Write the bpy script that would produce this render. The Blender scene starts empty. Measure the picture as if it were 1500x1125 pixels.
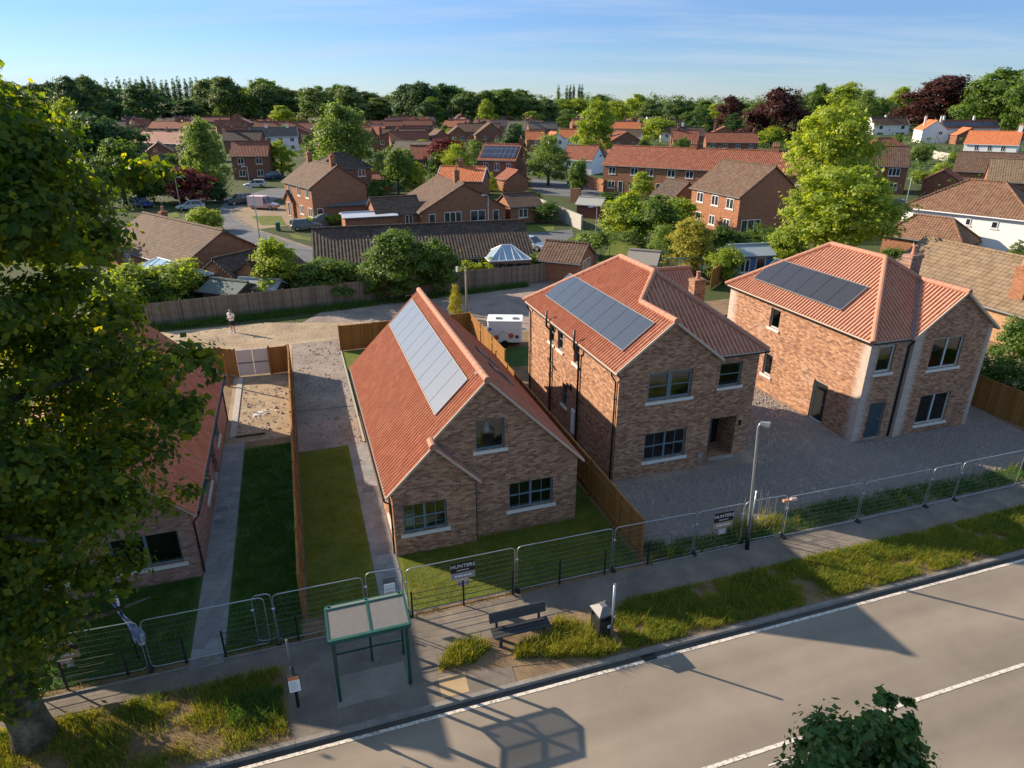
import bpy, bmesh, math, random
import numpy as np
from mathutils import Vector, Matrix
random.seed(7); rng = np.random.default_rng(11)
SC = bpy.context.scene
COL = SC.collection
R = math.radians
# ---------------------------------------------------------------- camera model (drone, 15.5 m up)
F, CX, CY, H, PIT = 975., 750., 562.5, 15.5, R(22.9)
sP, cP = math.sin(PIT), math.cos(PIT)
TH = R(18.0)                       # street direction
C18, S18 = math.cos(TH), math.sin(TH)
def at(px, py, z=0.):              # photograph pixel -> point on the level z
    u = (px-CX)/F; v = (CY-py)/F
    d = (u, cP+v*sP, -sP+v*cP)
    t = (z-H)/d[2]
    return Vector((d[0]*t, d[1]*t, z))
def W(a, b, z=0.):                 # street frame (a along the road, b away from it)
    return Vector((a*C18-b*S18, a*S18+b*C18, z))
def A(px, py, z=0.):
    p = at(px, py, z); return (p.x*C18+p.y*S18, -p.x*S18+p.y*C18)
def dep(p): return p.y*cP-(p.z-H)*sP

# ---------------------------------------------------------------- node helpers
class NT:
    def __init__(s, tree): s.t = tree; s.nd = tree.nodes; s.lk = tree.links
    def n(s, typ, **kw):
        x = s.nd.new(typ)
        for k, v in kw.items():
            if k.startswith('i_'):
                key = k[2:]; key = int(key) if key.isdigit() else key.replace('_', ' ')
                s.set(x.inputs[key], v)
            else: setattr(x, k, v)
        return x
    def set(s, inp, v):
        if isinstance(v, bpy.types.NodeSocket): s.lk.new(v, inp)
        elif isinstance(v, bpy.types.Node): s.lk.new(v.outputs[0], inp)
        else:
            if isinstance(v, tuple) and len(v) == 3 and inp.type == 'RGBA': v = (*v, 1)
            inp.default_value = v
    def m(s, op, a, b=0., c=0.):
        x = s.n('ShaderNodeMath', operation=op)
        for i, v in enumerate((a, b, c)): s.set(x.inputs[i], v)
        return x.outputs[0]
    def ramp(s, fac, stops, interp='LINEAR'):
        x = s.n('ShaderNodeValToRGB'); cr = x.color_ramp; cr.interpolation = interp
        while len(cr.elements) < len(stops): cr.elements.new(.5)
        for e, (p, c) in zip(cr.elements, stops):
            e.position = p; e.color = (*c, 1) if len(c) == 3 else c
        s.set(x.inputs[0], fac); return x.outputs[0]
    def mix(s, fac, a, b, mode='MIX'):
        x = s.n('ShaderNodeMix', data_type='RGBA', blend_type=mode)
        s.set(x.inputs[0], fac); s.set(x.inputs[6], a); s.set(x.inputs[7], b); return x.outputs[2]
    def noise(s, vec, scale, detail=5., rough=.55, out=0):
        x = s.n('ShaderNodeTexNoise'); x.inputs['Scale'].default_value = scale
        x.inputs['Detail'].default_value = detail; x.inputs['Roughness'].default_value = rough
        if vec is not None: s.set(x.inputs['Vector'], vec)
        return x.outputs[out]
    def bump(s, h, strength=.3, dist=.02):
        x = s.n('ShaderNodeBump'); x.inputs['Strength'].default_value = strength
        x.inputs['Distance'].default_value = dist; s.set(x.inputs['Height'], h); return x.outputs[0]
MATS = {}
def mat(name):
    m = bpy.data.materials.new(name); m.use_nodes = True
    t = NT(m.node_tree); p = t.nd['Principled BSDF']; MATS[name] = m
    return m, t, p
def sep_uv(t):
    uv = t.n('ShaderNodeUVMap'); s = t.n('ShaderNodeSeparateXYZ'); t.set(s.inputs[0], uv.outputs[0])
    return uv.outputs[0], s.outputs[0], s.outputs[1]
def comb(t, x, y, z=0.):
    c = t.n('ShaderNodeCombineXYZ'); t.set(c.inputs[0], x); t.set(c.inputs[1], y); t.set(c.inputs[2], z); return c.outputs[0]
def plain(name, col, rough=.6, metal=0., var=.15, scale=6., bump=0., spec=.5, bscale=40.):
    m, t, p = mat(name)
    g = t.n('ShaderNodeNewGeometry').outputs['Position']
    n = t.noise(g, scale, 6)
    c = t.mix(n, tuple(x*(1-var) for x in col), tuple(min(1, x*(1+var)) for x in col))
    t.set(p.inputs['Base Color'], c); p.inputs['Roughness'].default_value = rough
    p.inputs['Metallic'].default_value = metal; p.inputs['Specular IOR Level'].default_value = spec
    if bump: t.set(p.inputs['Normal'], t.bump(t.noise(g, bscale, 4), bump, .02))
    return m
def ground_mat(name, cols, scale=.6, fine=25., rough=.95, bump=.4, fine_amt=.35, bdist=.03, patches=None):
    m, t, p = mat(name)
    g = t.n('ShaderNodeNewGeometry').outputs['Position']
    n1 = t.noise(g, scale, 6, .62)
    st = [(.3+.4*i/(len(cols)-1), c) for i, c in enumerate(cols)]
    c = t.ramp(n1, st)
    n2 = t.noise(g, fine, 5, .7)
    v = t.ramp(n2, [(.25, (1-fine_amt,)*3), (.75, (1+fine_amt,)*3)])
    c = t.mix(1., c, v, 'MULTIPLY')
    if patches:
        pc, ps, lo, hi = patches
        n3 = t.ramp(t.noise(g, ps, 5, .6), [(lo, (0, 0, 0)), (hi, (1, 1, 1))])
        c = t.mix(n3, c, pc)
    t.set(p.inputs['Base Color'], c); p.inputs['Roughness'].default_value = rough
    p.inputs['Specular IOR Level'].default_value = .25
    t.set(p.inputs['Normal'], t.bump(n2, bump, bdist))
    return m
def road_mat(name, cols):
    m, t, p = mat(name); g = t.n('ShaderNodeNewGeometry').outputs['Position']
    mp = t.n('ShaderNodeMapping'); t.set(mp.inputs[0], g); mp.vector_type = 'TEXTURE'; mp.inputs['Rotation'].default_value = (0, 0, TH); mp.inputs['Scale'].default_value = (9., 1., 1.)
    b1 = t.noise(mp.outputs[0], .75, 4, .5); b2 = t.noise(g, .45, 6, .65); k = t.m('ADD', t.m('MULTIPLY', b1, .65), t.m('MULTIPLY', b2, .35))
    c = t.ramp(k, [(.32, cols[0]), (.5, cols[1]), (.68, cols[2])]); n2 = t.noise(g, 75., 4, .8)
    c = t.mix(1., c, t.ramp(n2, [(.25, (.78,)*3), (.75, (1.22,)*3)]), 'MULTIPLY')
    t.set(p.inputs['Base Color'], c); p.inputs['Roughness'].default_value = .9; p.inputs['Specular IOR Level'].default_value = .3
    t.set(p.inputs['Normal'], t.bump(n2, .35, .008)); return m
def brick_mat(name, stops, mortar=(.30, .26, .22), stain=False, patch=.25):
    m, t, p = mat(name)
    uv, u, v = sep_uv(t)
    row = t.m('FLOOR', t.m('DIVIDE', v, .075))
    uu = t.m('ADD', t.m('DIVIDE', u, .225), t.m('MULTIPLY', t.m('MODULO', row, 2.), .5))
    col = t.m('FLOOR', uu)
    wn = t.n('ShaderNodeTexWhiteNoise', noise_dimensions='2D'); t.set(wn.inputs['Vector'], comb(t, col, row))
    # neighbouring bricks drift together in batches
    big = t.noise(comb(t, t.m('MULTIPLY', u, .9), t.m('MULTIPLY', v, 1.9)), 1.3, 4, .6)
    key = t.m('ADD', t.m('MULTIPLY', wn.outputs[0], 1-patch), t.m('MULTIPLY', big, patch))
    c = t.ramp(key, stops)
    fu = t.m('FRACT', uu); fv = t.m('FRACT', t.m('DIVIDE', v, .075))
    mo = t.m('MAXIMUM', t.m('LESS_THAN', fu, .045), t.m('LESS_THAN', fv, .13))
    c = t.mix(t.m('MULTIPLY', mo, .75), c, mortar)
    sm = t.noise(uv, 9., 4, .7)
    c = t.mix(1., c, t.ramp(sm, [(.25, (.78,)*3), (.75, (1.2,)*3)]), 'MULTIPLY')
    if stain:
        o = t.n('ShaderNodeTexCoord').outputs['Object']; so = t.n('ShaderNodeSeparateXYZ'); t.set(so.inputs[0], o)
        x, y = so.outputs[0], so.outputs[1]
        def near(val, s, w): return t.m('SUBTRACT', 1., t.m('MINIMUM', t.m('DIVIDE', t.m('ABSOLUTE', t.m('SUBTRACT', s, val)), w), 1.))
        d1 = t.m('MAXIMUM', t.m('MULTIPLY', near(0., x, .9), t.m('MAXIMUM', near(0., y, .9), near(11., y, 1.2))), t.m('MULTIPLY', near(2.5, x, .7), t.m('LESS_THAN', y, .3)))
        d1 = t.m('MAXIMUM', d1, t.m('MULTIPLY', near(7.2, x, .5), near(-.2, y, .6)))
        sn = t.m('MULTIPLY', t.m('ADD', d1, -.12), t.m('ADD', t.noise(comb(t, t.m('MULTIPLY', u, 3.), t.m('MULTIPLY', v, 6.)), 2.2, 5, .75), .35))
        k = t.ramp(t.m('MULTIPLY', sn, 1.9), [(.22, (0, 0, 0)), (.95, (.6,)*3)])
        sp = t.ramp(t.noise(uv, .55, 5, .65), [(.58, (0, 0, 0)), (.72, (.35,)*3)])
        c = t.mix(t.m('MAXIMUM', k, sp), c, (.55, .5, .46))
    t.set(p.inputs['Base Color'], c); p.inputs['Roughness'].default_value = .9
    p.inputs['Specular IOR Level'].default_value = .2
    t.set(p.inputs['Normal'], t.bump(t.m('ADD', t.m('MULTIPLY', mo, -1.), t.m('MULTIPLY', wn.outputs[0], .5)), .5, .012))
    return m
def tile_mat(name, stops, wave=False, pu=.3, pv=.32, wear=(.2, .16, .12), wamt=.25, bdist=.05, rough=.85, moss=0.):
    m, t, p = mat(name)
    uv, u, v = sep_uv(t)
    row = t.m('FLOOR', t.m('DIVIDE', v, pv)); col = t.m('FLOOR', t.m('DIVIDE', u, pu))
    wn = t.n('ShaderNodeTexWhiteNoise', noise_dimensions='2D'); t.set(wn.inputs['Vector'], comb(t, col, row))
    c = t.ramp(wn.outputs[0], stops)
    w = t.ramp(t.noise(uv, .7, 6, .65), [(.4, (0, 0, 0)), (.8, (wamt,)*3)])
    c = t.mix(w, c, wear)
    c = t.mix(1., c, t.ramp(t.noise(uv, 14., 4, .7), [(.25, (.8,)*3), (.75, (1.18,)*3)]), 'MULTIPLY')
    fv = t.m('FRACT', t.m('DIVIDE', v, pv))
    if wave:
        h = t.m('ADD', t.m('MULTIPLY', t.m('SINE', t.m('MULTIPLY', u, 2*math.pi/pu)), .5), t.m('MULTIPLY', fv, -.7))
        t.set(p.inputs['Normal'], t.bump(h, 1., bdist))
        lap = t.m('LESS_THAN', fv, .14)
        c = t.mix(t.m('MULTIPLY', lap, .55), c, tuple(x*.25 for x in stops[0][1]))
    else:
        t.set(p.inputs['Normal'], t.bump(t.noise(uv, 30., 4, .7), .25, .01))
    t.set(p.inputs['Base Color'], c); p.inputs['Roughness'].default_value = rough
    p.inputs['Specular IOR Level'].default_value = .3
    return m
def leaf_mat(name, cols, trans=.35, tcol=None, rough=.55):
    m, t, p = mat(name)
    g = t.n('ShaderNodeNewGeometry'); oi = t.n('ShaderNodeObjectInfo')
    k = t.m('ADD', t.m('MULTIPLY', g.outputs['Random Per Island'], .75), t.m('MULTIPLY', oi.outputs['Random'], .25))
    c = t.ramp(k, [(i/(len(cols)-1), x) for i, x in enumerate(cols)])
    t.set(p.inputs['Base Color'], c); p.inputs['Roughness'].default_value = rough
    p.inputs['Specular IOR Level'].default_value = .25
    tr = t.n('ShaderNodeBsdfTranslucent')
    tm = tcol or (2.2, 2.3, .9)
    t.set(tr.inputs[0], t.mix(1., c, tm, 'MULTIPLY'))
    mx = t.n('ShaderNodeMixShader'); mx.inputs[0].default_value = trans
    t.lk.new(p.outputs[0], mx.inputs[1]); t.lk.new(tr.outputs[0], mx.inputs[2])
    t.lk.new(mx.outputs[0], t.nd['Material Output'].inputs[0])
    return m
def wood_mat(name, c1, c2, pw=.12, rough=.85):
    m, t, p = mat(name)
    uv, u, v = sep_uv(t)
    col = t.m('FLOOR', t.m('DIVIDE', u, pw))
    wn = t.n('ShaderNodeTexWhiteNoise', noise_dimensions='1D'); t.set(wn.inputs['W'], col)
    gr = t.noise(comb(t, t.m('MULTIPLY', u, 30.), t.m('MULTIPLY', v, 2.)), 1., 5, .7)
    k = t.m('ADD', t.m('MULTIPLY', wn.outputs[0], .6), t.m('MULTIPLY', gr, .4))
    c = t.mix(k, c1, c2)
    t.set(p.inputs['Base Color'], c); p.inputs['Roughness'].default_value = rough
    p.inputs['Specular IOR Level'].default_value = .2
    t.set(p.inputs['Normal'], t.bump(gr, .3, .01))
    return m
def glass_mat(name, tint, refl=.12):
    m, t, p = mat(name)
    lw = t.n('ShaderNodeLayerWeight'); lw.inputs[0].default_value = .35
    tr = t.n('ShaderNodeBsdfTransparent'); t.set(tr.inputs[0], tint)
    gl = t.n('ShaderNodeBsdfGlossy'); gl.inputs['Roughness'].default_value = .03; t.set(gl.inputs[0], (.9, .95, 1.))
    mx = t.n('ShaderNodeMixShader')
    t.set(mx.inputs[0], t.m('MINIMUM', t.m('ADD', lw.outputs['Fresnel'], refl), 1.))
    t.lk.new(tr.outputs[0], mx.inputs[1]); t.lk.new(gl.outputs[0], mx.inputs[2])
    t.lk.new(mx.outputs[0], t.nd['Material Output'].inputs[0]); return m

# materials
BR_NEW = [(0., (.085, .05, .042)), (.14, (.175, .09, .062)), (.34, (.285, .138, .082)), (.6, (.365, .187, .11)), (.8, (.435, .25, .15)), (1., (.51, .325, .205))]
mBrickA = brick_mat('new_mixed_brick', BR_NEW)
mBrickC = brick_mat('new_mixed_brick_stained', BR_NEW, stain=True)
mBrickP = brick_mat('pale_pink_brick', [(0., (.16, .08, .065)), (.35, (.28, .15, .12)), (.7, (.36, .21, .165)), (1., (.42, .28, .22))])
mBrickO = brick_mat('orange_estate_brick', [(0., (.17, .07, .04)), (.5, (.30, .125, .065)), (1., (.40, .18, .09))], patch=.4)
mBrickR = brick_mat('red_estate_brick', [(0., (.12, .045, .03)), (.5, (.225, .085, .05)), (1., (.30, .13, .075))], patch=.4)
mBrickY = brick_mat('buff_garden_brick', [(0., (.26, .15, .08)), (.5, (.40, .23, .12)), (1., (.48, .30, .17))], patch=.4)
mTile = tile_mat('clay_pantile', [(0., (.36, .112, .06)), (.5, (.405, .135, .075)), (1., (.47, .175, .102))], wear=(.30, .19, .13), wamt=.3, pu=.21)
mRidge = plain('clay_ridge_tile', (.40, .19, .125), .8, var=.2, scale=3)
mRoofR = tile_mat('red_roof_tile', [(0., (.20, .065, .04)), (.5, (.27, .088, .052)), (1., (.34, .12, .07))], True, wear=(.15, .11, .08), wamt=.4)
mRoofO = tile_mat('bright_orange_roof_tile', [(0., (.48, .14, .055)), (.5, (.58, .18, .07)), (1., (.64, .22, .09))], True, wear=(.35, .15, .08), wamt=.3)
mRoofB = tile_mat('brown_concrete_tile', [(0., (.088, .05, .035)), (.5, (.122, .072, .05)), (1., (.16, .098, .066))], True, wear=(.13, .10, .072), wamt=.5, bdist=.025)
mRoofW = tile_mat('warm_brown_tile', [(0., (.15, .075, .045)), (.5, (.19, .10, .062)), (1., (.235, .13, .082))], True, wear=(.17, .12, .08), wamt=.5, bdist=.025)
mRoofD = tile_mat('dark_brown_tile', [(0., (.055, .036, .03)), (.5, (.085, .056, .044)), (1., (.12, .08, .06))], True, wear=(.1, .08, .06), wamt=.5, bdist=.05)
mRoofG = tile_mat('grey_brown_tile', [(0., (.10, .085, .07)), (.5, (.145, .122, .10)), (1., (.19, .16, .13))], True, wear=(.2, .18, .14), wamt=.5)
mRoofT = tile_mat('tan_weathered_tile', [(0., (.17, .115, .072)), (.5, (.215, .15, .095)), (1., (.26, .185, .12))], True, wear=(.17, .14, .1), wamt=.5, bdist=.02, pu=.35, pv=.36)
mRoofP = tile_mat('rosy_faded_tile', [(0., (.30, .15, .115)), (.5, (.36, .19, .15)), (1., (.42, .23, .18))], True, wear=(.3, .2, .16), wamt=.4)
mWhiteR = plain('white_render', (.78, .78, .77), .8, var=.06, scale=1.5, bump=.1)
mWhiteP = plain('white_plastic', (.78, .79, .8), .4, var=.04)
mSill = plain('pale_stone_sill', (.62, .60, .56), .8, var=.1, scale=8)
mFrame = plain('blue_grey_frame', (.115, .17, .195), .45, var=.1)
mFrameL = plain('light_grey_frame', (.42, .47, .49), .45, var=.08)
mBlackP = plain('black_plastic', (.012, .012, .013), .45, var=.2)
mLead = plain('lead_grey', (.13, .14, .155), .6, var=.2)
mVerge = plain('verge_mortar', (.52, .40, .31), .9, var=.15, scale=10)
mGlass = glass_mat('clear_glazing', (.62, .68, .7), .06)
mPane = plain('dark_window_glass', (.025, .032, .04), .06, var=.5, scale=.8, spec=.9)
mPaneB = plain('bluish_conservatory_glass', (.28, .40, .50), .12, var=.25, scale=1.2, spec=.8)
mConc = plain('pale_concrete', (.36, .34, .31), .9, var=.18, scale=3, bump=.25)
mPlaster = plain('grey_plaster', (.4, .37, .33), .9, var=.1)
def solar(name, col, pu, pv, line):
    m, t, p = mat(name)
    uv, u, v = sep_uv(t)
    fu = t.m('FRACT', t.m('DIVIDE', u, pu)); fv = t.m('FRACT', t.m('DIVIDE', v, pv))
    k = t.m('MAXIMUM', t.m('LESS_THAN', fu, .05), t.m('LESS_THAN', fv, .05))
    t.set(p.inputs['Base Color'], t.mix(t.m('MULTIPLY', k, line), col, (.2, .21, .24)))
    p.inputs['Roughness'].default_value = .28; p.inputs['Specular IOR Level'].default_value = .75
    p.inputs['Coat Weight'].default_value = .6; p.inputs['Coat Roughness'].default_value = .1
    return m
mSolar = solar('solar_cells', (.028, .032, .045), .16, .16, .25)
mSolarD = solar('dark_brown_solar_cells', (.022, .018, .020), .16, .16, .2)
mSolarG = solar('solar_cells_painted_sky_sheen', (.125, .13, .14), .16, .16, .12)  # paler base colour stands in for the bright low sky these panels reflect
mSolarF = solar('solar_cells_framed', (.02, .025, .05), 1., 1.6, 1.)
mTrimD = plain('dull_panel_trim', (.20, .205, .215), .6, .2)
mAlu = plain('aluminium_trim', (.42, .43, .45), .4, .6, var=.1)
mGalv = plain('galvanised_steel', (.40, .43, .45), .42, .75, var=.12, scale=3)
mWire = plain('dull_mesh_wire', (.22, .24, .25), .5, .5)
mIron = plain('black_iron', (.012, .013, .014), .5, var=.3)
mGreenP = plain('dark_green_paint', (.006, .05, .034), .35, var=.2)
mTealP = plain('sun_faded_green_paint', (.012, .085, .065), .4, var=.3)
mSlatBench = plain('bench_slat', (.035, .037, .042), .55, var=.25, scale=20)
mBinLid = plain('grey_bin_lid', (.12, .125, .13), .5, var=.12)
mBin = plain('black_bin_body', (.018, .019, .021), .45, var=.25)
mWoodN = wood_mat('new_orange_timber', (.20, .088, .024), (.37, .19, .06))
mWoodO = wood_mat('weathered_grey_timber', (.11, .085, .062), (.30, .25, .19), .11)
mWoodD = wood_mat('dark_creosote_timber', (.06, .042, .03), (.12, .09, .065), .15)
mBark = ground_mat('mottled_plane_bark', [(.035, .03, .02), (.085, .07, .045), (.15, .135, .09), (.21, .19, .14)], 2.2, 14., .95, 1., .5, .08)
mTrunk = plain('brown_bark', (.09, .065, .045), .95, var=.3, scale=5, bump=.6)
mAsph = road_mat('road_asphalt', [(.172, .145, .118), (.235, .198, .16), (.305, .255, .203)])
mAsphF = ground_mat('estate_asphalt', [(.10, .105, .118), (.125, .13, .145), (.15, .155, .17)], .2, 30., .9, .2, .15, .01)
mPave = ground_mat('footway_tarmac', [(.13, .112, .096), (.175, .15, .127), (.235, .20, .165)], .8, 45., .95, .3, .25, .01, patches=((.29, .235, .18), .9, .55, .8))
mSlabM = ground_mat('hardstanding_concrete', [(.20, .175, .15), (.255, .225, .19), (.31, .275, .235)], .9, 35., .95, .2, .2, .008, patches=((.13, .11, .095), 1.3, .6, .85))
mTactile = ground_mat('buff_patch', [(.34, .24, .13), (.42, .31, .18)], 1.5, 40., .95, .3, .2, .01)
mKerb = ground_mat('kerb_concrete', [(.15, .14, .13), (.22, .205, .185), (.28, .26, .235)], 1.5, 30., .95, .3, .25, .01)
mGravel = ground_mat('grey_gravel', [(.185, .15, .13), (.27, .22, .19), (.34, .28, .24)], .5, 11., .97, .7, .5, .035, patches=((.30, .245, .19), .4, .55, .8))
mDirt = ground_mat('sandy_track', [(.27, .20, .135), (.38, .29, .195), (.46, .36, .25)], .35, 7., .97, 1., .45, .07, patches=((.21, .165, .125), .25, .5, .75))
mYard = ground_mat('yard_dirt', [(.22, .165, .11), (.31, .235, .155), (.37, .29, .20)], .9, 14., .97, .4, .25, .02, patches=((.46, .42, .37), 1.1, .62, .72))
mSoil = ground_mat('verge_soil', [(.15, .10, .062), (.215, .15, .092), (.27, .195, .12)], 1.2, 22., .98, .8, .35, .04)
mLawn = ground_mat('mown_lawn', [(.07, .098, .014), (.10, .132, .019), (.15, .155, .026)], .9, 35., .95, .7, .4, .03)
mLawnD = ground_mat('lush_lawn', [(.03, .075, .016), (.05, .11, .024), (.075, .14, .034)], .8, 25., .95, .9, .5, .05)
mGround = ground_mat('gardens_and_fields', [(.03, .045, .013), (.045, .065, .018), (.08, .08, .032)], .06, 2.5, .98, .5, .35, .1)
mSlab = None
def slab_mat():
    m, t, p = mat('concrete_paving_slab'); uv, u, v = sep_uv(t)
    row = t.m('FLOOR', t.m('DIVIDE', v, .45)); uu = t.m('DIVIDE', u, .45)
    wn = t.n('ShaderNodeTexWhiteNoise', noise_dimensions='2D'); t.set(wn.inputs['Vector'], comb(t, t.m('FLOOR', uu), row))
    c = t.ramp(wn.outputs[0], [(0., (.20, .20, .205)), (1., (.27, .27, .275))])
    j = t.m('MAXIMUM', t.m('LESS_THAN', t.m('FRACT', uu), .025), t.m('LESS_THAN', t.m('FRACT', t.m('DIVIDE', v, .45)), .025))
    c = t.mix(t.m('MULTIPLY', j, .6), c, (.08, .08, .075))
    c = t.mix(1., c, t.ramp(t.noise(uv, 3., 6, .7), [(.25, (.75,)*3), (.75, (1.2,)*3)]), 'MULTIPLY')
    t.set(p.inputs['Base Color'], c); p.inputs['Roughness'].default_value = .9
    return m
mSlab = slab_mat()
def paint_mat(name, col):
    m, t, p = mat(name); g = t.n('ShaderNodeNewGeometry').outputs['Position']
    k = t.ramp(t.noise(g, 9., 6, .75), [(.38, (0, 0, 0)), (.52, (1, 1, 1))])
    t.set(p.inputs['Base Color'], t.mix(k, (.25, .22, .19), col)); p.inputs['Roughness'].default_value = .8
    return m
mLine = paint_mat('worn_white_paint', (.66, .60, .52))
mLeafBig = leaf_mat('sycamore_leaf', [(.022, .058, .014), (.04, .092, .018), (.07, .13, .02), (.12, .17, .022), (.24, .24, .026)], .58, (3.0, 2.4, .32))
mLeafMid = leaf_mat('mid_green_leaf', [(0.0475, 0.0972, 0.0216), (0.0864, 0.1512, 0.0302), (0.1404, 0.2052, 0.0389)], 0.4, (2.2, 2.1, .6))
mLeafLime = leaf_mat('lime_green_leaf', [(0.1404, 0.2106, 0.0281), (0.234, 0.3042, 0.0421), (0.351, 0.3978, 0.0585)], 0.45, (2., 1.9, .5))
mLeafDark = leaf_mat('dark_green_leaf', [(0.0245, 0.0612, 0.0204), (0.0408, 0.0877, 0.0286), (0.0673, 0.1224, 0.0347)], 0.3)
mLeafYel = leaf_mat('yellow_leaf', [(0.2093, 0.2173, 0.0322), (0.322, 0.3059, 0.0483), (0.4347, 0.3864, 0.0725)], 0.4, (1.7, 1.6, .5))
mLeafCop = leaf_mat('copper_leaf', [(0.033, 0.015, 0.0135), (0.06, 0.0225, 0.018), (0.1125, 0.036, 0.0255)], 0.3, (2., 1.2, 1.))
mLeafRed = leaf_mat('purple_red_leaf', [(0.0825, 0.0225, 0.024), (0.15, 0.039, 0.039), (0.255, 0.0675, 0.06)], 0.3, (2., 1., .9))
mLeafWil = leaf_mat('willow_leaf', [(0.088, 0.1368, 0.0352), (0.1368, 0.1955, 0.0508), (0.215, 0.2737, 0.0782)], 0.4)
mLeafFar = leaf_mat('distant_leaf', [(0.0562, 0.1035, 0.036), (0.09, 0.1485, 0.0495), (0.1575, 0.2138, 0.0607)], 0.35, (2., 1.9, .7))
mBlade = leaf_mat('grass_blade', [(.12, .15, .016), (.22, .235, .026), (.38, .33, .055)], .42, (1.8, 1.6, .5), .7)
mBladeD = leaf_mat('lush_grass_blade', [(.03, .08, .016), (.055, .12, .022), (.085, .16, .03)], .35, None, .7)
mBladeDry = leaf_mat('dry_grass_blade', [(0.168, 0.144, 0.048), (0.264, 0.216, 0.084), (0.36, 0.288, 0.132)], 0.3, (1.5, 1.4, .8), .8)
# ---------------------------------------------------------------- geometry helpers
def auto_uv(me):
    uvl = me.uv_layers.new(name='UVMap')
    n = len(me.polygons)
    if not n: return
    nor = np.empty(n*3); me.polygons.foreach_get('normal', nor); nor = nor.reshape(-1, 3)
    tot = np.empty(n, dtype=np.int32); me.polygons.foreach_get('loop_total', tot)
    nl = len(me.loops); vi = np.empty(nl, dtype=np.int32); me.loops.foreach_get('vertex_index', vi)
    co = np.empty(len(me.vertices)*3); me.vertices.foreach_get('co', co); co = co.reshape(-1, 3)
    flat = np.abs(nor[:, 2]) > .985
    t = np.stack([-nor[:, 1], nor[:, 0], np.zeros(n)], 1)
    t[flat] = (1, 0, 0)
    t /= np.maximum(np.linalg.norm(t, axis=1, keepdims=True), 1e-9)
    b = np.cross(nor, t); b[flat] = (0, 1, 0)
    pi = np.repeat(np.arange(n), tot); p = co[vi]
    uv = np.stack([(p*t[pi]).sum(1)+50., (p*b[pi]).sum(1)+50.], 1)
    uvl.data.foreach_set('uv', uv.ravel())
def link(name, me, parent=None):
    o = bpy.data.objects.new(name, me); COL.objects.link(o)
    if parent is not None: o.parent = parent
    return o
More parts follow.
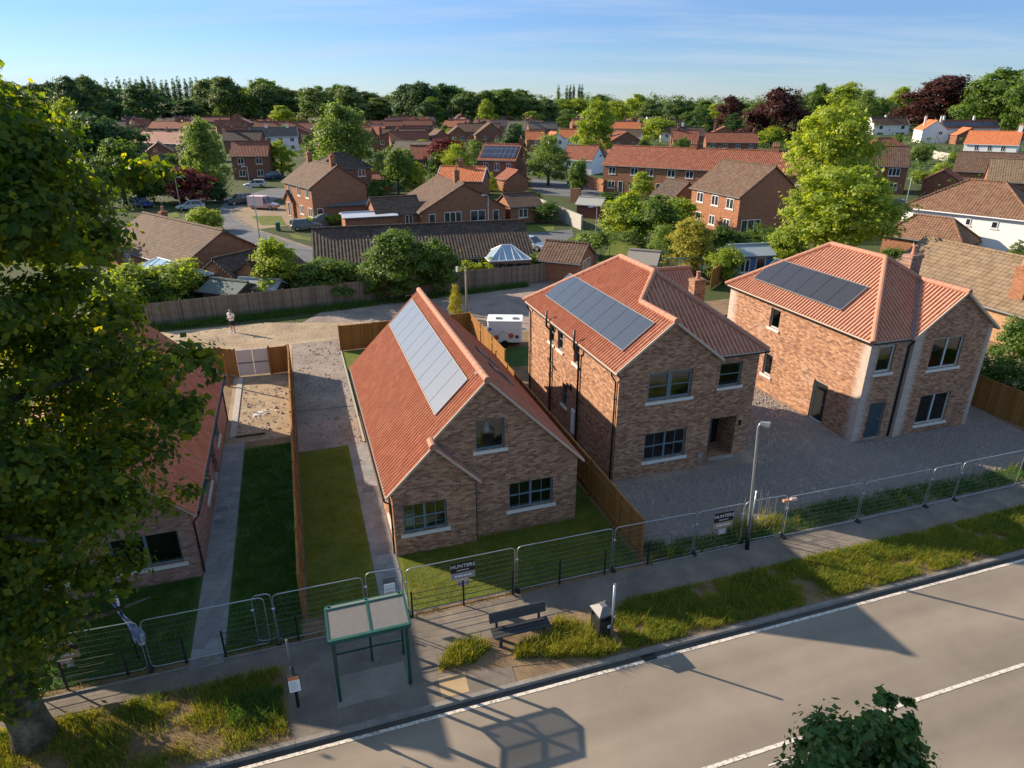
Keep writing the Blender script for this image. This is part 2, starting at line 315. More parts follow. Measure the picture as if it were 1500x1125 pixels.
class MB:
    def __init__(s): s.v = []; s.f = []; s.m = []; s.uvs = None
    def poly(s, pts, mi=0):
        i = len(s.v); s.v += [tuple(p) for p in pts]; s.f.append(tuple(range(i, i+len(pts)))); s.m.append(mi); return s
    def box(s, x0, y0, z0, x1, y1, z1, mi=0):
        if x0 > x1: x0, x1 = x1, x0
        if y0 > y1: y0, y1 = y1, y0
        i = len(s.v)
        s.v += [(x0,y0,z0),(x1,y0,z0),(x1,y1,z0),(x0,y1,z0),(x0,y0,z1),(x1,y0,z1),(x1,y1,z1),(x0,y1,z1)]
        for q in ((0,3,2,1),(4,5,6,7),(0,1,5,4),(1,2,6,5),(2,3,7,6),(3,0,4,7)): s.f.append(tuple(i+k for k in q)); s.m.append(mi)
        return s
    def hexa(s, b4, t4, mi=0):
        i = len(s.v); s.v += [tuple(p) for p in b4]+[tuple(p) for p in t4]
        for q in ((0,3,2,1),(4,5,6,7),(0,1,5,4),(1,2,6,5),(2,3,7,6),(3,0,4,7)): s.f.append(tuple(i+k for k in q)); s.m.append(mi)
        return s
    def slab(s, pts, t, mi=0, off=Vector((0,0,-1))):
        n = len(pts); i = len(s.v); o = off*t
        s.v += [tuple(Vector(p)) for p in pts]+[tuple(Vector(p)+o) for p in pts]
        s.f.append(tuple(range(i, i+n))); s.f.append(tuple(i+n+k for k in reversed(range(n)))); s.m += [mi, mi]
        for k in range(n):
            j = (k+1) % n; s.f.append((i+k, i+n+k, i+n+j, i+j)); s.m.append(mi)
        return s
    def prism(s, poly, z0, z1, mi=0):
        return s.slab([(p[0], p[1], z1) for p in poly], z1-z0, mi)
    def tube(s, path, r, n=8, mi=0, cap=True):
        path = [Vector(p) for p in path]; rs = r if isinstance(r, (list, tuple)) else [r]*len(path)
        i = len(s.v); prev = None
        for k, p in enumerate(path):
            d = (path[min(k+1, len(path)-1)]-path[max(k-1, 0)]).normalized()
            ref = Vector((0,0,1)) if abs(d.z) < .95 else Vector((1,0,0))
            a = d.cross(ref).normalized()
            if prev is not None:
                a = (prev-d*prev.dot(d)); a = a.normalized() if a.length > 1e-6 else d.cross(ref).normalized()
            prev = a; b = d.cross(a)
            for j in range(n):
                th = 2*math.pi*j/n; s.v.append(tuple(p+(a*math.cos(th)+b*math.sin(th))*rs[k]))
        for k in range(len(path)-1):
            for j in range(n):
                q = (j+1) % n; s.f.append((i+k*n+j, i+k*n+q, i+(k+1)*n+q, i+(k+1)*n+j)); s.m.append(mi)
        if cap:
            s.f.append(tuple(i+j for j in reversed(range(n)))); s.m.append(mi)
            e = i+(len(path)-1)*n; s.f.append(tuple(e+j for j in range(n))); s.m.append(mi)
        return s
    def wall(s, p, q, prof, holes=(), rev=.12, mi=0):
        """wall face from p to q (left to right seen from outside); prof: outline (s,z); holes (s0,z0,s1,z1)"""
        p = Vector((*p, 0)); q = Vector((*q, 0)); d = (q-p).normalized(); inn = Vector((-d.y, d.x, 0))
        xs = sorted({a for a, _ in prof} | {h[0] for h in holes} | {h[2] for h in holes})
        zs = sorted({z for _, z in prof} | {h[1] for h in holes} | {h[3] for h in holes})
        for x0, x1 in zip(xs, xs[1:]):
            for z0, z1 in zip(zs, zs[1:]):
                cx, cz = (x0+x1)/2, (z0+z1)/2
                if any(h[0] < cx < h[2] and h[1] < cz < h[3] for h in holes): continue
                pl = list(prof)
                for ax, lim, sg in ((0, x0, 1), (0, x1, -1), (1, z0, 1), (1, z1, -1)): pl = clip(pl, ax, lim, sg)
                if len(pl) > 2: s.poly([p+d*a+Vector((0, 0, z)) for a, z in pl], mi)
        for h in holes:
            r = h[4] if len(h) > 4 else rev; o = inn*r
            P = lambda a, z: p+d*a+Vector((0, 0, z))
            c = [P(h[0], h[1]), P(h[2], h[1]), P(h[2], h[3]), P(h[0], h[3])]
            for k in range(4):
                a, b = c[k], c[(k+1) % 4]
                s.poly([b, a, a+o, b+o], mi)
        return s
    def build(s, name, mats, parent=None, smooth=False, uv=True):
        me = bpy.data.meshes.new(name); me.from_pydata(s.v, [], s.f)
        if not isinstance(mats, (list, tuple)): mats = [mats]
        for m in mats: me.materials.append(m)
        if len(mats) > 1: me.polygons.foreach_set('material_index', s.m)
        if smooth: me.polygons.foreach_set('use_smooth', [True]*len(s.f))
        me.update()
        if uv: auto_uv(me)
        return link(name, me, parent)
def clip(pl, ax, lim, sg):
    out = []
    for i in range(len(pl)):
        a, b = pl[i-1], pl[i]; da, db = (a[ax]-lim)*sg, (b[ax]-lim)*sg
        if (da >= 0) != (db >= 0):
            t = da/(da-db); out.append(tuple(a[k]+(b[k]-a[k])*t for k in range(len(a))))
        if db >= 0: out.append(b)
    # drop doubles
    res = []
    for p in out:
        if not res or max(abs(p[k]-res[-1][k]) for k in range(len(p))) > 1e-6: res.append(p)
    if len(res) > 1 and max(abs(res[0][k]-res[-1][k]) for k in range(len(res[0]))) < 1e-6: res.pop()
    return res
def tagp(o, label, cat, group=None, kind=None):
    if label: o['label'] = label
    if cat: o['category'] = cat
    if group: o['group'] = group
    if kind: o['kind'] = kind
    return o
def thing(name, label, cat, loc=(0, 0, 0), rz=0., group=None):
    o = bpy.data.objects.new(name, None); COL.objects.link(o); o.empty_display_size = .3
    o.location = loc; o.rotation_euler = (0, 0, rz); return tagp(o, label, cat, group)
def struct(name, mb, m): o = mb.build(name, m); o['kind'] = 'structure'; return o
def dup(o, parent=None):
    c = o.copy(); COL.objects.link(c)
    if parent is not None: c.parent = parent
    for ch in list(o.children): dup(ch, c)
    return c
def np_quads(name, V, m, parent=None, k=4):
    n = len(V)//k; me = bpy.data.meshes.new(name)
    me.vertices.add(len(V)); me.vertices.foreach_set('co', V.astype(np.float32).ravel())
    me.loops.add(n*k); me.loops.foreach_set('vertex_index', np.arange(n*k, dtype=np.int32))
    me.polygons.add(n); me.polygons.foreach_set('loop_start', np.arange(0, n*k, k, dtype=np.int32))
    me.materials.append(m); me.update(calc_edges=True); me.validate()
    return link(name, me, parent)
def norm(a): return a/np.maximum(np.linalg.norm(a, axis=1, keepdims=True), 1e-9)
def leaves(C, Nn, L, wd=.6):
    """diamond leaves at C, facing Nn"""
    n = len(C); L = L*np.clip(rng.lognormal(-.05, .32, n), .4, 1.9)[:, None]
    t = norm(np.cross(Nn, rng.normal(size=(n, 3)))); b = np.cross(Nn, t)
    bend = Nn*L*rng.uniform(-.2, .05, n)[:, None]
    V = np.stack([C-t*L*.5, C+b*L*wd*.5+bend*.3, C+t*L*.5+bend, C-b*L*wd*.5+bend*.3], 1)
    return V.reshape(-1, 3)
def crown(blobs, n, L, clumps=14, spread=.30, up=.35, jit=.75, wd=.6, fill=.22):
    """leaves gathered in clumps over the blobs (x,y,z,rx,ry,rz)"""
    B = np.array(blobs, float); ar = (B[:, 3]*B[:, 4]+B[:, 4]*B[:, 5]+B[:, 3]*B[:, 5])
    K = clumps*len(B); bi = rng.choice(len(B), K, p=ar/ar.sum())
    d = norm(rng.normal(size=(K, 3))); d[:, 2] = np.where(d[:, 2] < -.35, -d[:, 2]*.6, d[:, 2]); d = norm(d)
    rad = 1-np.abs(rng.normal(0, fill, K)); rad = np.clip(rad, .2, 1.05)[:, None]
    CC = B[bi, :3]+d*B[bi, 3:6]*rad
    ci = rng.integers(0, K, n)
    sp = B[bi[ci], 3:6].min(1)[:, None]*spread*rng.uniform(.6, 1.25, K)[ci][:, None]
    P = CC[ci]+rng.normal(size=(n, 3))*sp*np.array([1, 1, .7])
    Nn = norm(norm(P-CC[ci])*.55+d[ci]*.8+np.array([0, 0, up])+rng.normal(size=(n, 3))*jit*.6)
    return leaves(P, Nn, L, wd)
def pantile(mb, pts, pu=.21, pv=.33, lift=.004, amp=.037, mi=0, sub=6):
    """roof slope in real pantiles: pts convex polygon, counter-clockwise seen from above"""
    P = [Vector(p) for p in pts]; n = (P[1]-P[0]).cross(P[2]-P[0])
    for k in range(3, len(P)):
        if n.length < 1e-6: n = (P[k-1]-P[0]).cross(P[k]-P[0])
    n.normalize()
    if n.z < 0: n = -n; P.reverse()
    t = Vector((-n.y, n.x, 0)).normalized(); b = n.cross(t); o = P[0]
    q = [((p-o).dot(t), (p-o).dot(b)) for p in P]
    u0, u1 = min(x for x, _ in q), max(x for x, _ in q); v0, v1 = min(y for _, y in q), max(y for _, y in q)
    ou, ov = o.dot(t)+50., v0; du = pu/sub
    iu0, iu1 = math.floor((u0+ou)/du), math.ceil((u1+ou)/du)
    nr = math.ceil((v1-v0)/pv)
    # outline edges for clipping
    E = []
    for k in range(len(q)):
        a, c = q[k-1], q[k]; ex, ey = c[0]-a[0], c[1]-a[1]; l = math.hypot(ex, ey)
        if l > 1e-6: E.append((a, (-ey/l, ex/l)))
    def dist(x, y): return min((x-a[0])*m[0]+(y-a[1])*m[1] for a, m in E)
    def clipp(pl):
        for a, m in E:
            out = []
            for i in range(len(pl)):
                A_, B_ = pl[i-1], pl[i]
                da = (A_[0]-a[0])*m[0]+(A_[1]-a[1])*m[1]; db = (B_[0]-a[0])*m[0]+(B_[1]-a[1])*m[1]
                if (da >= 0) != (db >= 0):
                    s = da/(da-db); out.append(tuple(A_[k]+(B_[k]-A_[k])*s for k in range(3)))
                if db >= 0: out.append(B_)
            pl = out
            if len(pl) < 3: return None
        return pl
    for r in range(nr):
        ya, yb = v0+r*pv, v0+(r+1)*pv
        for iu in range(iu0, iu1):
            xa, xb = iu*du-ou, (iu+1)*du-ou
            ha = amp*math.sin(2*math.pi*iu*du/pu); hb = amp*math.sin(2*math.pi*(iu+1)*du/pu)
            quad = [(xa, ya, ha+lift), (xb, ya, hb+lift), (xb, yb, hb), (xa, yb, ha)]
            low = [(xa, ya, ha), (xb, ya, hb), (xb, ya, hb+lift), (xa, ya, ha+lift)]
            dm = dist((xa+xb)/2, (ya+yb)/2)
            if dm < -.4: continue
            if dm > .4:
                mb.poly([o+t*x+b*y+n*z for x, y, z in quad], mi); mb.poly([o+t*x+b*y+n*z for x, y, z in low], mi)
            else:
                c = clipp(quad)
                if c: mb.poly([o+t*x+b*y+n*z for x, y, z in c], mi)
                if dist((xa+xb)/2, ya) > 0: mb.poly([o+t*x+b*y+n*z for x, y, z in low], mi)
    return n
def text_mesh(name, txt, size, m, parent, loc, rot=(math.pi/2, 0, 0), ext=.002, align='CENTER', xs=1.):
    cu = bpy.data.curves.new(name, 'FONT'); cu.body = txt; cu.size = size; cu.extrude = ext
    cu.align_x = align; cu.align_y = 'CENTER'; cu.resolution_u = 2
    o = bpy.data.objects.new(name, cu); COL.objects.link(o)
    dg = bpy.context.evaluated_depsgraph_get(); dg.update()
    me = bpy.data.meshes.new_from_object(o.evaluated_get(dg)); bpy.data.objects.remove(o); bpy.data.curves.remove(cu)
    me.materials.clear(); me.materials.append(m); me.name = name
    r = link(name, me, parent); r.location = loc; r.rotation_euler = rot; r.scale = (xs, 1, 1); return r

# ---------------------------------------------------------------- near-house pieces (all in house coordinates)
def win(parent, p, q, s0, z0, s1, z1, fm=mFrame, inset=.09, cols=2, rows=1, sill=True, glaz=None, bars=0, name='window', label=None, sash=()):
    """window in the hole s0..s1,z0..z1 of the wall p->q : frame with a pane child, and a sill"""
    p = Vector((*p, 0)); q = Vector((*q, 0)); d = (q-p).normalized(); inn = Vector((-d.y, d.x, 0))
    def B(mb, a0, c0, a1, c1, i0, i1):
        P = lambda a, z, i: p+d*a+inn*i+Vector((0, 0, z))
        mb.hexa([P(a0, c0, i0), P(a1, c0, i0), P(a1, c0, i1), P(a0, c0, i1)], [P(a0, c1, i0), P(a1, c1, i0), P(a1, c1, i1), P(a0, c1, i1)])
    m = MB(); w = .065; i0, i1 = inset, inset+.07; e = .004
    s0 += e; s1 -= e; z0 += e; z1 -= e
    B(m, s0, z0, s0+w, z1, i0, i1); B(m, s1-w, z0, s1, z1, i0, i1); B(m, s0+w, z0, s1-w, z0+w, i0, i1); B(m, s0+w, z1-w, s1-w, z1, i0, i1)
    for k in range(1, cols):
        x = s0+(s1-s0)*k/cols; B(m, x-.045, z0+w, x+.045, z1-w, i0-.003, i1)
    cw = (s1-s0)/cols
    if bars:
        for k in range(cols):
            for j in range(1, bars):
                x = s0+cw*(k+j/bars); B(m, x-.012, z0+w, x+.012, z1-w, i0+.012, i1-.012)
    for k in range(1, rows):
        z = z0+(z1-z0)*k/rows; h = .03 if bars else .02
        B(m, s0+w, z-h, s1-w, z+h, i0+.004, i1-.004)
    for k in sash:      # heavier casement rim round a light
        a0, a1 = s0+cw*k+w*.75, s0+cw*(k+1)-w*.75
        for bx in ((a0, z0+w, a0+.05, z1-w), (a1-.05, z0+w, a1, z1-w)): B(m, *bx, i0-.006, i1-.02)
        for bx in ((a0+.05, z0+w, a1-.05, z0+w+.05), (a0+.05, z1-w-.05, a1-.05, z1-w)): B(m, *bx, i0-.006, i1-.02)
    f = m.build(name, fm, parent)
    g = MB(); P = lambda a, z: p+d*a+inn*(inset+.035)+Vector((0, 0, z))
    g.poly([P(s0+.02, z0+.02), P(s1-.02, z0+.02), P(s1-.02, z1-.02), P(s0+.02, z1-.02)])
    g.build('pane', glaz or mGlass, f)
    if sill:
        sm = MB(); B(sm, s0-.12, z0-.13, s1+.12, z0-.006, -.07, inset)
        sm.build('sill', mSill, f)
    if label: f['label'] = label
    return f
def soldier(t, x0, x1, z, y, h=.22):
    mb = MB(); n = round((x1-x0)/.085)
    for k in range(n): mb.box(x0+(x1-x0)*k/n+.006, y-.012, z, x0+(x1-x0)*(k+1)/n-.006, y+.03, z+h)
    mb.box(x0, y-.004, z+.01, x1, y+.02, z+h-.01)
    return mb.build('soldier_course', mBrickA, t)
def pipe(parent, pts, r=.035, name='downpipe', m=mBlackP):
    mb = MB(); mb.tube(pts, r, 8)
    for k in range(1, len(pts)):
        a, b = Vector(pts[k-1]), Vector(pts[k])
        if abs((b-a).z) > 1.5:
            n = int(abs((b-a).z)/1.2)
            for j in range(n):
                c = a.lerp(b, (j+.5)/n); mb.tube([c-Vector((0, 0, .03)), c+Vector((0, 0, .03))], r*1.35, 8)
    return mb.build(name, m, parent, True)
def gutter(parent, p, q, r=.06, m=mBlackP):
    p, q = Vector(p), Vector(q); d = (q-p).normalized(); s = Vector((-d.y, d.x, 0))
    mb = MB(); pr = [(math.cos(t), math.sin(t)) for t in np.linspace(math.pi, 2*math.pi, 7)]
    for k in range(6):
        a, b = pr[k], pr[k+1]
        mb.poly([p+s*a[0]*r+Vector((0, 0, a[1]*r)), q+s*a[0]*r+Vector((0, 0, a[1]*r)), q+s*b[0]*r+Vector((0, 0, b[1]*r)), p+s*b[0]*r+Vector((0, 0, b[1]*r))])
        mb.poly([p+s*b[0]*r*.9+Vector((0, 0, b[1]*r*.9)), q+s*b[0]*r*.9+Vector((0, 0, b[1]*r*.9)), q+s*a[0]*r*.9+Vector((0, 0, a[1]*r*.9)), p+s*a[0]*r*.9+Vector((0, 0, a[1]*r*.9))])
    return mb.build('gutter', m, parent)
def ridge(parent, pts, r=.13, name='ridge_tiles', m=None):
    mb = MB(); pts = [Vector(p) for p in pts]
    for a, b in zip(pts, pts[1:]):
        n = max(1, round((b-a).length/.45)); d = (b-a)/n
        for k in range(n):
            p = a+d*k; e = d.normalized()*.015
            mb.tube([p-e, p+d+e], [r*1.06, r], 10)
    return mb.build(name, m or mRidge, parent, False)
def panels(parent, o, du, dv, nu, pw, ph, gap=.03, lift=.07, m=None, frame=True):
    """solar panels on a slope: o lower corner, du along, dv up the slope"""
    du, dv = Vector(du).normalized(), Vector(dv).normalized(); n = du.cross(dv)
    if n.z < 0: n = -n
    for k in range(nu):
        mb = MB(); a = Vector(o)+du*(k*(pw+gap))
        mb.slab([a+n*lift, a+du*pw+n*lift, a+du*pw+dv*ph+n*lift, a+dv*ph+n*lift], .035, 0, -n)
        mb.build('solar_panel', m or mSolar, parent)
    if frame:
        mb = MB(); Lt = nu*(pw+gap)-gap; w = .03; e = .01; o = Vector(o)
        def bar(a0, b0, a1, b1):
            q = [o+du*a0+dv*b0, o+du*a1+dv*b0, o+du*a1+dv*b1, o+du*a0+dv*b1]
            mb.slab([x+n*(lift+.012) for x in q], .07, 0, -n)
        bar(-w-e, -w-e, Lt+w+e, -e); bar(-w-e, ph+e, Lt+w+e, ph+w+e); bar(-w-e, -e, -e, ph+e); bar(Lt+e, -e, Lt+w+e, ph+e)
        mb.build('panel_surround', mTrimD, parent)
def chimney(parent, x, y, z0, z1, w=.8, d=.6, pots=1, wm=None, pm=None):
    mb = MB(); mb.box(x, y, z0, x+w, y+d, z1-.18); mb.box(x-.05, y-.05, z1-.18, x+w+.05, y+d+.05, z1-.06); mb.box(x-.02, y-.02, z1-.06, x+w+.02, y+d+.02, z1)
    c = mb.build('chimney', wm or mBrickA, parent)
    for k in range(pots):
        cx = x+w*(k+.5)/pots; cy = y+d/2; m2 = MB()
        m2.tube([(cx, cy, z1), (cx, cy, z1+.08), (cx, cy, z1+.1), (cx, cy, z1+.42), (cx, cy, z1+.44), (cx, cy, z1+.5)], [.16, .16, .13, .12, .15, .15], 12)
        m2.build('chimney_pot', pm or mRidge, c, False)
    return c
def door(parent, p, q, s0, z0, s1, z1, fm, lm, inset=.08, glazed=True, label=None):
    p = Vector((*p, 0)); q = Vector((*q, 0)); d = (q-p).normalized(); inn = Vector((-d.y, d.x, 0))
    P = lambda a, z, i: p+d*a+inn*i+Vector((0, 0, z))
    def B(mb, a0, c0, a1, c1, i0, i1): mb.hexa([P(a0, c0, i0), P(a1, c0, i0), P(a1, c0, i1), P(a0, c0, i1)], [P(a0, c1, i0), P(a1, c1, i0), P(a1, c1, i1), P(a0, c1, i1)])
    e = .004; s0 += e; s1 -= e; z1 -= e; z0 += e
    f = MB(); B(f, s0, z0, s0+.07, z1, inset, inset+.09); B(f, s1-.07, z0, s1, z1, inset, inset+.09); B(f, s0+.07, z1-.07, s1-.07, z1, inset, inset+.09); B(f, s0+.07, z0, s1-.07, z0+.05, inset-.05, inset+.09)
    fo = f.build('door_frame', fm, parent)
    l = MB(); B(l, s0+.075, z0+.055, s1-.075, z1-.075, inset+.03, inset+.075)
    lo = l.build('door', lm, fo)
    h = MB(); c = P(s1-.17, z0+1.02, inset); h.tube([c+inn*.03, c-inn*.03], .012, 6); h.tube([c-inn*.03, c-inn*.03-d*.11], .011, 6); h.build('handle', mAlu, fo)
    if label: fo['label'] = label
    return fo
# ---------------------------------------------------------------- finished bungalow with the long solar roof
def gable_roof_vs(x0, x1, y0, y1, ze, zr): pass
def bungalow():
    w, dpt, ze, zr = 7.3, 12.65, 2.78, 6.43; k = (zr-ze)/(w/2); xm = w/2
    t = thing('brick_bungalow', 'new brick bungalow with a long row of ten solar panels on its steep red roof', 'house', W(2.2, 20.95), TH)
    wl = MB()
    hw = [(3.2, 3.68, 4.32, 4.92), (4.48, .86, 6.3, 2.05)]
    wl.wall((0, 0), (w, 0), [(0, 0), (w, 0), (w, ze), (xm, zr), (0, ze)], [(.15, 0, 2.95, 2.6)]+hw)
    bw = [(.32, .92, 1.95, 2.12)]; by = -.38
    wl.wall((0, by), (3.07, by), [(0, 0), (3.07, 0), (3.07, ze+.05), (1.535, ze+k*1.535), (0, ze)], bw)
    wl.wall((3.07, by), (3.07, 0), [(0, 0), (-by, 0), (-by, ze+.05), (0, ze+.05)])
    L = dpt-by
    S = lambda y: dpt-y          # along the left wall, from the back
    lh = [(S(7.0), .05, S(6.1), 2.15), (S(4.4), .9, S(3.2), 2.1), (S(9.9), .9, S(8.7), 2.1), (S(1.1), .92, S(.1), 2.1)]
    wl.wall((0, dpt), (0, by), [(0, 0), (L, 0), (L, ze), (0, ze)], lh)
    wl.wall((w, 0), (w, dpt), [(0, 0), (dpt, 0), (dpt, ze), (0, ze)], [(3, .9, 4.2, 2.1), (8, .9, 9.2, 2.1)])
    wl.wall((w, dpt), (0, dpt), [(0, 0), (w, 0), (w, ze), (xm, zr), (0, ze)], [(2, .1, 4.6, 2.15)])
    soldier(t, 3.12, 4.4, 4.935, 0); soldier(t, 4.4, 6.38, 2.065, 0); soldier(t, .25, 2.02, 2.135, by)
    wl.build('wall', mBrickA, t)
    fl = MB(); fl.box(.02, .02, .02, w-.02, dpt-.02, .06); fl.box(.02, .02, 2.5, w-.02, dpt-.02, 2.56)
    fl.box(2.9, .02, .07, 2.97, 6, 2.49); fl.box(.2, 4.4, .07, 2.89, 4.47, 2.49); fl.box(2.98, 3.6, .07, 7.2, 3.67, 2.49); fl.box(2., 2.6, 2.57, 5.4, 2.66, 4.6)
    fl.build('interior', mPlaster, t)
    win(t, (0, 0), (w, 0), 3.2, 3.68, 4.32, 4.92, cols=1, label='upper square window with a white pendant showing behind it')
    win(t, (0, 0), (w, 0), 4.48, .86, 6.3, 2.05, cols=2, rows=2, bars=2)
    win(t, (0, by), (3.07, by), .32, .92, 1.95, 2.12, cols=2, rows=2, bars=2, label='wide bay window with white boards behind its lower panes')
    mb = MB(); mb.box(.45, .0, .95, .8, .25, 1.5); mb.box(.85, .05, .93, 1.9, .35, 1.0); mb.build('window_board', mWhiteP, t)
    lp = MB(); lp.tube([(3.76, .5, 4.55), (3.76, .5, 4.9)], .012, 6); lp.tube([(3.76, .5, 4.2), (3.76, .5, 4.38), (3.76, .5, 4.55)], [.13, .11, .03], 12); lp.build('pendant_lamp', mWhiteP, t, True)
    for h in lh[1:]: win(t, (0, dpt), (0, by), *h, cols=2 if h[2]-h[0] > 1 else 1)
    door(t, (0, dpt), (0, by), *lh[0], mFrame, mFrame)
    for h in ((3, .9, 4.2, 2.1), (8, .9, 9.2, 2.1)): win(t, (w, 0), (w, dpt), *h)
    win(t, (w, dpt), (0, dpt), 2, .1, 4.6, 2.15, cols=3, sill=False)
    # roof
    Z = lambda x: ze+.10+k*(x if x <= xm else w-x)
    e = .24; yb = -.52; y0 = -.13; y1 = dpt+.12; bx = 1.535
    rb = MB(); lo = -.10
    def sl(pts): pantile(rb, [(x, y, Z(x)) for x, y in pts])
    sl([(-e, yb), (bx, yb), (bx, y1), (-e, y1)]); sl([(bx, y0), (xm, y0), (xm, y1), (bx, y1)])
    sl([(xm, y0), (w+e, y0), (w+e, y1), (xm, y1)])
    pantile(rb, [(bx, yb, Z(bx)), (3.25, yb, Z(bx)-k*(3.25-bx)), (3.25, -.005, Z(bx)-k*(3.25-bx)), (bx, -.005, Z(bx))])
    ro = rb.build('roof', mTile, t)
    un = MB()
    for pts in ([(-e, yb), (bx, yb), (bx, y1), (-e, y1)], [(bx, y0), (xm, y0), (xm, y1), (bx, y1)], [(xm, y0), (w+e, y0), (w+e, y1), (xm, y1)]):
        un.slab([(x, y, Z(x)-.035) for x, y in pts], .07)
    un.slab([(bx, yb, Z(bx)-.035), (3.25, yb, Z(bx)-k*(3.25-bx)-.035), (3.25, -.004, Z(bx)-k*(3.25-bx)-.035), (bx, -.004, Z(bx)-.035)], .07)
    un.build('roof_underlay', mVerge, ro)
    ridge(ro, [(xm, y0-.05, Z(xm)+.0), (xm, y1, Z(xm))]); ridge(ro, [(bx, yb-.05, Z(bx)), (bx, 0, Z(bx))])
    vg = MB()
    for (xa, xb, y, zz) in ((xm, w+e, y0, Z), (bx+.1, xm, y0, Z), (-e, bx, yb, Z)):
        for z_ in (0,): vg.slab([(xa, y-.03, zz(xa)+.03), (xb, y-.03, zz(xb)+.03), (xb, y+.02, zz(xb)+.03), (xa, y+.02, zz(xa)+.03)], .10)
    za = Z(bx); vg.slab([(bx, yb-.03, za+.03), (3.25, yb-.03, za-k*(3.25-bx)+.03), (3.25, yb+.02, za-k*(3.25-bx)+.03), (bx, yb+.02, za+.03)], .1)
    vg.build('verge', mVerge, ro)
    ld = MB(); ld.slab([(bx+.05, -.17, za-k*.05+.07), (3.3, -.17, za-k*(3.3-bx)+.07), (3.3, -.008, za-k*(3.3-bx)+.07), (bx+.05, -.008, za-k*.05+.07)], .03); ld.build('lead_flashing', mLead, ro)
    s = math.hypot(1, k); x0 = 2.0
    panels(ro, (x0, .95, Z(x0)+.03), (0, 1, 0), (1, 0, k), 10, 1.11, 1.72, m=mSolarG)
    fp = MB(); fp.slab([(x0+1.45, .72, Z(x0+1.45)+.12), (x0+1.75, .72, Z(x0+1.75)+.12), (x0+1.75, .86, Z(x0+1.75)+.12), (x0+1.45, .86, Z(x0+1.45)+.12)], .05); fp.build('cable_cover', mAlu, ro)
    for yv in (4.4, 6.6):
        m2 = MB(); xa, xb = 5.2, 6.1
        m2.slab([(xa, yv, Z(xa)+.13), (xb, yv, Z(xb)+.13), (xb, yv+.75, Z(xb)+.13), (xa, yv+.75, Z(xa)+.13)], .14)
        f = m2.build('roof_window', mLead, ro); g = MB(); xa, xb = 5.27, 6.03
        g.poly([(xa, yv+.07, Z(xa)+.137), (xb, yv+.07, Z(xb)+.137), (xb, yv+.68, Z(xb)+.137), (xa, yv+.68, Z(xa)+.137)]); g.build('pane', mPane, f)
    gz = Z(-e)-.06
    gutter(t, (-e-.05, yb, gz), (-e-.05, y1, gz)); gutter(t, (w+e+.05, y0, gz), (w+e+.05, y1, gz))
    pipe(t, [(-e-.05, yb+.15, gz-.03), (-e-.05, yb+.15, gz-.15), (-.06, yb+.3, gz-.4), (-.06, yb+.3, .05)])
    pipe(t, [(-e-.05, 12.2, gz-.03), (-e-.05, 12.2, gz-.15), (-.06, 12.2, gz-.4), (-.06, 12.2, .05)])
    pipe(t, [(3.14, by+.3, 2.75), (3.14, by+.3, .05)], .04)
    lt = MB(); lt.box(-.12, 5.6, 2.0, -.01, 5.72, 2.25); lt.build('wall_light', mBlackP, t)
bungalow()

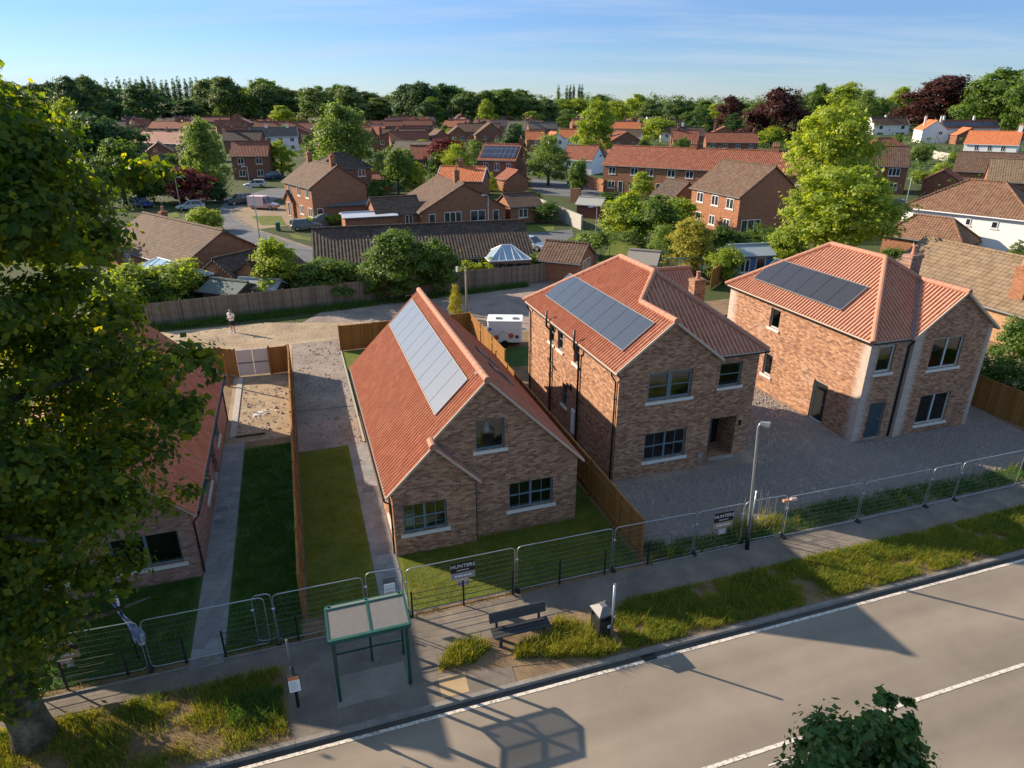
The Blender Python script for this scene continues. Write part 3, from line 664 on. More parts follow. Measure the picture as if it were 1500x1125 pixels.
# ---------------------------------------------------------------- the two hipped houses (same builder, mirrored)
def hipped(root, w, dpt, ze, k, gx0, gx1, gy, fy, mirror, wl, e=.24, cut=None):
    """hip roof over 0..w x fy..dpt with a front gable wing over gx0..gx1 starting at gy; built for a wing at the left"""
    def X(x): return w-x if mirror else x
    zt = ze+.10; xm = w/2; gm = (gx0+gx1)/2; zg = zt+k*(gm-gx0); zr = zt+k*xm
    yg = fy+(zg-zt)/k; y0 = gy-.14; ye = fy-e; zl = zt-k*e; y1 = dpt+e
    yr0, yr1 = fy+xm, dpt-xm; gdr = dpt-gm
    q = [
      [(-e, y0, zl), (gm, y0, zg), (gm, gdr, zg), (-e, y1, zl)],
      [(gm, yg, zg), (xm, yr0, zr), (xm, yr1, zr), (gm, gdr, zg)],
      [(gm, y0, zg), (gx1+e, y0, zl), (gx1+e, ye, zl), (gm, yg, zg)],
      [(gm, yg, zg), (gx1+e, ye, zl), (w+e, ye, zl), (xm, yr0, zr)],
      [(w+e, ye, zl), (w+e, y1, zl), (xm, yr1, zr), (xm, yr0, zr)],
      [(w+e, y1, zl), (-e, y1, zl), (xm, yr1, zr)]]
    if cut:
        xc = xm+.4
        q[4] = [(w+e, ye, zl), (w+e, cut, zl), (xm, cut, zr), (xm, yr0, zr)]
        q[5] = [(xc, y1, zl), (-e, y1, zl), (xm, yr1, zr), (xc, yr1, zr)]
        q.append([(xm, cut, zr), (xc, cut, zr-k*.4), (xc, yr1, zr-k*.4), (xm, yr1, zr)])
    rb = MB(); un = MB()
    for pl in q:
        pl = [(X(x), y, z) for x, y, z in pl]
        pantile(rb, pl); un.slab([(x, y, z-.035) for x, y, z in pl], .07)
    ro = rb.build('roof', mTile, root); un.build('roof_underlay', mVerge, ro)
    rd = lambda *pts: ridge(ro, [(X(x), y, z+.01) for x, y, z in pts])
    rd((gm, y0-.05, zg), (gm, yg, zg)); rd((gm, yg, zg), (xm, yr0, zr)); rd((xm, yr0, zr), (xm, yr1, zr))
    rd((xm, yr0, zr), (w+e, ye, zl)); rd((xm, yr1, zr), (-e, y1, zl))
    if not cut: rd((xm, yr1, zr), (w+e, y1, zl))
    vg = MB()
    for xa, za, xb, zb in ((-e, zl, gm, zg), (gm, zg, gx1+e, zl)):
        vg.slab([(X(xa), y0-.03, za+.04), (X(xb), y0-.03, zb+.04), (X(xb), y0+.02, zb+.04), (X(xa), y0+.02, za+.04)], .12)
    vg.build('verge', mVerge, ro)
    vl = MB()   # lead valley
    a, b = Vector((X(gm), yg, zg+.05)), Vector((X(gx1+e), ye, zl+.05)); d = Vector((.12, .0, 0)); d2 = Vector((0, .1, 0))
    vl.slab([a-d, a+d, b+d, b-d], .02); vl.build('lead_valley', mLead, ro)
    gz = zl-.05
    G = lambda p, q_: gutter(root, (X(p[0]), p[1], gz), (X(q_[0]), q_[1], gz))
    G((-e-.05, y0), (-e-.05, y1)); G((w+e+.05, ye), (w+e+.05, cut or y1)); G((gx1+e+.05, ye-.05), (w+e, ye-.05)); G((-e, y1+.05), (xm if cut else w+e, y1+.05))
    return ro, X, dict(zt=zt, zg=zg, zr=zr, gm=gm, xm=xm, zl=zl)
def house_dark_windows():
    w, dpt, ze, k = 7.3, 11.3, 5.35, .77
    t = thing('brick_house', 'new two storey brick house with blue grey windows, a porch recess and eight solar panels', 'house', W(12.13, 22.9), TH)
    gx1 = 4.7; fy = .55; wl = MB(); gm = gx1/2; zg = ze+k*gm
    up = (1.38, 3.68, 3.52, 4.98); dn = (1.45, .76, 3.52, 2.13)
    wl.wall((0, 0), (gx1, 0), [(0, 0), (gx1, 0), (gx1, ze), (gm, zg), (0, ze)], [up, dn])
    wl.wall((gx1, 0), (gx1, fy), [(0, 0), (fy, 0), (fy, ze), (0, ze)])
    ru = (.6, 3.62, 1.75, 4.78); po = (.42, .03, 1.82, 2.06, 1.3)
    wl.wall((gx1, fy), (w, fy), [(0, 0), (w-gx1, 0), (w-gx1, ze), (0, ze)], [ru, po])
    yc = 7.35; xr = w/2+.3; zr_ = ze+k*w/2
    wl.wall((w, fy), (w, yc), [(0, 0), (yc-fy, 0), (yc-fy, ze), (0, ze)])
    wl.wall((w, yc), (xr, yc), [(0, 0), (w-xr, 0), (w-xr, ze+k*(w-xr)), (0, ze)])
    wl.wall((xr, yc), (xr, dpt), [(0, 0), (dpt-yc, 0), (dpt-yc, ze), (.3, zr_-.25), (0, zr_-.25)])
    S = lambda b: dpt-(b-22.9)
    lw = [(S(31.0), 3.95, S(30.3), 5.0), (S(29.8), 3.95, S(29.1), 5.05), (S(27.7), 3.95, S(27.05), 5.05), (S(29.0), 1.2, S(28.35), 2.4)]
    wl.wall((0, dpt), (0, 0), [(0, 0), (dpt, 0), (dpt, ze), (0, ze)], lw)
    wl.wall((xr, dpt), (0, dpt), [(0, 0), (xr, 0), (xr, ze), (0, ze)], [(.6, .1, 3.2, 2.1), (1.2, 3.7, 2.8, 4.9)])
    wl.build('wall', mBrickA, t)
    soldier(t, up[0]-.05, up[2]+.05, up[3]+.02, 0); soldier(t, dn[0]-.05, dn[2]+.05, dn[3]+.02, 0); soldier(t, gx1+.35, gx1+1.9, 2.08, fy)
    fl = MB(); fl.box(.02, .02, .02, xr-.02, dpt-.02, .06); fl.box(gx1, 1.9, .02, w-.02, yc-.02, .06); fl.box(.02, .02, 2.55, gx1-.02, yc-.02, 2.65); fl.box(gx1, fy+.02, 2.55, w-.02, yc-.02, 2.65); fl.box(.02, yc, 2.55, xr-.02, dpt-.02, 2.65)
    fl.box(gx1-.12, .6, .07, gx1-.03, yc-.1, 2.54); fl.box(.1, 4.2, .07, gx1-.13, 4.28, 2.54); fl.box(.1, 3.6, 2.66, w-.1, 3.68, 5.3)
    fl.box(.02, .6, 5.31, w-.02, yc-.02, 5.34); fl.box(.02, yc, 5.31, xr-.02, dpt-.02, 5.34); fl.build('interior', mPlaster, t)
    ps = MB(); ps.box(gx1+.42, fy-.25, .0, gx1+1.82, fy+1.3, .028); ps.build('porch_floor', mConc, t)
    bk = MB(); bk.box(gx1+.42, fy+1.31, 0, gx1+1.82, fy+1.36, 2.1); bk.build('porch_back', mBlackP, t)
    door(t, (gx1, fy+1.1), (w, fy+1.1), .45, .03, 1.4, 2.04, mFrame, mFrame, label='blue grey front door set back in the porch')
    sl = MB(); sl.box(gx1+1.98, fy-.1, 1.55, gx1+2.06, fy-.01, 1.8); sl.build('wall_light', mBlackP, t)
    win(t, (0, 0), (gx1, 0), *up, cols=2, rows=2, sash=(0, 1)); win(t, (0, 0), (gx1, 0), *dn, cols=2, rows=2, bars=2)
    win(t, (gx1, fy), (w, fy), *ru, cols=1, rows=2)
    for h in lw: win(t, (0, dpt), (0, 0), *h, cols=1, rows=2)
    win(t, (xr, dpt), (0, dpt), .6, .1, 3.2, 2.1, cols=3, sill=False); win(t, (xr, dpt), (0, dpt), 1.2, 3.7, 2.8, 4.9)
    ro, X, g = hipped(t, w, dpt, ze, k, 0, gx1, 0, fy, False, wl, cut=yc+.15)
    Z = lambda x: g['zt']+k*x
    x0 = .5; panels(ro, (x0, .75, Z(x0)+.03), (0, 1, 0), (1, 0, k), 8, 1.12, 1.72)
    zl = g['zl']; zz = zl-.08
    pipe(t, [(-.28, .2, zz), (-.28, .2, zz-.12), (-.06, .2, zz-.45), (-.06, .2, .05)])
    pipe(t, [(-.28, 10.9, zz), (-.28, 10.9, zz-.12), (-.06, 10.9, zz-.45), (-.06, 10.9, .05)])
    for y, top in ((7.62, 5.75), (4.0, 5.85)):
        pipe(t, [(-.09, y, .05), (-.09, y, 4.62), (-.36, y, 4.95), (-.36, y, top)], .055, 'soil_pipe')
    pipe(t, [(-.08, 8.1, 3.0), (-.08, 6.9, 2.75)], .03, 'waste_pipe'); pipe(t, [(-.09, 7.9, 2.2), (-.09, 7.62, 2.05)], .03, 'waste_pipe')
    mbx = MB(); mbx.box(-.1, 4.25, .3, -.01, 4.65, 1.55); mbx.build('meter_box', mWhiteP, t)
    for y in (4.9, 5.3): 
        v = MB(); v.box(-.06, y, 2.4, -.008, y+.2, 2.6); v.build('vent', mBlackP, t)
    tp = MB(); tp.tube([(4.3, -.05, .05), (4.3, -.05, .75)], .02, 6); tp.box(4.2, -.1, .55, 4.45, -.02, .72); tp.build('outside_tap', mAlu, t)
house_dark_windows()
def house_pale_windows():
    w, dpt, ze, k = 7.2, 11.0, 5.4, .755
    t = thing('brick_house', 'new two storey brick house with white stained corners, pale window frames and six solar panels', 'house', W(25.0, 22.65), TH)
    gx0 = 2.35; gy = -.22; wl = MB(); gm = (gx0+w)/2; zg = ze+k*(w-gm)
    a1 = (.52, 3.58, 1.5, 5.0); a2 = (.72, .02, 1.72, 2.0)
    wl.wall((0, 0), (gx0, 0), [(0, 0), (gx0, 0), (gx0, ze), (0, ze)], [a1, a2])
    wl.wall((gx0, 0), (gx0, gy), [(0, 0), (-gy, 0), (-gy, ze), (0, ze)])
    g1 = (1.2, 3.5, 3.15, 5.08); g2 = (1.3, .48, 3.25, 2.1); gw = w-gx0
    wl.wall((gx0, gy), (w, gy), [(0, 0), (gw, 0), (gw, ze), (gw/2, zg), (0, ze)], [g1, g2])
    S = lambda b: dpt-(b-22.65)
    lw = [(S(29.8), 3.82, S(29.0), 4.95), (S(29.78), 1.0, S(29.05), 2.28)]; ld = (S(25.72), .02, S(24.72), 2.2)
    wl.wall((0, dpt), (0, 0), [(0, 0), (dpt, 0), (dpt, ze), (0, ze)], lw+[ld])
    wl.wall((w, gy), (w, dpt), [(0, 0), (dpt-gy, 0), (dpt-gy, ze), (0, ze)])
    wl.wall((w, dpt), (0, dpt), [(0, 0), (w, 0), (w, ze), (0, ze)], [(1, .1, 3.6, 2.1)])
    wl.build('wall', mBrickC, t)
    soldier(t, gx0+g1[0]-.05, gx0+g1[2]+.05, g1[3]+.02, gy); soldier(t, gx0+g2[0]-.05, gx0+g2[2]+.05, g2[3]+.02, gy); soldier(t, a2[0]-.05, a2[2]+.05, a2[3]+.02, 0)
    fl = MB(); fl.box(.02, .02, .02, w-.02, dpt-.02, .06); fl.box(.02, .02, 2.6, w-.02, dpt-.02, 2.7); fl.box(.1, 3.8, .07, w-.1, 3.88, 2.59); fl.box(.1, 3.2, 2.71, w-.1, 3.28, 5.3); fl.box(.02, .02, 5.36, w-.02, dpt-.02, 5.39)
    fl.build('interior', mPlaster, t)
    win(t, (0, 0), (gx0, 0), *a1, fm=mFrameL, cols=1, sash=(0,)); door(t, (0, 0), (gx0, 0), *a2, mFrame, plain('dark_slate_door', (.035, .055, .07), .5))
    win(t, (gx0, gy), (w, gy), *g1, fm=mFrameL, cols=2); win(t, (gx0, gy), (w, gy), *g2, fm=mFrameL, cols=2)
    for h in lw: win(t, (0, dpt), (0, 0), *h, fm=mFrameL, cols=1)
    door(t, (0, dpt), (0, 0), *ld, mFrameL, mBlackP, label='side door with dark glazed leaf and pale frame')
    win(t, (w, dpt), (0, dpt), 1, .1, 3.6, 2.1, cols=3, sill=False)
    ro, X, g = hipped(t, w, dpt, ze, k, 0, w-gx0, gy, 0, True, wl)
    Z = lambda x: g['zt']+k*x
    x0 = .55; panels(ro, (x0, 2.75, Z(x0)+.03), (0, 1, 0), (1, 0, k), 6, 1.12, 1.72, m=mSolarD)
    zz = g['zl']-.08
    pipe(t, [(gx0-.12, -.28, zz), (gx0-.12, -.28, zz-.1), (gx0-.12, -.07, zz-.4), (gx0-.12, -.07, .05)], .045)
    chimney(t, 7.22, 5.2, 0, 7.75, .75, .6, 1, mBrickP)
house_pale_windows()
# ---------------------------------------------------------------- bungalow behind the big tree
def left_bungalow():
    w, dpt, ze, zr = 7.2, 13.3, 2.75, 6.25; xm = w/2; k = (zr-ze)/xm
    t = thing('brick_bungalow', 'pink brick bungalow with a plain red roof, mostly hidden behind the big tree', 'house', W(-4.55-w, 21.6), TH)
    wl = MB(); fh = [(w-2.6, .75, w-.45, 2.05), (1.2, .75, 3.2, 2.05)]
    wl.wall((0, 0), (w, 0), [(0, 0), (w, 0), (w, ze), (xm, zr), (0, ze)], fh)
    rh = [(3.6, .85, 5.3, 2.15), (6.4, .03, 7.6, 2.2, .5), (8.6, .85, 9.8, 2.1)]
    wl.wall((w, 0), (w, dpt), [(0, 0), (dpt, 0), (dpt, ze), (0, ze)], rh)
    wl.wall((w, dpt), (0, dpt), [(0, 0), (w, 0), (w, ze), (xm, zr), (0, ze)]); wl.wall((0, dpt), (0, 0), [(0, 0), (dpt, 0), (dpt, ze), (0, ze)])
    wl.build('wall', mBrickP, t)
    fl = MB(); fl.box(.02, .02, .02, w-.02, dpt-.02, .06); fl.box(.1, 4.2, .07, w-.1, 4.28, 2.5); fl.build('interior', mPlaster, t)
    for h in fh: win(t, (0, 0), (w, 0), *h, cols=2)
    win(t, (w, 0), (w, dpt), *rh[0]); win(t, (w, 0), (w, dpt), *rh[2]); door(t, (w, 0), (w, dpt), *rh[1][:4], mFrame, mBlackP, inset=.4)
    Z = lambda x: ze+.1+k*(x if x <= xm else w-x); e = .24; y0, y1 = -.13, dpt+.12
    rb = MB(); un = MB()
    for pl in ([(-e, y0), (xm, y0), (xm, y1), (-e, y1)], [(xm, y0), (w+e, y0), (w+e, y1), (xm, y1)]):
        pl = [(x, y, Z(x)) for x, y in pl]; pantile(rb, pl, amp=.02); un.slab([(x, y, z-.035) for x, y, z in pl], .07)
    ro = rb.build('roof', mTile, t); un.build('roof_underlay', mVerge, ro); ridge(ro, [(xm, y0, Z(xm)), (xm, y1, Z(xm))])
    gz = Z(-e)-.06; gutter(t, (w+e+.05, y0, gz), (w+e+.05, y1, gz)); gutter(t, (-e-.05, y0, gz), (-e-.05, y1, gz))
    for y in (.2, 13.1): pipe(t, [(w+e+.05, y, gz), (w+e+.05, y, gz-.12), (w+.06, y, gz-.4), (w+.06, y, .05)])
    db = MB(); db.tube([(xm-.6, 9.6, Z(xm-.6)+.3), (xm-.6, 9.5, Z(xm-.6)+.3), (xm-.6, 9.45, Z(xm-.6)+.32)], [.05, .3, .32], 14); db.tube([(xm-.6, 9.7, Z(xm-.6)), (xm-.6, 9.6, Z(xm-.6)+.3)], .03, 6); db.build('satellite_dish', mWhiteP, t)
left_bungalow()

def back_outbuilding():
    t = thing('outbuilding', 'low dark red tiled building with a brick chimney behind the house with eight panels', 'outbuilding', W(21.2, 38.2), TH)
    w, d, ze, k = 4.9, 4.2, 2.75, .95; ym = d/2; zr = ze+k*ym; wl = MB()
    wl.wall((0, 0), (w, 0), [(0, 0), (w, 0), (w, ze), (0, ze)]); wl.wall((w, 0), (w, d), [(0, 0), (d, 0), (d, ze), (ym, zr), (0, ze)])
    wl.wall((w, d), (0, d), [(0, 0), (w, 0), (w, ze), (0, ze)]); wl.wall((0, d), (0, 0), [(0, 0), (d, 0), (d, ze), (ym, zr), (0, ze)]); wl.build('wall', mBrickA, t)
    z = lambda y: ze+.1+k*(y if y <= ym else d-y); e = .25; rb = MB(); un = MB()
    for q in ([(-.2, -e), (w+.2, -e), (w+.2, ym), (-.2, ym)], [(w+.2, d+e), (-.2, d+e), (-.2, ym), (w+.2, ym)]):
        q = [(x, y, z(y)) for x, y in q]; pantile(rb, q); un.slab([(x, y, zz-.035) for x, y, zz in q], .07)
    ro = rb.build('roof', mTile, t); un.build('roof_underlay', mVerge, ro); ridge(ro, [(-.2, ym, z(ym)), (w+.2, ym, z(ym))])
    chimney(t, 3.75, -.75, 0, 4.65, .85, .7, 1)
back_outbuilding()
# ---------------------------------------------------------------- ground, road, pavements (street frame)
def flat(name, pts, z, m, px=False):
    mb = MB(); mb.poly([(at(x, y, z) if px else W(x, y, z)) for x, y in pts]); return struct(name, mb, m)
def sheet(name, pts, z, m, kind='structure'): return flat(name, pts, z, m)
g = MB(); BIG = 2500
g.poly([W(-BIG, 13.6, -.02), W(BIG, 13.6, -.02), W(BIG, BIG, -.02), W(-BIG, BIG, -.02)])
g.poly([W(-BIG, -BIG, -.02), W(BIG, -BIG, -.02), W(BIG, 6.0, -.02), W(-BIG, 6.0, -.02)])
g.poly([W(-BIG, 6.0, -.02), W(BIG, 6.0, -.02), W(BIG, 6.0, -.3), W(-BIG, 6.0, -.3)])
struct('ground', g, mGround)
flat('road', [(-90, 5.9), (160, 5.9), (160, 13.62), (-90, 13.62)], -.11, mAsph)
def kerb_line(b0, b1, a0, a1):
    mb = MB(); n = int((a1-a0)/.915)
    for k in range(n):
        x0 = a0+k*.915; z = .012
        P = [W(x0+.004, b0, -.25), W(x0+.911, b0, -.25), W(x0+.911, b1, -.25), W(x0+.004, b1, -.25)]
        mb.hexa(P, [Vector((p.x, p.y, z)) for p in P])
    return mb
struct('kerb', kerb_line(13.56, 13.70, -40, 90), mKerb)
struct('kerb_far', kerb_line(5.9, 6.04, -40, 60), mKerb)
ch = MB(); ch.poly([W(-40, 13.3, -.104), W(90, 13.3, -.104), W(90, 13.56, -.104), W(-40, 13.56, -.104)]); struct('road_channel', ch, plain('painted_kerb_shade', (.075, .066, .056), .95, var=.4, scale=4))  # dark strip paints in the shade of the kerb face beside it
ml = MB(); ml.poly([W(-40, 13.28, -.1), W(90, 13.28, -.1), W(90, 13.385, -.1), W(-40, 13.385, -.1)])
for a0, a1 in ((-8, -2), (2.05-5.2, 2.05-1.3), (7.95, 40),):
    ml.poly([W(a0, 9.63, -.1), W(a1, 9.63, -.1), W(a1, 9.74, -.1), W(a0, 9.74, -.1)])
ml.poly([W(9.9, 9.25, -.1), W(10.9, 9.25, -.1), W(10.9, 9.29, -.1), W(9.9, 9.29, -.1)])
struct('road_markings', ml, mLine)
# base slabs, each a few mm above the last
flat('verge', [(-40, 13.7), (90, 13.7), (90, 17.4), (-40, 17.4)], .0, mSoil)
flat('footway', [(-40, 16.45), (-1.75, 16.45), (-1.7, 14.3), (-1.62, 13.7), (2.3, 13.7), (2.35, 14.6), (4.9, 14.6), (4.9, 15.85), (90, 15.85), (90, 17.2), (-40, 17.2)], .006, mPave)
flat('footway_ramp', [(2.3, 13.7), (4.6, 13.7), (4.65, 14.64), (2.34, 14.64)], .010, mPave)
flat('shelter_slab', [(-.42, 14.35), (1.6, 14.35), (1.6, 15.5), (-.42, 15.5)], .012, mSlabM)
flat('buff_patch', [(2.4, 13.78), (3.2, 13.78), (3.25, 14.5), (2.45, 14.5)], .015, mTactile)
flat('bed_soil', [(2.42, 14.72), (7.2, 13.76), (8.3, 13.76), (8.1, 15.4), (6.6, 15.85), (6.2, 15.55), (4.2, 15.6), (2.9, 15.5)], .012, mSoil)
flat('plot_ground', [(-40, 17.2), (90, 17.2), (90, 47), (-40, 47)], .002, mSoil)
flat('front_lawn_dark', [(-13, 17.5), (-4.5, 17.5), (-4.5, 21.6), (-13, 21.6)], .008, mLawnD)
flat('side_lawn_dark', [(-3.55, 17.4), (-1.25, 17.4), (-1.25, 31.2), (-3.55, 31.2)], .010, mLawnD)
flat('side_lawn', [(-1.05, 18.2), (1.3, 18.2), (1.3, 30.0), (-1.05, 30.0)], .010, mLawn)
flat('front_lawn', [(2.2, 17.55), (10.6, 17.55), (10.6, 22), (9.5, 22), (9.5, 20.8), (2.2, 20.8)], .010, mLawn)
flat('house_side_lawn', [(9.5, 21.9), (10.6, 21.9), (10.6, 38), (9.5, 38)], .014, mLawn)
flat('rear_lawn', [(1.9, 34.0), (11.3, 34.0), (11.3, 43.7), (2.0, 43.7)], .012, mLawn)
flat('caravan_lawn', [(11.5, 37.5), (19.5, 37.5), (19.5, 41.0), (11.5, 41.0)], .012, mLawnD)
flat('paved_path', [(-4.52, 17.1), (-3.55, 17.1), (-3.55, 31.9), (-4.52, 31.9)], .016, mSlab)
flat('house_path', [(1.3, 17.3), (2.18, 17.3), (2.18, 30.1), (1.3, 30.1)], .016, mSlab)
flat('gravel_drive', [(-1.05, 30.0), (2.0, 30.0), (2.0, 46.5), (-1.05, 46.5)], .018, mGravel)
flat('yard', [(-4.52, 31.9), (-1.25, 31.9), (-1.25, 41), (-4.52, 41)], .012, mYard)
flat('gravel_forecourt', [(10.75, 18.15), (33.9, 18.15), (34.6, 23.2), (34.6, 26), (24.9, 26), (24.9, 36), (19.4, 36), (19.4, 24), (12.1, 24), (10.9, 24)], .010, mGravel)
flat('house_gap_path', [(10.75, 24), (12.1, 24), (12.1, 37), (10.75, 37)], .012, mConc)
flat('far_gravel', [(2.0, 44), (30, 44), (34, 62), (2.4, 55.5), (-1.05, 50)], .006, mGravel)
flat('dirt_track', [(-60, 43), (-14, 43), (-9, 44.2), (-4, 41.6), (-1.1, 41.3), (-1.05, 46.3), (2.2, 46.4), (12, 45.0), (14, 47.5), (2, 50.5), (-3, 52.2), (-12, 52.0), (-60, 47)], .022, mDirt)
def strip(name, a0, b0, a1, b1, w, h, m, z=0.):
    p, q = W(a0, b0, z), W(a1, b1, z); d = (q-p).normalized(); s = Vector((-d.y, d.x, 0))*w/2
    mb = MB(); mb.hexa([p-s, q-s, q+s, p+s], [v+Vector((0, 0, h)) for v in (p-s, q-s, q+s, p+s)]); return struct(name, mb, m)
strip('yard_edging', -4.15, 32.6, -4.15, 40.9, .3, .06, mConc); strip('yard_board', -4.0, 32.55, -2.6, 32.55, .06, .1, mWoodD)
strip('drive_edging', 2.08, 30.1, 2.08, 43.8, .1, .07, mConc); strip('drive_channel', -1.0, 34.8, 2.0, 34.6, .12, .022, plain('drain_grate', (.08, .08, .08), .7))
strip('footway_edging', -40, 17.22, 1.1, 17.22, .06, .05, mKerb); strip('footway_edging_right', 11, 17.22, 60, 17.22, .06, .05, mKerb)
for a0, b0 in ((-4.2, 25.0), (-4.2, 25.95), (1.72, 25.6), (1.72, 21.0)):
    mb = MB(); mb.hexa([W(a0-.22, b0-.16, .02), W(a0+.22, b0-.16, .02), W(a0+.22, b0+.16, .02), W(a0-.22, b0+.16, .02)], [W(a0-.22, b0-.16, .03), W(a0+.22, b0-.16, .03), W(a0+.22, b0+.16, .03), W(a0-.22, b0+.16, .03)])
    o = mb.build('drain_cover', mLead); tagp(o, {(-4.2, 25.0): 'grey drain cover in the slab path beside the hidden bungalow, nearer one', (-4.2, 25.95): 'grey drain cover in the slab path beside the hidden bungalow, farther one', (1.72, 25.6): 'grey drain cover in the slab path beside the solar bungalow, farther one', (1.72, 21.0): 'grey drain cover in the slab path beside the solar bungalow, near the bay window'}[(a0, b0)], 'drain cover')
gr = MB(); gr.hexa([W(8.55, 13.3, -.103), W(9.0, 13.3, -.103), W(9.0, 13.55, -.103), W(8.55, 13.55, -.103)], [W(8.55, 13.3, -.09), W(9.0, 13.3, -.09), W(9.0, 13.55, -.09), W(8.55, 13.55, -.09)])
tagp(gr.build('road_gully', mIron), 'black iron road drain by the kerb right of the litter bin', 'drain')
# wrapping sheet left on the yard
mb = MB(); o = W(-2.75, 35.0, .03); rr = random.Random(3)
for k in range(40):
    c = o+Vector((rr.gauss(0, .35), rr.gauss(0, .25), rr.uniform(0, .06))); s = .16
    mb.poly([c+Vector((rr.uniform(-s, s), rr.uniform(-s, s), rr.uniform(0, .08))) for _ in range(3)])
tagp(mb.build('plastic_sheet', mWhiteP), 'crumpled white plastic sheet lying on the sandy yard', 'rubbish')
# stones on the gravel and rubble in the yard
def stones(name, label, regions, n, r, m):
    V = []
    for (a0, a1, b0, b1), k in regions:
        aa = rng.uniform(a0, a1, k); bb = rng.uniform(b0, b1, k); rad = r*rng.lognormal(0, .45, k)
        c = np.stack([aa*C18-bb*S18, aa*S18+bb*C18, np.full(k, .012)+rad*.25], 1)
        th = rng.uniform(0, 6.28, k)
        for i in range(4):
            a1_, a2_ = th+i*math.pi/2, th+(i+1)*math.pi/2
            p1 = c+np.stack([np.cos(a1_)*rad, np.sin(a1_)*rad, -rad*.4], 1); p2 = c+np.stack([np.cos(a2_)*rad, np.sin(a2_)*rad, -rad*.4], 1); top = c+np.stack([rad*.2, rad*.1, rad*.55], 1)
            V.append(np.stack([p1, p2, top], 1).reshape(-1, 3))
    o = np_quads(name, np.concatenate(V), m, k=3); o['kind'] = 'stuff'; return o
mStone = plain('broken_stone', (.24, .21, .195), .95, var=.4, scale=60)
stones('gravel_stones', '', [((10.8, 33.8, 18.2, 22.4), 16000), ((19.5, 24.8, 22.4, 35), 7000), ((-1., 1.95, 30, 46), 700), ((-4.3, -1.3, 32, 41), 350)], 0, .05, mStone)

# ---------------------------------------------------------------- grass
mBladeG = leaf_mat('fresh_grass_blade', [(.065, .12, .016), (.10, .165, .022), (.16, .21, .03)], .4, (1.8, 1.7, .5), .7)
def blades(name, P, h, w, m, lean=.5):
    n = len(P); th = rng.uniform(0, 6.28, n); hh = h*rng.lognormal(-.1, .35, n)
    d = np.stack([np.cos(th), np.sin(th), np.zeros(n)], 1); s = np.stack([-d[:, 1], d[:, 0], np.zeros(n)], 1)
    ln = (lean*rng.uniform(.2, 1.2, n)*hh)[:, None]; up = np.array([0, 0, 1])*hh[:, None]; ww = (w*rng.uniform(.7, 1.3, n))[:, None]
    V = np.stack([P-s*ww, P+s*ww, P+d*ln*.35+up*.6+s*ww*.6, P+d*ln*.35+up*.6-s*ww*.6, P+d*ln*.35+up*.6-s*ww*.6, P+d*ln*.35+up*.6+s*ww*.6, P+d*ln+up, P+d*ln+up], 1).reshape(-1, 3)
    o = np_quads(name, V, m); o['kind'] = 'stuff'; return o
def wxy(a, b, z=0.): return np.stack([a*C18-b*S18, a*S18+b*C18, np.full(len(a), z)], 1)
def vnoise(p):
    q = np.floor(p).astype(int); f = p-q; f = f*f*(3-2*f)
    h = lambda i, j: np.modf(np.abs(np.sin(i*127.1+j*311.7)*43758.5453))[0]
    a, b = q[:, 0], q[:, 1]; u, v = f[:, 0], f[:, 1]
    return (h(a, b)*(1-u)+h(a+1, b)*u)*(1-v)+(h(a, b+1)*(1-u)+h(a+1, b+1)*u)*v
def tufts(regs, per, sig=.10, z=.01, patch=0):
    out = []
    for (pts, n) in regs:
        pts = np.array(pts); lo, hi = pts.min(0), pts.max(0); c = rng.uniform(lo, hi, (int(n*2.2), 2))
        ok = inpoly(c, pts); c = c[ok][:n]
        k = rng.poisson(per, len(c)); cc = np.repeat(c, k, 0)+rng.normal(size=(k.sum(), 2))*sig
        ok = inpoly(cc, pts); cc = cc[ok]
        if patch: cc = cc[vnoise(cc*1.1)+.5*vnoise(cc*3.1+7) > patch*rng.uniform(.75, 1.25, len(cc))]
        out.append(wxy(cc[:, 0], cc[:, 1], z))
    return np.concatenate(out)
def inpoly(p, poly):
    x, y = p[:, 0], p[:, 1]; ins = np.zeros(len(p), bool); j = len(poly)-1
    for i in range(len(poly)):
        xi, yi = poly[i]; xj, yj = poly[j]
        c = ((yi > y) != (yj > y)) & (x < (xj-xi)*(y-yi)/((yj-yi) or 1e-9)+xi); ins ^= c; j = i
    return ins
VR = [(8.2, 13.75), (45, 13.75), (45, 15.8), (9.2, 15.8), (8.3, 15.3)]
VL = [(-14, 13.75), (-1.75, 13.75), (-1.85, 16.4), (-14, 16.4)]
BD1 = [(2.5, 14.75), (3.6, 14.72), (4.3, 15.2), (4.0, 15.75), (2.9, 15.5)]
BD2 = [(4.75, 14.55), (7.2, 13.76), (8.2, 13.8), (7.6, 15.0), (6.5, 15.75), (6.2, 15.0), (5.2, 15.1)]
blades('verge_grass', np.concatenate([tufts([(VR, 7500)], 20, .10, .01, .48), tufts([(VL, 1700)], 24, .12, .01, .6)]), .14, .008, mBlade, .8)
blades('verge_green_grass', np.concatenate([tufts([(VR, 4200)], 20, .12, .01, .66), tufts([(VL, 1000)], 24, .12, .01, .75)]), .17, .009, mBladeG, .8)
blades('verge_dry_grass', np.concatenate([tufts([(VR, 2200)], 12, .14), tufts([(VL, 700)], 12, .14), tufts([([(-14, 17.25), (12, 17.25), (12, 17.5), (-14, 17.5)], 300)], 10, .06)]), .09, .006, mBladeDry, .9)
blades('bed_weeds', tufts([(BD1, 60), (BD2, 260)], 34, .09), .26, .010, mBlade, .7)
blades('lush_weeds', tufts([(BD1, 20), (BD2, 30), ([(-3.2, 14.6), (-1.9, 14.4), (-1.85, 15.6), (-3.4, 15.5)], 70)], 30, .09), .24, .010, mBladeD, .7)
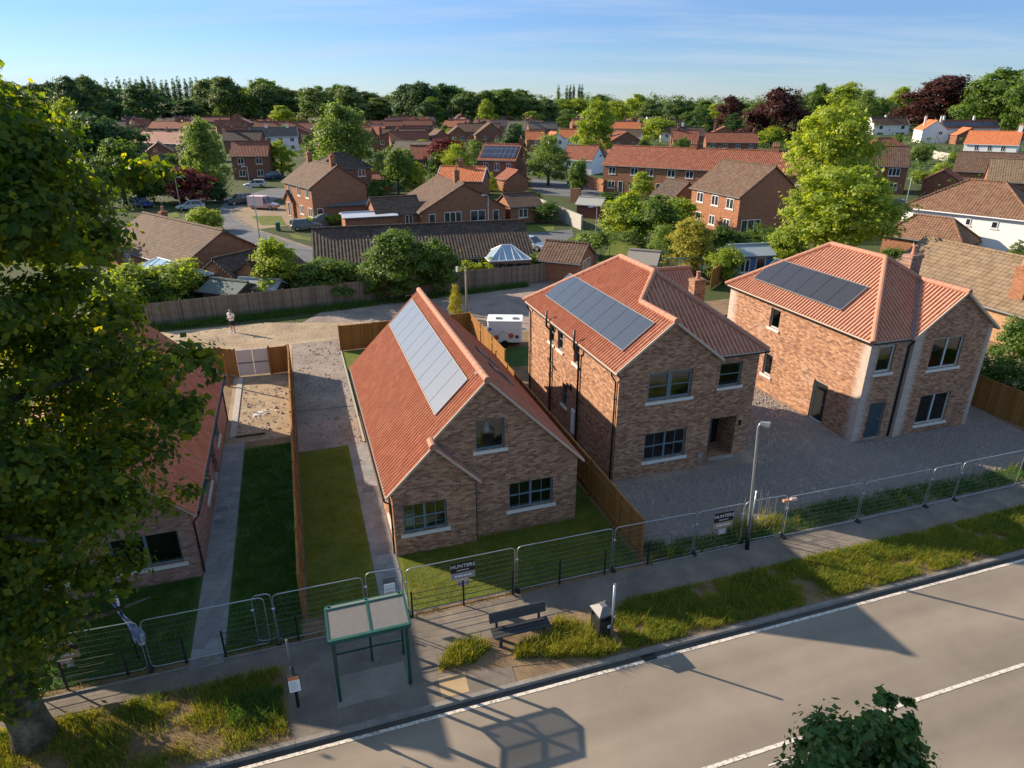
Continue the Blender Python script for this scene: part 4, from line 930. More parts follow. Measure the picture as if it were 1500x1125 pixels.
blades('lush_grass', np.concatenate([tufts([([(-3.5, 17.4), (-1.3, 17.4), (-1.3, 31.1), (-3.5, 31.1)], 1500), ([(-12, 17.5), (-4.6, 17.5), (-4.6, 21.5), (-12, 21.5)], 900)], 16, .10)]), .11, .008, mBladeD, .8)
blades('lawn_blades', np.concatenate([tufts([([(2.3, 17.6), (10.5, 17.6), (10.5, 20.8), (2.3, 20.8)], 1600), ([(-1., 18.3), (1.25, 18.3), (1.25, 29.9), (-1., 29.9)], 1400)], 14, .10)]), .05, .006, mBlade, .9)
WS = [(10.9, 17.25), (45, 17.25), (45, 18.7), (30, 18.3), (20, 18.6), (14, 18.1), (10.9, 18.4)]
blades('fence_weeds', tufts([(WS, 900)], 26, .14), .24, .010, mBladeD, .6)
blades('tall_weeds', tufts([(WS, 22), ([(14.6, 17.4), (17, 17.4), (17, 18.3), (14.6, 18.3)], 40)], 26, .10), .45, .012, mBlade, .55)
blades('track_edge_grass', tufts([([(-13, 52.3), (2, 53.6), (20, 56), (20, 57), (2, 55.2), (-13, 53.6)], 900)], 22, .25), .3, .02, mBladeD, .7)

# ---------------------------------------------------------------- site fence panels along the pavement
def roundrect(w, h, r, n=5):
    pts = []
    for cx, cz, a0 in ((w-r, r, -90), (w-r, h-r, 0), (r, h-r, 90), (r, r, 180)):
        for k in range(n+1):
            t = R(a0+90*k/n); pts.append((cx+r*math.cos(t), cz+r*math.sin(t)))
    return pts
def fence_panel(a0, a1, b0, b1, label, h=1.82, cat='site fence', grp='steel mesh site fence panels', name='mesh_fence_panel', z0=.06, dz=0.):
    p, q = W(a0, b0), W(a1, b1); L = (q-p).length-.05; rz = math.atan2(q.y-p.y, q.x-p.x)
    t = thing(name, label, cat, p, rz, grp)
    pts = roundrect(L, h-z0, .16)
    mb = MB(); mb.tube([(x, 0, z+z0+dz*x/L) for x, z in pts]+[(pts[0][0], 0, pts[0][1]+z0+dz*pts[0][0]/L)], .017, 6, cap=False)
    mb.build('frame', mGalv, t, True)
    w = MB(); n = int(L/.11)
    for k in range(1, n):
        x = L*k/n; w.tube([(x, 0, z0+.03), (x, 0, h-.03)], .0011, 3, cap=False)
    for k in range(1, 9):
        z = z0+(h-z0)*k/9; w.tube([(.02, .004, z), (L-.02, .004, z)], .003, 3, cap=False)
    w.build('wire_mesh', mWire, t)
    MB().box(-.08, -.16, 0.007, .06, .16, .06).build('block_foot', mIron, t)
    c = MB(); c.tube([(-.06, 0, h*.72), (.03, 0, h*.72)], .035, 6); c.build('coupler', mGalv, t)
    return t
FB = 17.42
fence_panel(-8.75, -5.6, 17.62, 17.5, 'mesh fence panel at the left end, partly behind the big tree and the torn banner')
fence_panel(-5.55, -2.15, 17.5, FB+.04, 'mesh fence panel crossing the slab path of the hidden bungalow')
fence_panel(-2.55, -1.95, 17.6, 17.58, 'narrow mesh fence end overlapping in front of the dark lawn')
fence_panel(-1.95, .78, FB+.05, FB+.05, 'mesh fence panel behind the bus shelter, in front of the plot fence')
fence_panel(2.1, 5.82, FB, FB, 'mesh fence panel with the hanging sign, in front of the sunny lawn')
fence_panel(5.85, 9.42, FB, FB-.02, 'mesh fence panel in front of the shaded lawn, between the two sign boards')
fence_panel(9.46, 12.72, FB-.02, FB-.08, 'mesh fence panel in front of the end of the new timber fence')
fence_panel(12.74, 14.78, FB-.08, FB-.1, 'mesh fence panel with the board left of the lamp post')
fence_panel(14.8, 16.55, FB-.05, FB-.25, 'sagging mesh fence panel right behind the lamp post', dz=.1)
fence_panel(16.6, 20.1, FB-.25, FB-.3, 'mesh fence panel with two orange clips, first right of the lamp post')
fence_panel(20.15, 23.6, FB-.3, FB-.3, 'mesh fence panel among weeds, second right of the lamp post')
fence_panel(23.65, 25.2, FB-.3, FB-.3, 'short mesh fence panel before the last one at the right edge')
fence_panel(25.25, 28.8, FB-.3, FB-.3, 'mesh fence panel cut by the right edge of the picture')
# pedestrian gate in the fence
t = fence_panel(.84, 2.02, FB+.1, FB, 'narrow mesh gate in the site fence with a white notice on it', 1.9, 'gate', None, 'mesh_gate')
def board(name, label, cat, a, b, z, w, h, m, parts=(), grp=None, rz=0.):
    t = thing(name, label, cat, W(a, b, z), TH+rz, grp)
    mb = MB(); mb.box(-w/2, -.012, 0, w/2, .0, h); mb.build('board', m, t); return t
mSignTan = plain('tan_sign_panel', (.36, .25, .16), .5, var=.05); mSignGrey = plain('mauve_grey_sign_panel', (.30, .26, .27), .5, var=.05); mText = plain('white_lettering', (.75, .74, .72), .5, var=.02); mTextD = plain('grey_lettering', (.28, .25, .22), .5, var=.02)
def agent_sign(label, a, b, z, rz=0., tan=None):
    t = board('agent_sign', label, 'sign', a, b, z, .82, .40, mBlackP, grp='black sign boards on the site fence', rz=rz)
    l = MB(); l.box(-.41, -.014, -.27, .41, .0, -.002); l.build('lower_panel', tan or mSignGrey, t)
    s = MB(); s.box(-.19, -.014, -.56, .19, .0, -.30); s.build('small_plate', mSignGrey, t)
    text_mesh('lettering', 'HUNTERS', .19, mText, t, (0, -.0145, .245), xs=1.0)
    mb = MB(); r_ = random.Random(5)
    def dashes(x0, x1, z, h, y):
        x = x0
        while x < x1:
            w_ = r_.uniform(.6, 1.5)*h; mb.box(x, y, z-h/2, min(x1, x+w_), y+.0012, z+h/2); x += w_+.35*h
    dashes(-.2, .2, .085, .03, -.0135); dashes(-.28, .28, -.14, .07, -.0155)
    for k in range(3): dashes(-.13+.02*k, .13-.02*k, -.36-.075*k, .04, -.0155)
    mb.build('small_lettering', mText, t)
    return t
agent_sign('black and grey sign board hanging on the fence in front of the sunny lawn', 3.95, FB-.03, 1.30)
agent_sign('black sign board with tan strip on the fence left of the lamp post', 13.85, FB-.12, 1.22, tan=mSignTan)
agent_sign('black sign board with orange tan strip half hidden by the big tree', -7.62, 17.53, 1.28, rz=-.03, tan=mSignTan)
t = thing('notice', 'white printed notice with small red marks fixed on the mesh gate', 'notice', W(1.55, FB-.02, .95), TH)
mb = MB(); mb.box(-.17, -.008, 0, .17, 0, .46); mb.build('sheet', mWhiteP, t); mb = MB(); mb.box(-.2, -.01, .5, .2, 0, .72); mb.build('dark_plate', mLead, t)
mRed = plain('red_print', (.5, .06, .04), .5); mb = MB()
for k in range(5): mb.box(-.12+.055*k, -.0095, .07+.02*(k % 2), -.09+.055*k, -.0085, .14+.02*(k % 2)); mb.box(-.12+.055*k, -.0095, .24, -.085+.055*k, -.0085, .27)
mb.build('print', mRed, t)
for s, lab in ((-1, 'orange tie clip on the fence joint right of the lamp post, left one'), (1, 'pale tie clip on the fence joint right of the lamp post, right one')):
    o = MB().box(-.13, -.05, -.045, .13, .05, .045).build('fence_clip', plain('clip_plastic', (.55, .26, .14) if s < 0 else (.6, .45, .38), .5)); o.location = W(16.57+s*.17, FB-.3, 1.72); o.rotation_euler = (0, .1, TH); tagp(o, lab, 'clip')
# black estate railing just in front of the panels
t = thing('estate_railing', 'low black iron railing running along the pavement in front of the mesh panels', 'railing', W(0, 17.3), TH)
def rails(a0, a1, b):
    m = MB()
    for z in (.22, .45, .68, .92): m.tube([(a0, b, z), (a1, b, z)], .011, 6)
    m.build('rail', mIron, t)
    n = max(1, round((a1-a0)/1.85))
    for k in range(n+1): MB().box(a0+(a1-a0)*k/n-.03, b-.012, 0, a0+(a1-a0)*k/n+.03, b+.012, 1.02).build('post', mIron, t)
rails(-9.3, -4.6, .12); rails(-3.5, .75, .02); rails(2.2, 10.8, -.02)

# ---------------------------------------------------------------- bus shelter
t = thing('bus_shelter', 'green framed bus shelter with a translucent roof beside the pavement', 'bus shelter', W(-.33, 14.6, .008), TH)
sw, sd = 1.98, 1.2; hf, hb, hm = 2.28, 2.22, 2.46
for x in (0, sw): MB().box(x-.045, -.045, 0, x+.045, .045, hf-.05).build('post', mGreenP, t)
for x in (0, sw/2+.05, sw): MB().box(x-.035, sd-.035, 0, x+.035, sd+.035, hm-.1).build('post', mGreenP, t)
m = MB()
for z in (.55, .98): m.box(.036, sd-.02, z-.03, sw/2+.014, sd+.02, z+.03); m.box(sw/2+.086, sd-.02, z-.03, sw-.036, sd+.02, z+.03)
m.build('back_rail', mGreenP, t)
ym = .92; y0 = -.12; y1 = sd+.12; o = .1
m = MB(); Zr = lambda y: hf+(hm-hf)*(y-y0)/(ym-y0) if y <= ym else hm+(hb-hm)*(y-ym)/(y1-ym)
def rbar(xa, ya, xb, yb, w=.045, th=.07, dz=0.):
    a = Vector((xa, ya, Zr(ya)+dz)); b = Vector((xb, yb, Zr(yb)+dz)); d = (b-a).normalized(); s = d.cross(Vector((0, 0, 1))).normalized()*w/2
    m.hexa([a-s-Vector((0, 0, th)), a+s-Vector((0, 0, th)), b+s-Vector((0, 0, th)), b-s-Vector((0, 0, th))], [a-s, a+s, b+s, b-s])
for x in (-o, sw/2+.04, sw+o): rbar(x, y0, x, ym, .06, dz=.02); rbar(x, ym, x, y1, .06, dz=.02)
rbar(-o, y0, sw+o, y0, .09, .13, .03); rbar(-o, ym, sw+o, ym, .05, .05, .024); rbar(-o, y1, sw+o, y1, .07, .07, .016)
m.build('roof_frame', mTealP, t)
mm, tt, pp = mat('grey_translucent_sheet'); gpos = tt.n('ShaderNodeNewGeometry').outputs['Position']
tt.set(pp.inputs['Base Color'], tt.mix(tt.noise(gpos, 5., 6, .7), (.20, .185, .18), (.29, .27, .26))); pp.inputs['Roughness'].default_value = .6
tb = tt.n('ShaderNodeBsdfTransparent'); tb.inputs[0].default_value = (.8, .8, .8, 1); mx = tt.n('ShaderNodeMixShader'); mx.inputs[0].default_value = .28
tt.lk.new(pp.outputs[0], mx.inputs[1]); tt.lk.new(tb.outputs[0], mx.inputs[2]); tt.lk.new(mx.outputs[0], tt.nd['Material Output'].inputs[0])
for xa, xb in ((-o+.03, sw/2+.01), (sw/2+.07, sw+o-.03)):
    MB().poly([(xa, y0+.03, Zr(y0+.03)), (xb, y0+.03, Zr(y0+.03)), (xb, ym-.02, Zr(ym-.02)), (xa, ym-.02, Zr(ym-.02))]).build('roof_panel', mm, t)
    MB().poly([(xa, ym+.02, Zr(ym+.02)), (xb, ym+.02, Zr(ym+.02)), (xb, y1-.03, Zr(y1-.03)), (xa, y1-.03, Zr(y1-.03))]).build('roof_panel', mm, t)
# bench
t = thing('bench', 'dark slatted bench on the weedy patch beside the bus shelter', 'bench', W(5.25, 15.32, .012), TH)
L = .93
for k in range(3): MB().box(-L, -.28+.15*k, .42, L, -.155+.15*k, .465).build('seat_slat', mSlatBench, t)
for k in range(2):
    m = MB(); z = .60+.16*k; y = .22+.05*k; m.hexa([(-L, y, z), (L, y, z), (L, y+.035, z), (-L, y+.035, z)], [(-L, y+.045, z+.145), (L, y+.045, z+.145), (L, y+.08, z+.145), (-L, y+.08, z+.145)]); m.build('back_slat', mSlatBench, t)
for x in (-.7, .7):
    m = MB(); m.box(x-.05, -.24, 0, x+.05, -.16, .419); m.box(x-.05, .12, 0, x+.05, .2, .419); m.box(x-.045, -.159, .34, x+.045, .119, .415)
    m.hexa([(x-.04, .2, .36), (x+.04, .2, .36), (x+.04, .25, .36), (x-.04, .25, .36)], [(x-.04, .31, .9), (x+.04, .31, .9), (x+.04, .36, .9), (x-.04, .36, .9)]); m.build('leg', mSlatBench, t)
# litter bin and the post next to it
t = thing('litter_bin', 'black square litter bin with a grey pitched lid beside a post', 'bin', W(7.72, 14.62, .012), TH+.1)
m = MB(); s0, s1 = .24, .27; m.hexa([(-s0, -s0, .06), (s0, -s0, .06), (s0, s0, .06), (-s0, s0, .06)], [(-s1, -s1, .78), (s1, -s1, .78), (s1, s1, .78), (-s1, s1, .78)]); m.box(-.2, -.2, 0, .2, .2, .059); m.build('body', mBin, t)
m = MB()
for x in (-.24, .24):
    for y in (-.24, .24): m.box(x-.03, y-.03, .781, x+.03, y+.03, .99)
m.box(-.2, -.2, .781, .2, .2, .985); m.build('aperture', mBin, t)
m = MB(); m.box(-.3, -.3, .992, .3, .3, 1.04); m.hexa([(-.3, -.3, 1.041), (.3, -.3, 1.041), (.3, .3, 1.041), (-.3, .3, 1.041)], [(-.09, -.09, 1.2), (.09, -.09, 1.2), (.09, .09, 1.2), (-.09, .09, 1.2)]); m.build('lid', mBinLid, t)
m = MB(); m.tube([(.08, -.286, .55), (.08, -.28, .55)], .07, 14); m.tube([(.2, -.312, .91), (.2, -.30, .91)], .05, 12); m.build('emblem', mText, t)
t = thing('sign_post', 'short bare grey metal post standing in front of the litter bin', 'post', W(7.88, 14.28, .01), TH)
MB().tube([(0, 0, 0), (0, 0, 2.2)], .038, 10).build('pole', mGalv, t, True); MB().tube([(0, 0, 2.2), (0, 0, 2.23)], .042, 10).build('cap', mLead, t)
# bus stop pole
t = thing('bus_stop_pole', 'dark bus stop pole with a white timetable case at the left of the shelter', 'bus stop', W(-1.46, 14.77, .0), TH)
MB().tube([(0, 0, 0), (0, 0, 1.45)], .045, 10).build('lower_pole', mIron, t, True); MB().tube([(0, 0, 1.451), (-.02, 0, 2.4)], .032, 10).build('upper_pole', mLead, t, True)
m = MB(); m.box(-.17, -.085, .62, .17, -.046, 1.22); c = m.build('timetable_case', mBlackP, t)
MB().box(-.15, -.089, .64, .15, -.0855, 1.06).build('timetable', mWhiteP, c); MB().box(-.15, -.089, 1.065, .15, -.0855, 1.2).build('header', plain('orange_header', (.62, .22, .09), .5), c)
mb = MB()
for k in range(6): mb.box(-.12, -.0905, .97-.055*k, .04+.02*(k*37 % 4), -.0893, .985-.055*k)
mb.build('print', mTextD, c)
# lamp posts
def lamp(label, loc, h, rz, m=mGalv, base=True, arm=.35, head=(.5, .2), grp='street lamps', scale=1.):
    t = thing('street_lamp', label, 'street lamp', loc, rz, grp)
    if base: MB().tube([(0, 0, 0), (0, 0, .75)], [.085, .08], 12).build('black_base', mIron, t, True)
    MB().tube([(0, 0, .751 if base else 0), (0, 0, 1.6), (0, 0, h-.12), (.05, 0, h), (arm, 0, h+.04)], [.075, .062, .042, .04, .035], 12).build('pole', m, t, True)
    a = MB(); x0, x1 = arm-.05, arm+head[0]; w = head[1]/2; z = h+.0
    a.hexa([(x0, -w*.6, z), (x1, -w, z-.02), (x1, w, z-.02), (x0, w*.6, z)], [(x0, -w*.5, z+.09), (x1, -w*.8, z+.11), (x1, w*.8, z+.11), (x0, w*.5, z+.09)]); l = a.build('lamp_head', mGalv, t)
    b = MB(); b.hexa([(x0+.12, -w*.6, z-.05), (x1-.03, -w*.75, z-.06), (x1-.03, w*.75, z-.06), (x0+.12, w*.6, z-.05)], [(x0+.12, -w*.6, z-.003), (x1-.03, -w*.75, z-.022), (x1-.03, w*.75, z-.022), (x0+.12, w*.6, z-.003)]); b.build('lens', plain('milky_lens', (.62, .58, .5), .3), l)
    return t
lamp('tall grey street lamp with black base standing in the pavement before the gravel forecourt', W(14.82, 16.95), 5.2, R(-25), arm=.10, head=(.28, .2)).rotation_euler = (0, R(-3.2), R(-25))
mb = MB(); tt_ = thing('sign_post', 'thin grey post close behind the street lamp among weeds', 'post', W(15.35, 17.55), TH); MB().tube([(0, 0, 0), (0, 0, 2.1)], .03, 8).build('pole', mGalv, tt_, True); MB().tube([(0, 0, 2.1), (0, 0, 2.12)], .034, 8).build('cap', mLead, tt_)
tt_ = thing('wire_cage', 'small wire cage of thin rods among the weeds behind the lamp post', 'cage', W(15.5, 17.75), TH)
m = MB()
for x in (0, .35, .7, 1.05):
    for y in (0, .5): m.tube([(x, y, 0), (x, y, 1.35+.2*((x*10+y*4) % 2))], .012, 6)
m.build('rod', mGalv, tt_); m = MB()
for z in (.4, .8, 1.15): m.tube([(0, 0, z), (1.05, 0, z)], .006, 4); m.tube([(0, .5, z), (1.05, .5, z)], .006, 4)
m.build('cross_wire', mWire, tt_)
# torn banner on its pole
t = thing('feather_banner', 'limp blue and white feather banner hanging on a bent pole by the left fence', 'banner', W(-6.0, 18.05), TH)
pts = [(0, 0, 0), (-.05, .02, 1.0), (-.15, .05, 1.9), (-.35, .08, 2.7), (-.7, .1, 3.2)]
MB().tube(pts, [.022, .02, .016, .012, .008], 8).build('pole', mIron, t, True)
m = MB(); mm, q, pr = mat('blue_white_banner_cloth'); uv, u_, v_ = sep_uv(q)
q.set(pr.inputs['Base Color'], q.ramp(q.noise(q.n('ShaderNodeTexCoord').outputs['Object'], 5., 3), [(.38, (.10, .14, .30)), (.5, (.22, .27, .42)), (.58, (.66, .66, .68))])); pr.inputs['Roughness'].default_value = .7
N = 26; rows = []
for k in range(N+1):
    f = k/N; z = .55+2.3*f; x = -.02-.5*f**2; wd = .30*(1-.55*f)+.1*math.sin(f*9)
    rows.append([(x+wd*(j/4-.1), .03+.07*math.sin(j*1.7+f*8)+.03*f, z-.08*j/4) for j in range(5)])
for k in range(N):
    for j in range(4): m.poly([rows[k][j], rows[k][j+1], rows[k+1][j+1], rows[k+1][j]])
m.build('cloth', mm, t)

# ---------------------------------------------------------------- timber fences
def board_fence(name, label, pts, h, m, post=None, step=2.4, pale=True, z0=.03, cat='fence', cap=True, rail=False, grp=None):
    """pts: world points; boarded bays between posts, each bay one part"""
    t = thing(name, label, cat, pts[0], 0, grp); o = Vector(pts[0])
    for a, b in zip(pts, pts[1:]):
        a, b = Vector(a)-o, Vector(b)-o; L = (b-a).length; n = max(1, round(L/step)); d = (b-a)/L; s = Vector((-d.y, d.x, 0))
        for k in range(n):
            p = a+d*(L*k/n+.06); q = a+d*(L*(k+1)/n-.06); mb = MB(); Lb = (q-p).length; nb = max(2, int(Lb/.13))
            for j in range(nb):
                u0, u1 = Lb*j/nb, Lb*(j+1)/nb+.012; y = .008*(j % 2); hh = h+random.uniform(-.012, .012)
                c = [p+d*u0+s*y, p+d*u1+s*y, p+d*u1+s*(y+.018), p+d*u0+s*(y+.018)]
                mb.hexa([x+Vector((0, 0, z0)) for x in c], [x+Vector((0, 0, hh)) for x in c])
            for z in ((.35, h-.35) if not rail else (.3, h*.5, h-.2)):
                c = [p-s*.05+Vector((0, 0, z)), q-s*.05+Vector((0, 0, z)), q-s*.002+Vector((0, 0, z)), p-s*.002+Vector((0, 0, z))]
                mb.hexa(c, [x+Vector((0, 0, .08)) for x in c])
            if cap:
                c = [p-s*.03+Vector((0, 0, h+.014)), q-s*.03+Vector((0, 0, h+.014)), q+s*.04+Vector((0, 0, h+.014)), p+s*.04+Vector((0, 0, h+.014))]
                mb.hexa(c, [x+Vector((0, 0, .03)) for x in c])
            mb.build('fence_bay', m, t)
        for k in range(n+1):
            c = a+d*(L*k/n); mb = MB(); e = .055
            mb.hexa([c-d*e-s*e, c+d*e-s*e, c+d*e+s*e, c-d*e+s*e], [x+Vector((0, 0, h+.09)) for x in (c-d*e-s*e, c+d*e-s*e, c+d*e+s*e, c-d*e+s*e)])
            if k or a.length < .01: mb.build('post', post or m, t)
    return t
board_fence('timber_fence', 'long new orange timber fence dividing the two lawns, seen end on', [W(-1.17, 18.3), W(-1.17, 41.0)], 1.75, mWoodN)
board_fence('timber_fence', 'new orange timber fence with posts left of the white yard gate', [W(-8.6, 42.6), W(-5.2, 41.9), W(-4.3, 41.15)], 1.7, mWoodN)
board_fence('timber_fence', 'short new orange timber fence right of the white yard gate', [W(-2.35, 41.0), W(-1.3, 41.05)], 1.7, mWoodN)
board_fence('timber_fence', 'new orange timber fence behind the solar bungalow with a yellow lit return', [W(2.1, 43.9), W(11.2, 44.2), W(11.25, 36)], 1.75, mWoodN)
board_fence('timber_fence', 'new timber fence between the solar bungalow lawn and the gravel forecourt', [W(10.68, 36), W(10.68, 17.6)], 1.72, mWoodN)
board_fence('timber_fence', 'new timber fence at the right edge beside the stained house', [W(34.75, 17.6), W(34.75, 36)], 1.75, mWoodN)
board_fence('timber_fence', 'short timber fence between the two tall new houses at the back', [W(19.6, 37.2), W(21., 37.3)], 1.8, mWoodN) if False else board_fence('timber_fence', 'short timber fence between the two tall new houses at the back', [W(26.4, 37.9), W(34.75, 38)], 1.8, mWoodN)
mb = MB(); mb.box(-.05, -.05, 0, .05, .05, 2.0); o = mb.build('fence_post', mWoodN); o.location = W(-4.75, 39.7); tagp(o, 'loose tall orange timber post standing inside the small yard', 'post')
t = thing('yard_gate', 'pale grey double gate in the timber fence of the small yard', 'gate', W(-4.22, 41.1), TH+R(-3))
for k in range(2):
    m = MB()
    for j in range(6): m.box(.02+.93*k+.15*j, 0, .08, .165+.93*k+.15*j, .03, 1.72)
    l = m.build('gate_leaf', plain('pale_grey_gate_paint', (.50, .485, .48), .6, var=.08), t)
    m = MB(); m.box(.03+.93*k, -.03, .86, .91+.93*k, -.003, .93); m.build('cross_bar', mLead, l)
for x in (-.06, 1.9): MB().box(x-.05, -.05, 0, x+.05, .05, 1.85).build('post', mWoodN, t)
# the long old fence beyond the track, with its concrete posts
pts = [at(205, 480), at(330, 465), at(460, 450), at(600, 433), at(780, 415), at(872, 398)]
t = board_fence('old_timber_fence', 'long weathered grey timber fence with tall posts along the dirt track', pts, 1.75, mWoodO, mWoodO, 2.6, cap=False, rail=True)
# wooden lamp pole behind the bungalow
t = thing('lamp_pole', 'plain wooden pole with a small white lamp by the old fence', 'lamp post', at(684, 462), TH)
MB().tube([(0, 0, 0), (0, 0, 3.9)], [.085, .07], 10).build('pole', plain('pale_wood_pole', (.30, .25, .19), .9), t, True)
MB().box(-.75, -.06, 3.55, -.6, .06, 3.95).build('lamp', mWhiteP, t); MB().tube([(-.6, 0, 3.8), (0, 0, 3.8)], .02, 6).build('bracket', mLead, t); MB().box(-.12, -.1, 3.35, .02, -.07, 3.6).build('plate', mConc, t)
# ---------------------------------------------------------------- white trailer with coloured discs
t = thing('catering_trailer', 'small white box trailer painted with red discs, parked behind the bungalow', 'trailer', W(11.75, 41.6), TH+R(-20))
tw, td, th = 2.35, 1.5, 1.45; z0 = .38
m = MB(); m.prism([(.08, 0), (tw-.08, 0), (tw, .08), (tw, td-.08), (tw-.08, td), (.08, td), (0, td-.08), (0, .08)], z0, z0+th); b = m.build('body', mWhiteP, t)
m = MB(); m.prism([(.02, -.03), (tw-.02, -.03), (tw+.03, .02), (tw+.03, td-.02), (tw-.02, td+.03), (.02, td+.03), (-.03, td-.02), (-.03, .02)], z0+th+.002, z0+th+.06); rf = m.build('roof', mWhiteP, t)
for x in (.55, 1.7): MB().box(x, .4, z0+th+.062, x+.4, .75, z0+th+.12).build('roof_hatch', mLead, rf)
for x, z, r, c in ((.62, .72, .17, (.55, .09, .05)), (1.62, .85, .19, (.6, .13, .05)), (2.02, .78, .13, (.03, .06, .22)), (.2, 1.3, .09, (.05, .12, .35))):
    MB().tube([(x, -.012, z), (x, -.003, z)], r, 18).build('painted_disc', plain('disc_paint', c, .5, var=.05), b)
m = MB(); m.tube([(.62, -.008, .72), (1.1, -.008, 1.2), (1.62, -.008, .85)], .012, 5); m.build('painted_line', mLead, b)
MB().box(.15, .1, .24, tw-.15, td-.1, z0-.002).build('chassis', mIron, t)
for y in (-.06, td-.08): MB().tube([(1.2, y, .26), (1.2, y+.14, .26)], .26, 16).build('wheel', mIron, t)
MB().tube([(-.9, td/2, .36), (.0, td/2, .36)], .04, 8).build('drawbar', mGalv, t)
# ---------------------------------------------------------------- estate houses beyond the track
def house(name, label, px, py, zr_, rot, w, d, ev, rd, axis='x', roof='gable', rm=mRoofR, wm=mBrickR, wins=(), chims=(), anchor=(0, 0), fm=mWhiteP, solar_=None, porch=None, doors=(), loc=None, verge=None, cat='house', grp=None, vw=.3, pane=None, wp=None):
    P = loc or at(px, py, zr_)
    rz = R(rot)
    if wp: w = wp*dep(P)/F/max(.35, abs(math.cos(rz+math.atan2(P.x, P.y))))
    off = Matrix.Rotation(rz, 3, 'Z') @ Vector((anchor[0]*w, anchor[1]*d, 0))
    t = thing(name, label, cat, (P.x-off.x, P.y-off.y, 0), rz, grp)
    wl = MB(); xm, ym = w/2, d/2
    rect = lambda L: [(0, 0), (L, 0), (L, ev), (0, ev)]; gab = lambda L: [(0, 0), (L, 0), (L, ev), (L/2, rd-.03), (0, ev)]
    gx = roof == 'gable' and axis == 'x'; gy = roof == 'gable' and axis == 'y'
    wl.wall((0, 0), (w, 0), gab(w) if gy else rect(w)); wl.wall((w, 0), (w, d), gab(d) if gx else rect(d))
    wl.wall((w, d), (0, d), gab(w) if gy else rect(w)); wl.wall((0, d), (0, 0), gab(d) if gx else rect(d))
    wl.build('wall', wm, t)
    e = .32; rb = MB(); T = .14
    if gx:
        k = (rd-ev)/ym; z0 = ev-k*e+.06; zr = rd+.06
        rb.slab([(-e*.7, -e, z0), (w+e*.7, -e, z0), (w+e*.7, ym, zr), (-e*.7, ym, zr)], T); rb.slab([(w+e*.7, d+e, z0), (-e*.7, d+e, z0), (-e*.7, ym, zr), (w+e*.7, ym, zr)], T)
        rl = [((-e*.7, ym, zr), (w+e*.7, ym, zr))]
        vq = [((-e*.7, -e, z0), (-e*.7, ym, zr)), ((-e*.7, d+e, z0), (-e*.7, ym, zr)), ((w+e*.7, -e, z0), (w+e*.7, ym, zr)), ((w+e*.7, d+e, z0), (w+e*.7, ym, zr))]
    elif gy:
        k = (rd-ev)/xm; z0 = ev-k*e+.06; zr = rd+.06
        rb.slab([(-e, d+e*.7, z0), (-e, -e*.7, z0), (xm, -e*.7, zr), (xm, d+e*.7, zr)], T); rb.slab([(w+e, -e*.7, z0), (w+e, d+e*.7, z0), (xm, d+e*.7, zr), (xm, -e*.7, zr)], T)
        rl = [((xm, -e*.7, zr), (xm, d+e*.7, zr))]
        vq = [((-e, -e*.7, z0), (xm, -e*.7, zr)), ((w+e, -e*.7, z0), (xm, -e*.7, zr))]
    else:
        m_ = min(xm, ym)*(1 if roof == 'hip' else .45); k = (rd-ev)/m_ if roof == 'hip' else (rd-ev)/min(xm, ym); z0 = ev-k*e+.06; zr = rd+.06; vq = []
        A_, B_, C_, D_ = (-e, -e, z0), (w+e, -e, z0), (w+e, d+e, z0), (-e, d+e, z0)
        if axis == 'x': r0, r1 = (min(ym, xm-.01), ym, zr), (max(w-ym, xm+.01), ym, zr); fs = [[A_, B_, r1, r0], [B_, C_, r1], [C_, D_, r0, r1], [D_, A_, r0]]
        else: r0, r1 = (xm, min(xm, ym-.01), zr), (xm, max(d-xm, ym+.01), zr); fs = [[A_, B_, r0], [B_, C_, r1, r0], [C_, D_, r1], [D_, A_, r0, r1]]
        for q in fs: rb.slab(q, T)
        rl = [(r0, r1)]+[(c, r0) for c in ((A_, D_) if axis == 'x' else (A_, B_))]+[(c, r1) for c in ((B_, C_) if axis == 'x' else (C_, D_))]
    ro = rb.build('roof', rm, t)
    rt = MB()
    for a, b in rl: rt.tube([Vector(a)+Vector((0, 0, .02)), Vector(b)+Vector((0, 0, .02))], .13, 6)
    rt.build('ridge_tiles', rm if roof == 'gable' else rm, ro)
    if verge is not None and vq:
        vg = MB()
        for a, b in vq:
            a, b = Vector(a), Vector(b); s = Vector((.05, 0, 0)) if gx else Vector((0, .05, 0))
            vg.hexa([a-s-Vector((0, 0, .2)), a+s-Vector((0, 0, .2)), b+s-Vector((0, 0, .2)), b-s-Vector((0, 0, .2))], [a-s+Vector((0, 0, .03)), a+s+Vector((0, 0, .03)), b+s+Vector((0, 0, .03)), b-s+Vector((0, 0, .03))])
        vg.build('bargeboard', verge, ro)
    for c in chims:
        cx, cy, h = c[0]*w, c[1]*d, c[2]; cw = c[3] if len(c) > 3 else .8
        chimney(ro, cx-cw/2, cy-.3, max(ev, rd-2.2), rd+h, cw, .62, c[4] if len(c) > 4 else 2, c[5] if len(c) > 5 else wm, mRidge)
    SD = {'F': ((0, 0), (w, 0), w), 'R': ((w, 0), (w, d), d), 'B': ((w, d), (0, d), w), 'L': ((0, d), (0, 0), d)}
    if chims and at is not None:
        c = chims[0]; ax_, ay_ = c[0]*w+.1, c[1]*d; zt = rd+c[2]; am = MB(); am.tube([(ax_, ay_, zt), (ax_, ay_, zt+1.5)], .022, 5)
        am.tube([(ax_-.5, ay_, zt+1.42), (ax_+.6, ay_, zt+1.42)], .014, 4)
        for j in range(5): am.tube([(ax_-.45+.24*j, ay_-.2, zt+1.42), (ax_-.45+.24*j, ay_+.2, zt+1.42)], .01, 4)
        am.build('aerial', mLead, ro)
